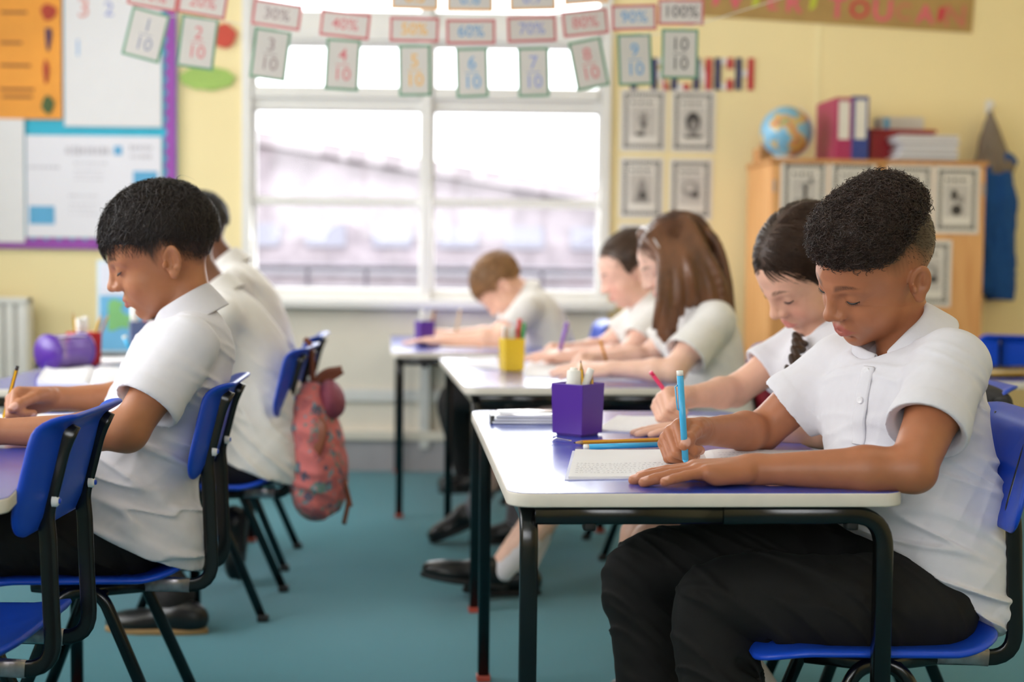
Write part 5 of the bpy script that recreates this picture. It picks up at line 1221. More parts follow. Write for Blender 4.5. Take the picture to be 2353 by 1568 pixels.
pot(PZ(183, 842, TH), 0.075, 0.098, math.radians(48), m_red, 'red pencil pot behind the purple case on the left table',
    [('yellow_pencil', -0.012, 0.012, -0.10, 0, 0.150, 0.0036, m_pyel, 'thin pencil at the left in the red pot', True),
     ('white_marker', -0.008, 0.0, -0.06, 0, 0.130, 0.0085, m_tipw, 'white marker in the red pot', False),
     ('white_marker', 0.004, 0.004, 0.02, 0, 0.135, 0.0085, m_tipw, 'taller white marker in the middle of the red pot', False),
     ('brown_pencil', 0.012, -0.004, 0.28, 0, 0.148, 0.005, m_pyel, 'thick pencil leaning right in the red pot', True),
     ('brown_pencil', 0.018, 0.0, 0.38, 0.1, 0.155, 0.0036, m_por, 'thin pencil leaning farthest right in the red pot', True)])
pot(PZ(300, 832, TH), 0.062, 0.125, math.radians(20), mat('grey_blue_plastic', (96, 112, 150), 0.4), 'grey blue pot in front of the boy in profile, near his chin',
    [('white_marker', -0.01, 0, -0.05, 0, 0.165, 0.011, m_tipw, 'white marker in the grey blue pot', False), ('orange_marker', 0.01, 0, 0.05, 0, 0.17, 0.007, mat('orange_plastic', (232, 120, 40), 0.4), 'orange marker in the grey blue pot', False)])

# pens in the hands
stick('blue_pen', PZ(1576, 1074, 0.597), P(1562, 852, 2.205), 0.0052, m_penb, 'sky blue pen upright in the curly haired boy hand', 'pen', False, clip=True, lead=m_penb)
stick('pink_pen', PZ(1583, 972, 0.597), P(1495, 855, 2.79), 0.0042, m_penp, 'pink pen in the hand of the girl with the braid', 'pen', False, cap=m_penp)
stick('violet_pen', P(1285, 812, 4.36), P(1303, 742, 4.32), 0.0062, m_penv, 'violet pen held at the middle table by the far girl', 'pen', False, cap=m_penv)
stick('brown_pencil', P(1397, 842, 3.92), P(1379, 782, 3.88), 0.0042, m_por, 'brown pencil in the hand of the auburn haired girl', 'pencil', True)
stick('beige_pencil', P(1046, 772, 5.45), P(1058, 712, 5.42), 0.0050, mat('pale_pencil_paint', (214, 188, 152), 0.5), 'pale pencil in the hand of the boy bent over the farthest table', 'pencil', True)
stick('yellow_pencil', P(6, 968, 2.72), P(40, 842, 2.70), 0.0037, m_pyel, 'yellow pencil in the hand of the boy in profile', 'pencil', False, m_pblk, lead=m_pwood, cap=m_lead)
stick('pale_blue_pen', P(302, 812, 3.9), P(285, 772, 3.9), 0.006, m_penb, 'light blue pen just in front of the boy in profile', 'pen', False)
# things lying on the near right table
def on_table(x, y, z=TH): return PZ(x, y, z)
stick('orange_pencil', on_table(1316, 1018, TH + 0.005), on_table(1545, 1010, TH + 0.005), 0.0042, m_por, 'orange pencil lying behind the blue pen on the near table', 'pencil', True, m_pyel)
stick('blue_pen', on_table(1560, 1021, TH + 0.006), on_table(1342, 1028, TH + 0.006), 0.0050, m_penb, 'sky blue pen lying in front of the orange pencil', 'pen', False)
q = thing('pen_cap', 'clear crumpled wrapper at the tip of the orange pencil', 'wrapper', on_table(1290, 1020))
mesh_obj('film', sweep([(-0.018, 0, 0.004), (-0.008, 0.003, 0.007), (0.004, -0.002, 0.006), (0.018, 0, 0.005)], circ(0.006, 7, 0.004), scale=[0.6, 1.1, 0.8, 0.5]), glass_mat('clear_film'), q, True)

def book(name, label, corners, th, m, n=16, curl=0.004, lines=None, cover=None):
    """open exercise book: corners near left, near right, far right, far left on the table; pages swell towards the fold at the middle"""
    a, b, c, d = [np.asarray(q, float) for q in corners]; t = thing(name, label, 'exercise book', (a + b + c + d) / 4); o = (a + b + c + d) / 4
    def pt(u, v, z): p = (a * (1 - u) + b * u) * (1 - v) + (d * (1 - u) + c * u) * v - o; return p + np.array([0, 0, z])
    hgt = lambda u: 0.001 + th * (1 - abs(abs(2 * u - 1) - 0.0) ** 1) ** 0.6 * (1 - math.exp(-((2 * u - 1) / 0.06) ** 2)) + curl * abs(2 * u - 1) ** 6
    for side, (u0, u1) in (('left_pages', (0, 0.5)), ('right_pages', (0.5, 1))):
        V = []; Fc = []
        for i in range(n + 1):
            u = u0 + (u1 - u0) * i / n
            for v in (0, 0.5, 1): V.append(pt(u, v, max(0.0012, hgt(u)) + (0.001 if v == 0.5 else 0)))
            for v in (0, 0.5, 1): V.append(pt(u, v, 0.0002))
        for i in range(n):
            for j in (0, 1): Fc += [(i * 6 + j, (i + 1) * 6 + j, (i + 1) * 6 + j + 1, i * 6 + j + 1), (i * 6 + 3 + j, i * 6 + 4 + j, (i + 1) * 6 + 4 + j, (i + 1) * 6 + 3 + j)]
            Fc += [(i * 6, i * 6 + 3, (i + 1) * 6 + 3, (i + 1) * 6), (i * 6 + 2, (i + 1) * 6 + 2, (i + 1) * 6 + 5, i * 6 + 5)]
        Fc += [(0, 1, 4, 3), (1, 2, 5, 4), (n * 6, n * 6 + 3, n * 6 + 4, n * 6 + 1), (n * 6 + 1, n * 6 + 4, n * 6 + 5, n * 6 + 2)]
        mesh_obj(side, (V, Fc), m, t, False)
    if cover: mesh_obj('cover', ([pt(u, v, z) for z in (0, 0.0012) for u, v in ((-0.012, -0.02), (1.012, -0.02), (1.012, 1.02), (-0.012, 1.02))], [(0, 3, 2, 1), (4, 5, 6, 7), (0, 1, 5, 4), (1, 2, 6, 5), (2, 3, 7, 6), (3, 0, 4, 7)]), cover, t)
    if lines:      # lines of pencil handwriting, too small to read
        g = np.random.default_rng(5); V = []; Fc = []
        for u0, u1, v0, v1, k in lines:
            for r in range(k):
                v = v0 + (v1 - v0) * r / max(1, k - 1); u = u0
                while u < u1 - 0.01:
                    w = g.uniform(0.004, 0.011); z = max(0.0012, hgt(u)) + 0.0014; i = len(V); dv = 0.005 * g.uniform(0.4, 1.0)
                    V += [pt(u, v, z), pt(u + w, v + dv * g.uniform(-1, 1), z), pt(u + w, v + dv + 0.004, z), pt(u, v + 0.004 + dv * 0.5, z)]; Fc.append((i, i + 1, i + 2, i + 3)); u += w + g.uniform(0.004, 0.012)
        mesh_obj('handwriting', (V, Fc), m_ink, t)
    return t
book('exercise_book', 'open exercise book under the curly haired boy hands', [on_table(1306, 1103), on_table(1962, 1092), on_table(1905, 1040), on_table(1322, 1039)], 0.005, m_paper, lines=[(0.02, 0.40, 0.10, 0.42, 6), (0.55, 0.9, 0.3, 0.8, 6)], cover=mat('pale_lilac_cover', (206, 206, 226), 0.6))
book('exercise_book', 'open exercise book in front of the girl with the braid', [on_table(1372, 992), on_table(1740, 1002), on_table(1720, 962), on_table(1420, 960)], 0.004, m_paper, lines=[(0.04, 0.46, 0.1, 0.9, 7)], cover=MATS['pale_lilac_cover'])
book('exercise_book', 'open exercise book beside the yellow pot', [on_table(1205, 868), on_table(1470, 876), on_table(1430, 835), on_table(1215, 822)], 0.006, m_paper, cover=MATS['pale_lilac_cover'])
book('exercise_book', 'open exercise book under the boy bent over the farthest table', [on_table(1010, 802), on_table(1190, 803), on_table(1180, 786), on_table(1030, 785)], 0.004, m_paper)
book('exercise_book', 'open book in front of the purple case on the left table', [on_table(85, 884), on_table(330, 890), on_table(330, 850), on_table(110, 846)], 0.010, m_paper, curl=0.012)
book('exercise_book', 'exercise book under the forearm of the boy in profile', [on_table(-80, 985), on_table(185, 972), on_table(178, 955), on_table(-60, 958)], 0.004, m_paper)
def sheet(label, c4, m, z=0.0, cat='paper sheet', name='paper_sheet'):
    c4 = [np.asarray(q, float) for q in c4]; o = sum(c4) / 4; V = []; n = 6
    for k in (0.0012, 0.0):
        for i in range(n + 1):
            for j in range(n + 1):
                u, v = i / n, j / n; p = (c4[0] * (1 - u) + c4[1] * u) * (1 - v) + (c4[3] * (1 - u) + c4[2] * u) * v - o
                V.append(p + np.array([0, 0, z + k + 0.003 * math.sin(3 * u + 2 * v) ** 2 * u]))
    N = (n + 1) ** 2; Fc = []
    for i in range(n):
        for j in range(n):
            a = i * (n + 1) + j; Fc += [(a, a + n + 1, a + n + 2, a + 1), (N + a, N + a + 1, N + a + n + 2, N + a + n + 1)]
    for a, b in [(i * (n + 1), (i + 1) * (n + 1)) for i in range(n)] + [(i * (n + 1) + n, (i + 1) * (n + 1) + n) for i in range(n)] + [(j, j + 1) for j in range(n)] + [(n * (n + 1) + j, n * (n + 1) + j + 1) for j in range(n)]: Fc.append((a, b, N + b, N + a))
    return tag(mesh_obj(name, (V, Fc), m, loc=None), label, cat) if False else _sheet(V, Fc, m, o, label, cat, name)
def _sheet(V, Fc, m, o, label, cat, name):
    ob = mesh_obj(name, (V, Fc), m); ob.location = tuple(o); return tag(ob, label, cat)
sheet('pale printed sheet lying left of the yellow pot', [on_table(1068, 846), on_table(1150, 850), on_table(1140, 822), on_table(1075, 822)], mat('printed_sheet', (206, 202, 210), 0.7, var=0.2, vscale=60), 0.0005)
sheet('loose white sheet behind the purple case on the left table', [on_table(215, 838), on_table(330, 838), on_table(320, 822), on_table(225, 822)], m_paper, 0.0005)
# mini whiteboards with a dark clip edge
q = thing('wipe_board', 'stack of small white wipe boards with a dark edge beside the purple pot', 'whiteboard', on_table(1215, 972), math.radians(4))
for i in range(3): mesh_obj('board', bbox(-0.075 + 0.004 * i, 0.085 + 0.003 * i, -0.03, 0.052, 0.001 + 0.006 * i, 0.0055 + 0.006 * i, 0.0015), mat('wipe_board_white', (236, 238, 242), 0.15, coat=0.5), q)
mesh_obj('clip_edge', bbox(-0.079, -0.070, -0.028, 0.045, 0.0, 0.017, 0.002), m_pblk, q)
mesh_obj('film_pocket', sweep([(-0.06, -0.01, 0.0225), (0.0, 0.0, 0.024), (0.08, 0.01, 0.022)], circ(0.03, 10, 0.003)), mat('glossy_white_film', (240, 240, 244), 0.12, coat=0.6), q, True)
# purple cylinder case lying on the left table
q = thing('cylinder_case', 'purple see-through cylinder case lying on the left table', 'pencil case', PZ(150, 850, TH), math.radians(64))
Rx = roty(math.pi / 2)
m_pfilm = mat('purple_tinted_film', (150, 120, 200), 0.15, alpha=0.55, spec=0.6)
mesh_obj('film_wall', xf(lathe([(0.0495, 0.0), (0.050, 0.012), (0.0485, 0.06), (0.050, 0.118), (0.0495, 0.13)], 28), Rx, (-0.065, 0, 0.052)), m_pfilm, q, True)
for x in (-0.068, 0.062): mesh_obj('end_disc', xf(lathe([(0.0, 0.008), (0.046, 0.008), (0.052, 0.006), (0.0525, 0.0), (0.0, 0.0)], 30), Rx, (x, 0, 0.0525)), m_purple, q, True)
mesh_obj('dark_contents', xf(bbox(-0.03, 0.05, -0.03, 0.03, -0.046, -0.02, 0.008), None, (0, 0, 0.052)), mat('dark_contents', (48, 30, 80), 0.6), q, True)
mesh_obj('zip_band', sweep([(-0.05, -0.028, 0.096), (0.0, -0.026, 0.0985), (0.05, -0.028, 0.096)], circ(0.005, 8, 0.002)), mat('pale_zip', (222, 214, 236), 0.4), q, True)
# clear pencil case far right
q = thing('pencil_case', 'clear pencil case with yellow pens on the table at the right edge', 'pencil case', PZ(2320, 868, TH))
mesh_obj('film_wall', bbox(-0.07, 0.07, -0.03, 0.03, 0.0, 0.035, 0.012, 3), glass_mat('clear_case_film', (236, 236, 230)), q, True)
for i, (mm, y) in enumerate(((m_pyel, -0.016), (m_tipw, 0.0), (m_pyel, 0.012), (m_pblk, 0.02))): mesh_obj('pen', sweep([(-0.06, y, 0.010 + 0.004 * i), (0.055, y + 0.005, 0.012 + 0.004 * i)], circ(0.005, 8)), mm, q, True)

# map panel standing at the far end of the left table
q = thing('map_panel', 'standing panel with blue and green map behind the left table', 'map panel', P(280, 815, 5.2))
q.rotation_euler = (0, 0, math.radians(3)); hgt = 0.345
mesh_obj('board', bbox(-0.09, 0.10, 0.0, 0.012, 0.0, hgt, 0.003), mat('pale_panel_frame', (206, 222, 232), 0.5), q)
mesh_obj('blue_sea', box(-0.078, 0.088, -0.002, 0.0, 0.015, 0.215), mat('map_blue', (108, 178, 222), 0.5, var=0.06, vscale=9), q); mesh_obj('white_sky', box(-0.078, 0.088, -0.002, 0.0, 0.217, hgt - 0.012), mat('map_pale', (226, 226, 240), 0.6), q)
mesh_obj('green_land', prism([(-0.05, 0.09), (-0.035, 0.085), (0.0, 0.10), (0.03, 0.095), (0.035, 0.14), (0.01, 0.15), (-0.005, 0.165), (0.01, 0.19), (-0.03, 0.205), (-0.048, 0.19)], -0.0035, -0.002), mat('map_green', (126, 188, 118), 0.5), q)
mesh_obj('dark_base', bbox(-0.11, 0.12, -0.03, 0.04, -0.025, 0.006, 0.003), mat('dark_base', (62, 58, 54), 0.5), q)
sh = thing('low_shelf', 'low dark topped shelf behind the left table below the window', 'shelf', (P(280, 820, 5.2)[0], 5.25, 0))
zt = P(280, 820, 5.2)[2] - 0.020
mesh_obj('top', bbox(-0.30, 0.16, -0.12, 0.16, zt - 0.03, zt, 0.004), MATS['dark_base'], sh)
for x in (-0.28, 0.12): mesh_obj('side_panel', box(x, x + 0.02, -0.11, 0.15, 0, zt - 0.03), mat('shelf_side', (150, 128, 100), 0.5), sh)
mesh_obj('back_panel', box(-0.28, 0.14, 0.13, 0.15, 0, zt - 0.03), MATS['shelf_side'], sh)

# ================================================================== bags and jackets
def floral(name):
    m = mat(name, (206, 112, 110), 0.8, var=0.10, bump=0.2, bscale=500); N = m.node_tree.nodes; L = m.node_tree.links; b = N['Principled BSDF']; tc = N.new('ShaderNodeTexCoord'); prev = None
    src = b.inputs['Base Color'].links[0].from_socket
    for i, (sc, c, thr) in enumerate(((20.0, (96, 92, 112), 0.34), (25.0, (104, 132, 126), 0.32), (34.0, (110, 150, 160), 0.24), (16.0, (176, 96, 98), 0.34))):
        v = N.new('ShaderNodeTexVoronoi'); v.inputs['Scale'].default_value = sc; mp = N.new('ShaderNodeMapping'); mp.inputs['Location'].default_value = (i * 3.1, i * 1.7, i * 2.3); nz = N.new('ShaderNodeTexNoise'); nz.inputs['Scale'].default_value = 60
        ad = N.new('ShaderNodeVectorMath'); ad.operation = 'MULTIPLY_ADD'; ad.inputs[1].default_value = (0.05, 0.05, 0.05)
        L.new(tc.outputs['Object'], mp.inputs['Vector']); L.new(tc.outputs['Object'], nz.inputs['Vector']); L.new(nz.outputs['Color'], ad.inputs[0]); L.new(mp.outputs['Vector'], ad.inputs[2]); L.new(ad.outputs[0], v.inputs['Vector'])
        r = N.new('ShaderNodeMath'); r.operation = 'LESS_THAN'; r.inputs[1].default_value = thr; L.new(v.outputs['Distance'], r.inputs[0])
        mx = N.new('ShaderNodeMix'); mx.data_type = 'RGBA'; mx.inputs['B'].default_value = lin(c); L.new(r.outputs[0], mx.inputs['Factor']); L.new(src, mx.inputs['A']); src = mx.outputs['Result']
    L.new(src, b.inputs['Base Color']); return m
def backpack():
    o = np.array([-0.485, 3.70, 0.0]); t = thing('backpack', 'pink flowered backpack with brown straps hanging from the blue chair', 'backpack', o); Y = 3.70
    p = lambda x, y, dy=0.0: P(x, y, Y + dy)
    F = Field((-0.64, 3.55, 0.18), (-0.36, 3.86, 0.66), 0.005)
    pts = [p(718, 905), p(722, 960), p(727, 1030), p(731, 1100), p(738, 1150)]
    etube(F, pts, [(0.085, 0.035), (0.115, 0.046), (0.125, 0.058), (0.125, 0.064), (0.105, 0.045)], (0, 1, 0), 0.02, 4, 2.6)
    F.put(ell(p(735, 1105), (0.062, 0.11, 0.08)), 0.03); F.put(ell(p(762, 1060, -0.03), (0.03, 0.08, 0.10)), 0.03)
    F.warp(lambda x, y, z: 0.004 * folds(x, y, z, nrm((0.3, 0.3, 0.9)), 60.0, 0.7) + 0.004 * snoise(x, y, z, 16.0), 0.03)
    bd = mesh_obj('bag_body', F.mesh(2), floral('pink_floral_canvas'), t, True, o)
    F2 = Field(p(760, 930) - 0.12, p(760, 930) + 0.12, 0.004); F2.put(ell(p(764, 915, -0.02), (0.030, 0.080, 0.050), roty(0.35))); F2.put(ell(p(752, 940, -0.02), (0.028, 0.075, 0.030)), 0.02)
    mesh_obj('top_flap', F2.mesh(1), mat('plum_lining', (140, 66, 88), 0.7), t, True, o)
    mb = mat('brown_leather', (122, 62, 34), 0.5, var=0.12, vscale=30); fl = circ(0.014, 10, 0.003, p=4)
    V, f = sweep(spline([p(722, 905), p(735, 870), p(752, 856), p(775, 852), p(786, 850)], 6), circ(0.011, 10, 0.004), up=(0, 1, 0)); mesh_obj('top_handle', (V, f), mb, t, True, o)
    V, f = sweep(spline([p(786, 851), p(770, 862), p(750, 875), p(736, 905)], 6), circ(0.010, 10, 0.003), up=(0, 1, 0)); mesh_obj('top_handle', (V, f), mb, t, True, o)
    V, f = sweep(spline([p(700, 778), p(712, 792), p(717, 822), p(719, 880)], 6), circ(0.007, 10, 0.003), up=(0, 1, 0)); mesh_obj('hanging_loop', (V, f), mb, t, True, o)
    V, f = sweep(spline([p(722, 960, -0.12), p(740, 990, -0.14), p(720, 1060, -0.14), p(700, 1110, -0.12)], 6), fl, up=(0, 1, 0)); mesh_obj('shoulder_strap', (V, f), mb, t, True, o)
    for q4 in ([p(786, 1090, -0.05), p(795, 1120, -0.06), p(806, 1165, -0.06)], [p(790, 1100, -0.05), p(800, 1150, -0.06), p(790, 1205, -0.06)]):
        V, f = sweep(spline(q4, 6), circ(0.006, 8, 0.003), up=(0, 1, 0)); mesh_obj('loose_strap', (V, f), mb, t, True, o)
    F3 = Field(p(715, 1150) - 0.14, p(715, 1150) + 0.14, 0.005); F3.put(ell(p(722, 1140), (0.055, 0.10, 0.05))); F3.cut(lambda x, y, z: (z - P(722, 1150, Y)[2]) - 0.35 * (x - P(722, 1150, Y)[0]) * -1); mesh_obj('dark_base', F3.mesh(1), mat('slate_base', (70, 74, 82), 0.7), t, True, o)
backpack()
def soft_bag(name, label, cat, prims, lo, hi, m, o, h=0.006, wr=0.006):
    F = Field(lo, hi, h)
    for pr_, k in prims: F.put(pr_, k)
    F.warp(lambda x, y, z: wr * folds(x, y, z, nrm((0.7, 0.3, 0.2)), 55.0, 0.7) + wr * 0.6 * snoise(x, y, z, 16.0), 0.03)
    t = thing(name, label, cat, o); mesh_obj('cloth', F.mesh(2), m, t, True, np.asarray(o, float)); return t
soft_bag('jacket', 'black jacket hanging over the chair behind the curly haired boy', 'jacket', [(econe((0.925, 2.80, 0.66), (0.93, 2.80, 0.50), (0.19, 0.030), (0.19, 0.040), (0, 1, 0)), 0), (econe((0.93, 2.80, 0.50), (0.885, 2.78, 0.20), (0.18, 0.040), (0.13, 0.045), (0, 1, 0)), 0.03)],
         (0.78, 2.55, 0.10), (1.05, 3.05, 0.76), mat('black_jacket_cloth', (26, 25, 24), 0.8, var=0.1, vscale=20), (0.92, 2.80, 0.0))
t = soft_bag('school_bag', 'dark red and black school bag hanging behind the auburn haired girl', 'school bag', [(econe((0.70, 3.98, 0.60), (0.715, 3.98, 0.36), (0.12, 0.045), (0.13, 0.06), (0, 1, 0)), 0)], (0.58, 3.82, 0.25), (0.84, 4.16, 0.72), mat('dark_red_nylon', (150, 18, 44), 0.6, var=0.1, vscale=12), (0.71, 3.98, 0.0))
mesh_obj('strap', sweep(spline([(0.70, 3.93, 0.67), (0.665, 3.90, 0.62), (0.655, 3.88, 0.50)], 6), circ(0.018, 10, 0.005), up=(0, 1, 0)), m_pblk, t, True, (0.71, 3.98, 0))
# ================================================================== things on the walls
def wx(x, y, d=0.0): q = P(x, y, WY - d); return q[0], q[2]
def flat(name, x0, y0, x1, y1, d, th, m, label=None, cat=None, parent=None, o=None, group=None, r=0.0):
    """a flat thing on the back wall between two pixels, its face d in front of the wall"""
    (a, zb), (b, za) = wx(x0, y1, d), wx(x1, y0, d); a2 = wx(x0, y0, d)[0]; a = (a + a2) / 2
    vf = box(a, b, WY - d, WY - d + th, zb, za)
    if parent is not None: return mesh_obj(name, vf, m, parent, loc=o)
    c = np.array([(a + b) / 2, WY - d, zb]); ob = mesh_obj(name, vf, m, loc=c); ob.location = tuple(c); return tag(ob, label, cat, group)

# display board with a scalloped purple border
m_bluep = mat('blue_backing_paper', (46, 178, 208), 0.6, var=0.04); m_purp = mat('purple_border_paper', (150, 66, 168), 0.5, var=0.04)
o = np.array([-1.95, WY, 0.95]); db = thing('display_board', 'display board with blue backing and scalloped purple border', 'display board', o)
bx1, bz0 = wx(405, 300, 0.02)[0], wx(200, 573, 0.02)[1]
mesh_obj('backing', box(XL + 0.1, bx1, WY - 0.02, WY - 0.001, bz0, 2.4), m_bluep, db, loc=o)
def scallop(n, L, w, a):           # strip along x of length L with a wavy upper edge
    pts = [(0, 0), (L, 0)]
    for i in range(n * 6, -1, -1): t = i / 6.0; pts.append((L * i / (n * 6), w + a * abs(math.sin(math.pi * t)) ** 0.7))
    return pts
v, f = prism(scallop(26, 1.45, 0.034, 0.014), WY - 0.0235, WY - 0.0205); v = np.asarray(v); mesh_obj('border_bottom', (v + np.array([bx1 - 1.45, 0, bz0]), f), m_purp, db, loc=o)
v, f = prism(scallop(26, 1.45, 0.034, 0.014), WY - 0.0238, WY - 0.0208); v = np.asarray(v); w2 = v.copy(); w2[:, 0] = -v[:, 2]; w2[:, 2] = v[:, 0]; mesh_obj('border_side', (w2 + np.array([bx1, 0, bz0]), f), m_purp, db, loc=o)
OS = flat('orange_sheet', -60, -60, 141, 272, 0.032, 0.002, mat('orange_paper', (240, 158, 52), 0.6, var=0.1, vscale=4), 'orange paper sheet with red and green drawings on the display board', 'paper sheet')
def on_sheet(outline, c, d, m, name, label, cat='drawing', parent=None):
    x, z = wx(*c, d); v, f = prism(outline, -0.001, 0.0)
    if parent is not None: return mesh_obj(name, (np.asarray(v) + np.array([x, WY - d, z]), f), m, parent, loc=np.array(parent.location), label=label)
    ob = mesh_obj(name, (np.asarray(v), f), m); ob.location = (x, WY - d, z); return tag(ob, label, cat)
def blob(rx, rz, n=18, wob=0.12, k=3, ph=0.0): return [((1 + wob * math.sin(k * 2 * math.pi * i / n + ph)) * rx * math.cos(2 * math.pi * i / n), (1 + wob * math.cos(k * 2 * math.pi * i / n + ph)) * rz * math.sin(2 * math.pi * i / n)) for i in range(n)]
m_dred = mat('dark_red_ink', (176, 62, 40), 0.7); m_dgreen = mat('dark_green_ink', (76, 96, 52), 0.7); m_brown = mat('brown_ink', (150, 92, 40), 0.7); m_dpur = mat('dark_purple_ink', (82, 52, 84), 0.7)
on_sheet(blob(0.033, 0.034), (112, 28), 0.035, m_dred, 'red_drawing', 'round red figure drawn at the top of the orange sheet', parent=OS)
on_sheet([(-0.012, 0.05), (0.014, 0.05), (0.018, 0.02), (0.006, -0.045), (-0.004, -0.045), (-0.01, 0.0)], (110, 92), 0.035, m_dpur, 'dark_drawing', 'dark pointed figure in the middle of the orange sheet', parent=OS)
on_sheet(blob(0.012, 0.05), (106, 165), 0.035, m_dred, 'red_drawing', 'thin red stroke low on the orange sheet', parent=OS)
on_sheet(blob(0.027, 0.038, 14, 0.1, 4), (110, 241), 0.035, m_dgreen, 'green_drawing', 'small dark green figure at the bottom of the orange sheet', parent=OS)
for i, (x0, x1, y) in enumerate(((2, 62, 28), (0, 50, 98), (0, 70, 150), (0, 78, 205), (5, 74, 222))):
    (a, z), (b_, _) = wx(x0, y, 0.035), wx(x1, y, 0.035); mesh_obj('ink_line', box(a, b_, WY - 0.0345, WY - 0.034, z - 0.006, z + 0.006), m_brown, OS, loc=np.array(OS.location))
WS = flat('paper_sheet', 147, -60, 371, 290, 0.030, 0.0015, m_paper, 'tall white sheet with faint coloured figures on the display board', 'paper sheet')
for s_, x, y, sz, c in (('3', 192, 20, 0.115, (226, 150, 140)), ('2', 250, 22, 0.085, (150, 160, 214)), ('1', 179, 112, 0.10, (168, 196, 232))):
    px, pz = wx(x, y, 0.0315); mesh_obj('numeral', xf(text_vf(s_, sz), None, (px, WY - 0.0315, pz)), mat('faint_ink_' + s_, c, 0.7), WS, loc=np.array(WS.location))
flat('paper_sheet', -60, 272, 55, 556, 0.031, 0.0015, m_paper, 'white sheet at the left picture edge below the orange one', 'paper sheet')
sheet2 = flat('paper_sheet', 60, 314, 371, 545, 0.029, 0.0015, mat('lilac_white_paper', (232, 230, 238), 0.7, var=0.01), 'wide white sheet with blue squares low on the display board', 'paper sheet')
m_bsq = mat('blue_square_paper', (92, 168, 212), 0.6)
for x0, y0, x1, y1, w in ((67, 474, 125, 515, 'blue square at the lower left of the wide white sheet'), (306, 394, 362, 432, 'blue square at the right of the wide white sheet'), (262, 336, 280, 356, 'tiny blue square near the top of the wide white sheet')):
    flat('blue_square', x0, y0, x1, y1, 0.0305, 0.001, m_bsq, parent=sheet2, o=np.array(sheet2.location))
m_faint = mat('faint_grey_print', (200, 196, 204), 0.8)
k = 0
for x0, x1, y, hh in ((150, 245, 346, 22), (298, 350, 340, 12), (300, 345, 360, 10), (64, 138, 384, 9), (170, 245, 375, 5), (172, 238, 392, 3), (170, 240, 402, 3), (172, 235, 412, 3), (158, 222, 450, 5), (160, 225, 468, 3), (158, 220, 480, 3), (160, 226, 492, 3)):
    (a, z), (b_, _) = wx(x0, y, 0.03), wx(x1, y, 0.03); V = []; Fc = []; g = np.random.default_rng(k); u = 0; k += 1
    while u < b_ - a:
        w_ = g.uniform(0.006, 0.016); h_ = hh / 533 * g.uniform(0.6, 1.0); i = len(V); V += [(u, 0, -h_ / 2), (u + w_, 0, -h_ / 2), (u + w_, 0, h_ / 2), (u, 0, h_ / 2)]; Fc.append((i, i + 1, i + 2, i + 3)); u += w_ + g.uniform(0.004, 0.008)
    mesh_obj('printed_line', ([(p_[0] + a - sheet2.location[0], -0.0012, p_[2] + z - sheet2.location[2]) for p_ in V], Fc), m_faint, sheet2)
# radiator
o = np.array([-2.045 - 0.35, WY - 0.11, 0.10]); rd = thing('radiator', 'white panel radiator below the display board', 'radiator', o); zt = 0.735
for i in range(13):
    x = -0.30 + 0.05 * i; mesh_obj('rib', bbox(x + 0.004, x + 0.046, -0.03, 0.03, 0.05, zt - 0.12, 0.012, 3), m_white, rd, True)
mesh_obj('top_grille', bbox(-0.31, 0.352, -0.038, 0.038, zt - 0.125, zt - 0.10, 0.004), m_white, rd); mesh_obj('back_panel', bbox(-0.305, 0.347, 0.0, 0.03, 0.03, zt - 0.12, 0.004), m_white, rd)
mesh_obj('end_cap', bbox(0.345, 0.352, -0.036, 0.036, 0.04, zt - 0.10, 0.003), m_white, rd); mesh_obj('valve', sweep([(0.33, 0, 0.06), (0.37, 0, 0.06), (0.37, 0, -0.1)], circ(0.012, 10)), m_worn, rd, True)
for x in (-0.2, 0.2): mesh_obj('wall_bracket', box(x, x + 0.03, 0.03, 0.109, 0.1, 0.5), m_white, rd)
# paper cut-outs
m_cr = mat('red_cutout_paper', (200, 72, 52), 0.6); m_cg = mat('green_cutout_paper', (160, 192, 96), 0.6, var=0.08)
on_sheet(blob(0.058, 0.052, 20, 0.08, 5), (512, 82), 0.012, m_cr, 'paper_cutout', 'round red paper cut-out beside the window', 'cut-out')
on_sheet(blob(0.118, 0.050, 40, 0.05, 9), (476, 180), 0.010, m_cg, 'paper_cutout', 'wide green leafy paper cut-out beside the window', 'cut-out')

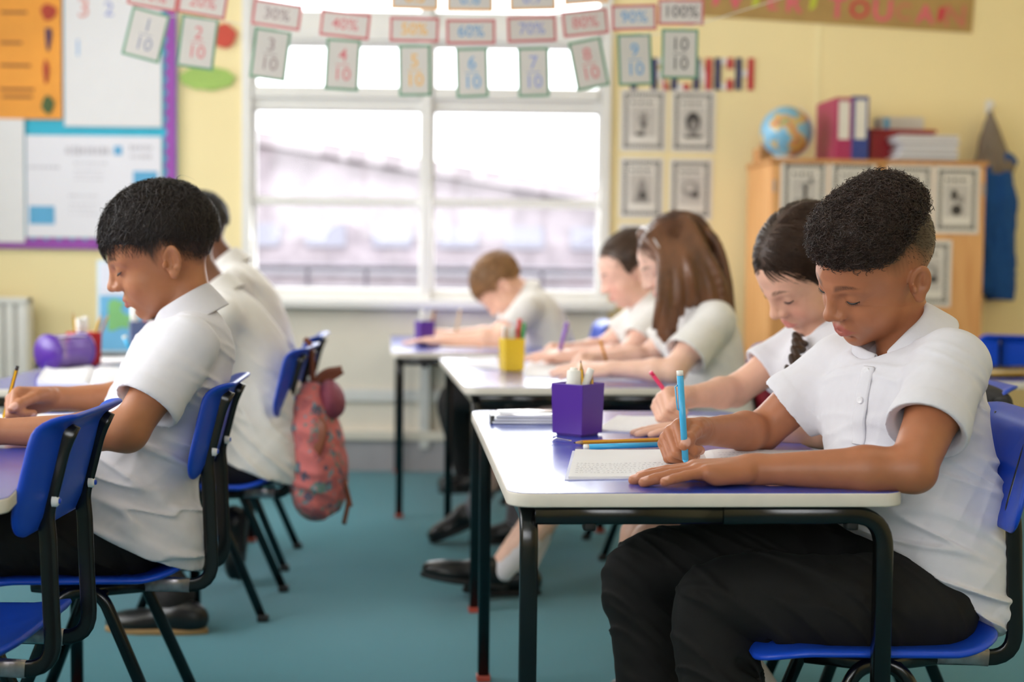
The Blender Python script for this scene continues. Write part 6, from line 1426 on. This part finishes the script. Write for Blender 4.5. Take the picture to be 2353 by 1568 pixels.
# ------------------------------------------------------------------ card garlands across the room
m_cardw = mat('card_white', (226, 220, 214), 0.6, var=0.02, tl=0.25); m_cr_red = mat('card_red_border', (206, 112, 116), 0.6, tl=0.2); m_cr_grn = mat('card_green_border', (112, 160, 130), 0.6, tl=0.2); m_cr_or = mat('card_orange_border', (236, 190, 120), 0.6, tl=0.3)
m_string = mat('white_string', (226, 222, 214), 0.7)
INK = {'k': (150, 152, 170), 'r': (214, 128, 132), 'g': (160, 140, 140), 'o': (236, 180, 80), 'b': (110, 164, 208), 'v': (150, 160, 210), 'd': (110, 104, 104)}
WORD = ['one', 'two', 'three', 'four', 'five', 'six', 'seven', 'eight', 'nine', 'ten']
def card(label, cx, cy, w, h, tilt, Y, lines, border, ink, turn=0.0):
    c = P(cx, cy, Y); W_, H_ = w * Y / F_PX, h * Y / F_PX; t = thing('number_card', label, 'number card', c, group='garland cards'); t.rotation_euler = (0, math.radians(tilt) , math.radians(turn))
    mesh_obj('card', bbox(-W_ / 2, W_ / 2, 0, 0.001, -H_ / 2, H_ / 2, 0.0003, 1), border, t)
    e = 0.0075; mesh_obj('white_face', box(-W_ / 2 + e, W_ / 2 - e, -0.0006, 0.0, -H_ / 2 + e, H_ / 2 - e), m_cardw, t)
    for s_, sz, z in lines:
        mesh_obj('figure', xf(text_vf(s_, sz, 0.0002, offset=0.004), None, (0, -0.001, z)), mat('card_ink_' + ink, INK[ink], 0.7), t)
    if len(lines) == 2: mesh_obj('fraction_bar', box(-0.019, 0.019, -0.0012, -0.0004, -0.0012, 0.0012), mat('card_ink_' + ink, INK[ink], 0.7), t)
    return c, t
FR = [(335, 80, 88, 112, -14, 'k'), (454, 98, 84, 118, -7, 'r'), (621, 125, 82, 114, -7, 'g'), (787, 149, 78, 116, -3, 'r'), (953, 162, 74, 116, 1, 'o'), (1085, 167, 74, 112, 2, 'b'), (1226, 166, 72, 112, 2, 'v'), (1353, 147, 76, 112, 12, 'r'), (1459, 137, 78, 116, 3, 'b'), (1562, 124, 84, 112, 0, 'd')]
PC = [(352, -8, 112, 54, -9, 'r'), (466, 6, 110, 60, -9, 'r'), (636, 34, 112, 58, -8, 'g'), (793, 57, 114, 58, -6, 'r'), (952, 68, 112, 56, -1, 'o'), (1082, 73, 112, 56, 1, 'b'), (1222, 67, 112, 58, 3, 'v'), (1345, 52, 104, 58, 7, 'r'), (1457, 40, 102, 58, 2, 'b'), (1565, 28, 104, 58, 0, 'd')]
DC = [(790, -38, 108, 60, -4, 'r'), (954, -10, 108, 62, -1, 'o'), (1080, -6, 106, 62, 0, 'b'), (1224, -8, 106, 62, 2, 'v'), (1345, -22, 100, 60, 5, 'r')]
tops = {0: [], 1: [], 2: []}
for i, (x, y, w, h, a, k) in enumerate(FR):
    c, t = card('%s tenths fraction card with green border on the garland' % WORD[i], x, y, w, h, -a, 4.10, [(str(i + 1), 0.052, 0.026), ('10', 0.052, -0.028)], m_cr_grn, k, 4 * math.sin(i)); tops[0].append(c + np.array([0, 0.002, h * 4.1 / F_PX / 2]))
for i, (x, y, w, h, a, k) in enumerate(PC):
    c, t = card('%s percent card with red border on the garland' % ('ten', 'twenty', 'thirty', 'forty', 'fifty', 'sixty', 'seventy', 'eighty', 'ninety', 'hundred')[i], x, y, w, h, -a, 4.12, [('%d%%' % (10 * i + 10), 0.046, 0.0)], m_cr_red, k, 4 * math.cos(i)); tops[1].append(c + np.array([0, 0.002, h * 4.1 / F_PX / 2]))
for i, (x, y, w, h, a, k) in enumerate(DC):
    c, t = card('zero point %s card with orange border at the top edge' % WORD[3 + i], x, y, w, h, -a, 4.14, [('0.%d' % (i + 4), 0.05, -0.004)], m_cr_or, k); tops[2].append(c + np.array([0, 0.002, h * 4.1 / F_PX / 2]))
for k, nm in ((0, 'string of the fraction cards across the window'), (1, 'string of the percent cards across the window'), (2, 'string of the decimal cards at the top edge')):
    pts = tops[k]; a = pts[0] + np.array([-0.5, 0, 0.18]); b_ = pts[-1] + np.array([0.5, 0, 0.16]); V, f = sweep(spline([a] + pts + [b_], 5), circ(0.0012, 5)); c = pts[4 if k < 2 else 2]
    ob = mesh_obj('garland_string', (np.asarray(V) - c, f), m_string); ob.location = tuple(c); tag(ob, nm, 'string')

# ------------------------------------------------------------------ posters: laminated sheets with a dashed black border and a grey picture
m_lamin = mat('laminated_poster', (226, 220, 212), 0.35, var=0.03, coat=0.8, coat_rough=0.12); m_pk = mat('poster_black_print', (58, 54, 54), 0.5); m_pg = mat('poster_grey_print', (150, 144, 140), 0.5); m_pl = mat('poster_light_print', (196, 190, 184), 0.5)
def poster(label, c, W_, H_, pic, rz=0.0, parent_loc=None, lean=0.0):
    t = thing('poster', label, 'poster', c, rz); mesh_obj('sheet', bbox(-W_ / 2, W_ / 2, 0, 0.0015, -H_ / 2, H_ / 2, 0.0005, 1), m_lamin, t)
    V = []; Fc = []; e = 0.016; s_ = 0.009
    def qd(x0, x1, z0, z1): i = len(V); V.extend([(x0, -0.0008, z0), (x1, -0.0008, z0), (x1, -0.0008, z1), (x0, -0.0008, z1)]); Fc.append((i, i + 1, i + 2, i + 3))
    nx, nz = 13, 19
    for i in range(nx):
        x = -W_ / 2 + e + (W_ - 2 * e - s_) * i / (nx - 1)
        for z in (-H_ / 2 + e, H_ / 2 - e - s_ * 1.3): qd(x, x + s_ * 0.95, z, z + s_ * 1.3)
    for i in range(nz):
        z = -H_ / 2 + e + (H_ - 2 * e - s_) * i / (nz - 1)
        for x in (-W_ / 2 + e, W_ / 2 - e - s_ * 1.3): qd(x, x + s_ * 1.3, z, z + s_ * 0.95)
    for z in (-H_ / 2 + e + 0.016, H_ / 2 - e - 0.018): qd(-W_ / 2 + e + 0.014, W_ / 2 - e - 0.014, z, z + 0.0025)
    for x in (-W_ / 2 + e + 0.014, W_ / 2 - e - 0.0165): qd(x, x + 0.0025, -H_ / 2 + e + 0.016, H_ / 2 - e - 0.016)
    mesh_obj('dashed_border', (V, Fc), m_pk, t)
    iw, ih = W_ - 0.075, H_ - 0.085
    def sh(outl, m, name='picture', d=0.0012): v, f = prism([(x * iw, z * ih) for x, z in outl], -d, -0.0002); mesh_obj(name, (v, f), m, t)
    R_ = lambda x0, x1, z0, z1: [(x0, z0), (x1, z0), (x1, z1), (x0, z1)]
    El = lambda cx, cz, rx, rz, n=18, wob=0.0, k=5: [(cx + (1 + wob * math.sin(k * 2 * math.pi * i / n)) * rx * math.cos(2 * math.pi * i / n), cz + (1 + wob * math.sin(k * 2 * math.pi * i / n)) * rz * math.sin(2 * math.pi * i / n)) for i in range(n)]
    sh(R_(-0.44, 0.44, -0.38, 0.34), m_pl, 'picture_ground', 0.0006)
    for i in range(6): sh(R_(-0.42 + 0.14 * i, -0.32 + 0.14 * i, 0.39, 0.46), m_pg if i % 2 else m_pk, 'title_mark')
    if pic == 'head': sh(El(0, -0.02, 0.27, 0.24, 22, 0.06, 7), m_pk); sh(El(0.02, -0.10, 0.14, 0.14), m_pg, d=0.0016); sh(R_(-0.10, 0.14, -0.36, -0.2), m_pg); sh(R_(-0.3, 0.34, -0.40, -0.33), m_pk, d=0.0016)
    elif pic == 'bottle': sh(R_(-0.34, 0.36, -0.42, -0.12), m_pg); sh(El(0.1, -0.26, 0.2, 0.13), m_pk, d=0.0016); sh(R_(-0.02, 0.10, -0.12, 0.22), m_pk); sh(R_(-0.12, 0.20, 0.14, 0.20), m_pg); sh(El(0.24, 0.28, 0.08, 0.05), m_pk)
    elif pic == 'flower': sh(R_(-0.03, 0.03, -0.38, 0.0), m_pg); sh(El(0, 0.05, 0.16, 0.16, 30, 0.25, 6), m_pg); sh(El(0, -0.12, 0.1, 0.05), m_pk, d=0.0016); sh(El(-0.1, -0.32, 0.16, 0.05), m_pk)
    elif pic == 'shell': sh(El(0, 0.0, 0.34, 0.20), m_pg); sh(El(0.18, -0.14, 0.16, 0.07), m_pk, d=0.0016); sh(El(-0.05, 0.04, 0.2, 0.1), m_pl, d=0.0016)
    elif pic == 'stack': sh(El(-0.1, 0.1, 0.12, 0.12), m_pk); sh(El(0.14, 0.0, 0.12, 0.1), m_pg); sh(El(0.0, -0.22, 0.2, 0.12), m_pk)
    else: sh([(-0.3, -0.36), (0.3, -0.36), (0.16, 0.1), (0.02, 0.28), (-0.14, 0.05)], m_pg); sh(El(0.05, -0.18, 0.12, 0.1), m_pk, d=0.0016)
    return t
def wall_poster(label, x0, y0, x1, y1, pic):
    (a, zb), (b_, za) = wx(x0, y1, 0.004), wx(x1, y0, 0.004); poster(label, ((a + b_) / 2, WY - 0.004, (za + zb) / 2), b_ - a, za - zb, pic)
wall_poster('flower poster in the left column, top row, right of the window', 1424, 206, 1533, 348, 'flower'); wall_poster('poster of a dark haired head, top of the right column', 1540, 208, 1645, 350, 'head')
wall_poster('poster of a small plant in the left column, second row', 1422, 362, 1526, 502, 'mound'); wall_poster('poster of a shell in the right column, second row', 1536, 365, 1638, 505, 'shell')
wall_poster('poster at the left of the lowest row, behind the girls', 1420, 514, 1524, 654, 'stack'); wall_poster('poster at the right of the lowest row, behind the auburn hair', 1533, 517, 1634, 657, 'bottle')

# French tricolour letters
def tricolour():
    m = mat('tricolour_card', (230, 228, 226), 0.6); N = m.node_tree.nodes; L = m.node_tree.links; tc = N.new('ShaderNodeTexCoord'); sx = N.new('ShaderNodeSeparateXYZ'); L.new(tc.outputs['Generated'], sx.inputs[0]); r = N.new('ShaderNodeValToRGB'); r.color_ramp.interpolation = 'CONSTANT'
    e = r.color_ramp.elements; e[0].color = lin((40, 44, 92)); e[0].position = 0; e[1].color = lin((232, 228, 224)); e[1].position = 0.36; q = e.new(0.66); q.color = lin((190, 30, 50)); L.new(sx.outputs['X'], r.inputs['Fac']); L.new(r.outputs['Color'], N['Principled BSDF'].inputs['Base Color']); return m
mt = tricolour()
V1, V2 = [(0, 0), (0.34, 0), (0.34, 1), (0, 1)], [(0.66, 0), (1, 0), (1, 1), (0.66, 1)]; TP, MD, BT = [[(0, z), (1, z), (1, z + 0.2), (0, z + 0.2)] for z in (0.8, 0.42, 0.0)]
for s_, x in (('F', 1470), ('R', 1517), ('E', 1563), ('N', 1614), ('C', 1663), ('H', 1711)):
    c = wx(x, 170, 0.006); bars = {'F': [V1, TP, MD], 'R': [V1, TP, MD, [(0.66, 0.5), (1, 0.5), (1, 0.9), (0.66, 0.9)], [(0.35, 0.45), (0.66, 0.45), (1, 0), (0.66, 0)]], 'E': [V1, TP, MD, BT], 'N': [V1, V2, [(0.0, 1), (0.36, 1), (1, 0), (0.64, 0)]], 'C': [V1, TP, BT, [(0.66, 0.66), (1, 0.66), (1, 0.9), (0.66, 0.9)], [(0.66, 0.1), (1, 0.1), (1, 0.34), (0.66, 0.34)]], 'H': [V1, V2, MD]}[s_]
    ob = mesh_obj('letter', join(*[prism([((u - 0.5) * 0.078, (v - 0.5) * 0.135) for u, v in q], -0.0015 - 0.0001 * i, 0.0015) for i, q in enumerate(bars)]), mt); ob.location = (c[0], WY - 0.006, c[1]); tag(ob, 'tricolour letter %s of the word on the yellow wall' % s_, 'letter', 'tricolour wall letters')
# kraft paper banner with pink letters
bn = thing('banner', 'brown paper banner with pink letters high on the wall', 'banner', (wx(1930, 40)[0], WY - 0.004, wx(1930, 40)[1])); ang = math.atan(0.05); bn.rotation_euler = (0, ang, 0)
mesh_obj('kraft_paper', box(-0.60, 0.565, -0.001, 0.001, -0.032, 0.17), mat('kraft_paper', (176, 142, 84), 0.7, var=0.08, vscale=9), bn)
m_pkl = mat('pink_letter_card', (226, 96, 120), 0.6); m_rdl = mat('red_letter_card', (206, 48, 72), 0.6); m_ylg = mat('lime_card', (196, 206, 60), 0.6); m_rosy = mat('dusky_pink_card', (200, 120, 96), 0.6)
for s_, x, m, z, sz in (('V', 1690, m_pkl, 0.045, 0.13), ('E', 1775, m_pkl, 0.045, 0.10), ('R', 1822, m_pkl, 0.045, 0.12), ('T', 1922, m_pkl, 0.035, 0.13), ('O', 1972, m_rdl, 0.035, 0.11), ('U', 2025, m_pkl, 0.035, 0.13), ('C', 2072, m_rosy, 0.035, 0.10), ('A', 2122, m_pkl, 0.030, 0.11), ('N', 2190, m_rosy, 0.03, 0.13)):
    mesh_obj('letter', xf(text_vf(s_, sz, 0.001, offset=0.012), None, ((x - 1930) / 533.0, -0.003, z)), m, bn)
for x, m, z in ((1645, m_pkl, 0.045), (1735, m_ylg, 0.05), (1865, m_ylg, 0.055), (2156, m_rdl, 0.035)):
    v, f = prism([(-0.012, -0.035), (0.012, -0.02), (0.02, 0.035), (-0.006, 0.03)], -0.003, -0.001); mesh_obj('decoration', (np.asarray(v) + np.array([(x - 1930) / 533.0, 0, z]), f), m, bn)

# ------------------------------------------------------------------ cupboard with what stands on it
CYF = 5.66; CT = 1.335
c0 = P(1775, 362, CYF); c1 = P(2267, 374, CYF + 0.07); cw = float(np.linalg.norm((c1 - c0)[:2])); ca = math.atan2(c1[1] - c0[1], c1[0] - c0[0])
m_beech = wood_mat('beech_veneer', (228, 172, 112), (214, 152, 92)); m_beech2 = wood_mat('beech_edge', (206, 148, 90), (188, 130, 76))
cb = thing('cupboard', 'tall beech cupboard with posters on its doors', 'cupboard', (c0[0], c0[1], 0), ca)
D = 0.40
mesh_obj('side_panel', bbox(0, 0.018, 0.02, D, 0, CT - 0.02, 0.002), m_beech, cb); mesh_obj('side_panel', bbox(cw - 0.018, cw, 0.02, D, 0, CT - 0.02, 0.002), m_beech, cb)
mesh_obj('back_panel', box(0.018, cw - 0.018, D - 0.012, D, 0, CT - 0.02), m_beech, cb); mesh_obj('top', bbox(-0.008, cw + 0.008, -0.005, D, CT - 0.02, CT, 0.003), m_beech2, cb); mesh_obj('plinth', box(0.01, cw - 0.01, 0.03, D - 0.02, 0, 0.06), m_beech2, cb)
for i in (0, 1):
    x0 = 0.004 + i * (cw / 2); d_ = mesh_obj('door', bbox(x0, x0 + cw / 2 - 0.006, 0, 0.019, 0.065, CT - 0.024, 0.002), m_beech, cb)
    hx = cw / 2 + (-0.03 if i == 0 else 0.03); mesh_obj('door_handle', sweep(fillet([(hx, 0, 0.72), (hx, -0.025, 0.72), (hx, -0.025, 0.84), (hx, 0, 0.84)], 0.012), circ(0.005, 8)), m_worn, d_, True)
    for z in (0.25, 1.2): mesh_obj('hinge', bbox(x0 + (0.0 if i == 0 else cw / 2 - 0.018), x0 + (0.012 if i == 0 else cw / 2 - 0.006), -0.004, 0.0, z, z + 0.05, 0.001), m_worn, d_)
def door_poster(label, x0, y0, x1, y1, pic):
    a, b_ = P(x0, y1, CYF + 0.02), P(x1, y0, CYF + 0.05); u = (a + b_) / 2; r = rotz(-ca) @ (u - np.array([c0[0], c0[1], 0])); q = np.array([c0[0], c0[1], 0]) + rotz(ca) @ np.array([r[0], -0.003, r[2]])
    poster(label, q, abs(b_[0] - a[0]), abs(b_[2] - a[2]), pic, ca)
door_poster('poster with bottle and glass at the left of the cupboard doors', 1788, 370, 1898, 520, 'bottle'); door_poster('poster on the left cupboard door behind the curly hair', 1903, 372, 2010, 522, 'mound')
door_poster('poster on the right cupboard door beside the curly hair', 2038, 378, 2146, 530, 'flower'); door_poster('poster at the right edge of the cupboard doors', 2150, 382, 2257, 536, 'stack'); door_poster('lower poster on the right cupboard door above the boy ear', 2084, 552, 2190, 705, 'shell')
# on top of the cupboard
def ct(x, y, d): q = P(x, y, CYF + d); q[2] = CT; return q
g0 = ct(1805, 350, 0.17); gl = thing('globe', 'small globe with blue seas on the cupboard', 'globe', g0)
mg = mat('globe_map', (110, 170, 206), 0.3, coat=0.4); N = mg.node_tree.nodes; L = mg.node_tree.links; nz = N.new('ShaderNodeTexNoise'); nz.inputs['Scale'].default_value = 13; nz.inputs['Detail'].default_value = 4; tc = N.new('ShaderNodeTexCoord'); L.new(tc.outputs['Object'], nz.inputs['Vector'])
r = N.new('ShaderNodeValToRGB'); r.color_ramp.interpolation = 'CONSTANT'; e = r.color_ramp.elements; e[0].color = lin((120, 180, 212)); e[1].position = 0.52; e[1].color = lin((206, 178, 106)); q = e.new(0.60); q.color = lin((206, 130, 96)); q = e.new(0.66); q.color = lin((150, 170, 110)); L.new(nz.outputs['Fac'], r.inputs['Fac']); L.new(r.outputs['Color'], N['Principled BSDF'].inputs['Base Color'])
mesh_obj('ball', xf(lathe([(0.104 * math.sin(math.pi * i / 20), -0.104 * math.cos(math.pi * i / 20)) for i in range(21)], 32), None, (0, 0, 0.118)), mg, gl, True)
mesh_obj('base', lathe([(0.0, 0.028), (0.02, 0.026), (0.045, 0.014), (0.062, 0.010), (0.064, 0.0)], 24), m_white, gl, True)
mesh_obj('arc', sweep([(0.109 * math.sin(a), 0, 0.118 - 0.109 * math.cos(a)) for a in np.linspace(0.0, 2.7, 22)], circ(0.003, 6, 0.006)), m_white, gl, True)
def binder(label, x, y0, y1, w, m, ml, d):
    a = ct(x, y1, d); hgt = (y1 - y0) * (CYF + d) / F_PX; t = thing('ring_binder', label, 'ring binder', a, ca)
    mesh_obj('spine', bbox(0, w, 0, 0.004, 0, hgt, 0.001), m, t); mesh_obj('cover', bbox(0, 0.004, 0.002, 0.27, 0, hgt, 0.001), m, t); mesh_obj('cover', bbox(w - 0.004, w, 0.002, 0.27, 0, hgt, 0.001), m, t)
    mesh_obj('pages', box(0.006, w - 0.006, 0.01, 0.21, 0.004, hgt - 0.012), m_paper, t); mesh_obj('spine_label', box(w * 0.16, w * 0.84, -0.001, 0.0, hgt * 0.33, hgt * 0.94), ml, t)
    mesh_obj('finger_ring', xf(lathe([(0.008, -0.002), (0.012, -0.003), (0.013, 0.0)], 16), rotx(math.pi / 2), (w / 2, -0.001, hgt * 0.17)), m_worn, t, True)
binder('magenta ring binder on the cupboard beside the globe', 1919, 210, 352, 0.066, mat('magenta_binder', (170, 44, 92), 0.45), mat('binder_label', (226, 220, 208), 0.6), 0.06)
binder('dark blue ring binder leaning beside the magenta one', 1957, 208, 353, 0.066, mat('blue_binder', (48, 66, 140), 0.45), MATS['binder_label'], 0.06)
a = ct(1999, 353, 0.14); t = thing('storage_tray', 'dark red storage tray on the cupboard behind the paper stack', 'tray', a, ca); mr_ = mat('dark_red_tray', (150, 16, 34), 0.4)
mesh_obj('front_wall', bbox(0, 0.265, 0, 0.006, 0, 0.125, 0.002), mr_, t); mesh_obj('rear_wall', bbox(0, 0.265, 0.2, 0.206, 0, 0.125, 0.002), mr_, t); mesh_obj('side_wall', bbox(0, 0.006, 0, 0.206, 0, 0.125, 0.002), mr_, t); mesh_obj('side_wall', bbox(0.259, 0.265, 0, 0.206, 0, 0.125, 0.002), mr_, t); mesh_obj('tray_floor', box(0.004, 0.261, 0.004, 0.202, 0.002, 0.006), mr_, t); mesh_obj('rim', bbox(-0.008, 0.273, -0.010, 0.008, 0.118, 0.132, 0.003), mr_, t)
t = thing('white_box', 'white carton with blue end in the red tray', 'carton', a + rotz(ca) @ np.array([0.06, 0.05, 0.006]), ca); mesh_obj('carton', bbox(0, 0.18, 0, 0.10, 0, 0.182, 0.002), m_cardw, t); mesh_obj('blue_end', box(0.012, 0.035, -0.001, 0.0, 0.10, 0.175), m_bsq, t)
a = ct(2050, 358, 0.03); t = thing('paper_stack', 'tall stack of white paper and folders at the front of the cupboard', 'paper stack', a, ca); g = np.random.default_rng(4); z = 0
for i in range(14):
    hh = g.uniform(0.004, 0.010); x = 0.02 * g.normal() * 0.35; mesh_obj('folder', bbox(0.02 + x + 0.004 * i * (i < 9), 0.27 + x * 0.6, 0.0 + 0.004 * g.normal(), 0.11, z, z + hh - 0.0006, 0.0008, 1), m_paper if i % 3 else mat('grey_folder', (196, 190, 192), 0.6), t); z += hh
a = ct(1752, 352, 0.25); t = thing('wooden_block', 'small brown wooden block behind the globe', 'block', a, 0.3); mesh_obj('block', bbox(-0.03, 0.03, -0.03, 0.03, 0, 0.055, 0.004), m_beech2, t); mesh_obj('peg', bbox(-0.012, 0.012, -0.012, 0.012, 0.055, 0.075, 0.003), m_beech2, t)

# coat on a wall hook
def coat():
    o = P(2275, 250, WY - 0.05); t = thing('hooded_coat', 'blue coat with grey hood hanging on the wall beside the cupboard', 'coat', o); p = lambda x, y, d=0.07: P(x, y, WY - d)
    F = Field(p(2200, 400) - 0.12, p(2360, 235) + 0.12, 0.006)
    F.put(econe(p(2274, 262), p(2282, 385), (0.014, 0.014), (0.085, 0.055), (1, 0, 0)), 0)
    F.warp(lambda x, y, z: 0.006 * folds(x, y, z, nrm((1, 0.1, 0.2)), 90.0, 0.5) + 0.003 * snoise(x, y, z, 20.0), 0.03); mesh_obj('hood', F.mesh(2), mat('grey_hood_jersey', (128, 116, 104), 0.9, var=0.08, vscale=60, bump=0.3, bscale=600), t, True, o)
    F = Field(p(2180, 720) - 0.12, p(2380, 330) + 0.12, 0.006)
    F.put(econe(p(2286, 372), p(2292, 470), (0.070, 0.05), (0.072, 0.055), (1, 0, 0)), 0); F.put(econe(p(2292, 470), p(2300, 680), (0.072, 0.055), (0.060, 0.05), (1, 0, 0)), 0.02); F.put(econe(p(2260, 400), p(2265, 650), (0.05, 0.05), (0.05, 0.05), (1, 0, 0)), 0.03)
    F.put(cone(p(2320, 365), p(2328, 372), 0.022, 0.02), 0.02)
    F.cut(lambda x, y, z: np.maximum(P(2290, 690, WY - 0.07)[2] - z + 0 * x + 0 * y, -1))
    F.warp(lambda x, y, z: 0.009 * folds(x, y, z, nrm((1, 0.1, 0.08)), 75.0, 0.5) + 0.004 * snoise(x, y, z, 16.0), 0.04); mesh_obj('coat_body', F.mesh(2), mat('royal_blue_fleece', (14, 78, 150), 0.85, var=0.1, vscale=30), t, True, o)
    h = thing('wall_hook', 'small wall hook holding the blue coat', 'hook', p(2272, 246, 0.0)); mesh_obj('hook_plate', bbox(-0.015, 0.015, -0.006, 0, -0.03, 0.03, 0.002), m_white, h); mesh_obj('hook_arm', sweep(spline([(0, -0.004, 0.0), (0, -0.04, -0.012), (0, -0.06, 0.012)], 5), circ(0.005, 8)), m_white, h, True)
coat()
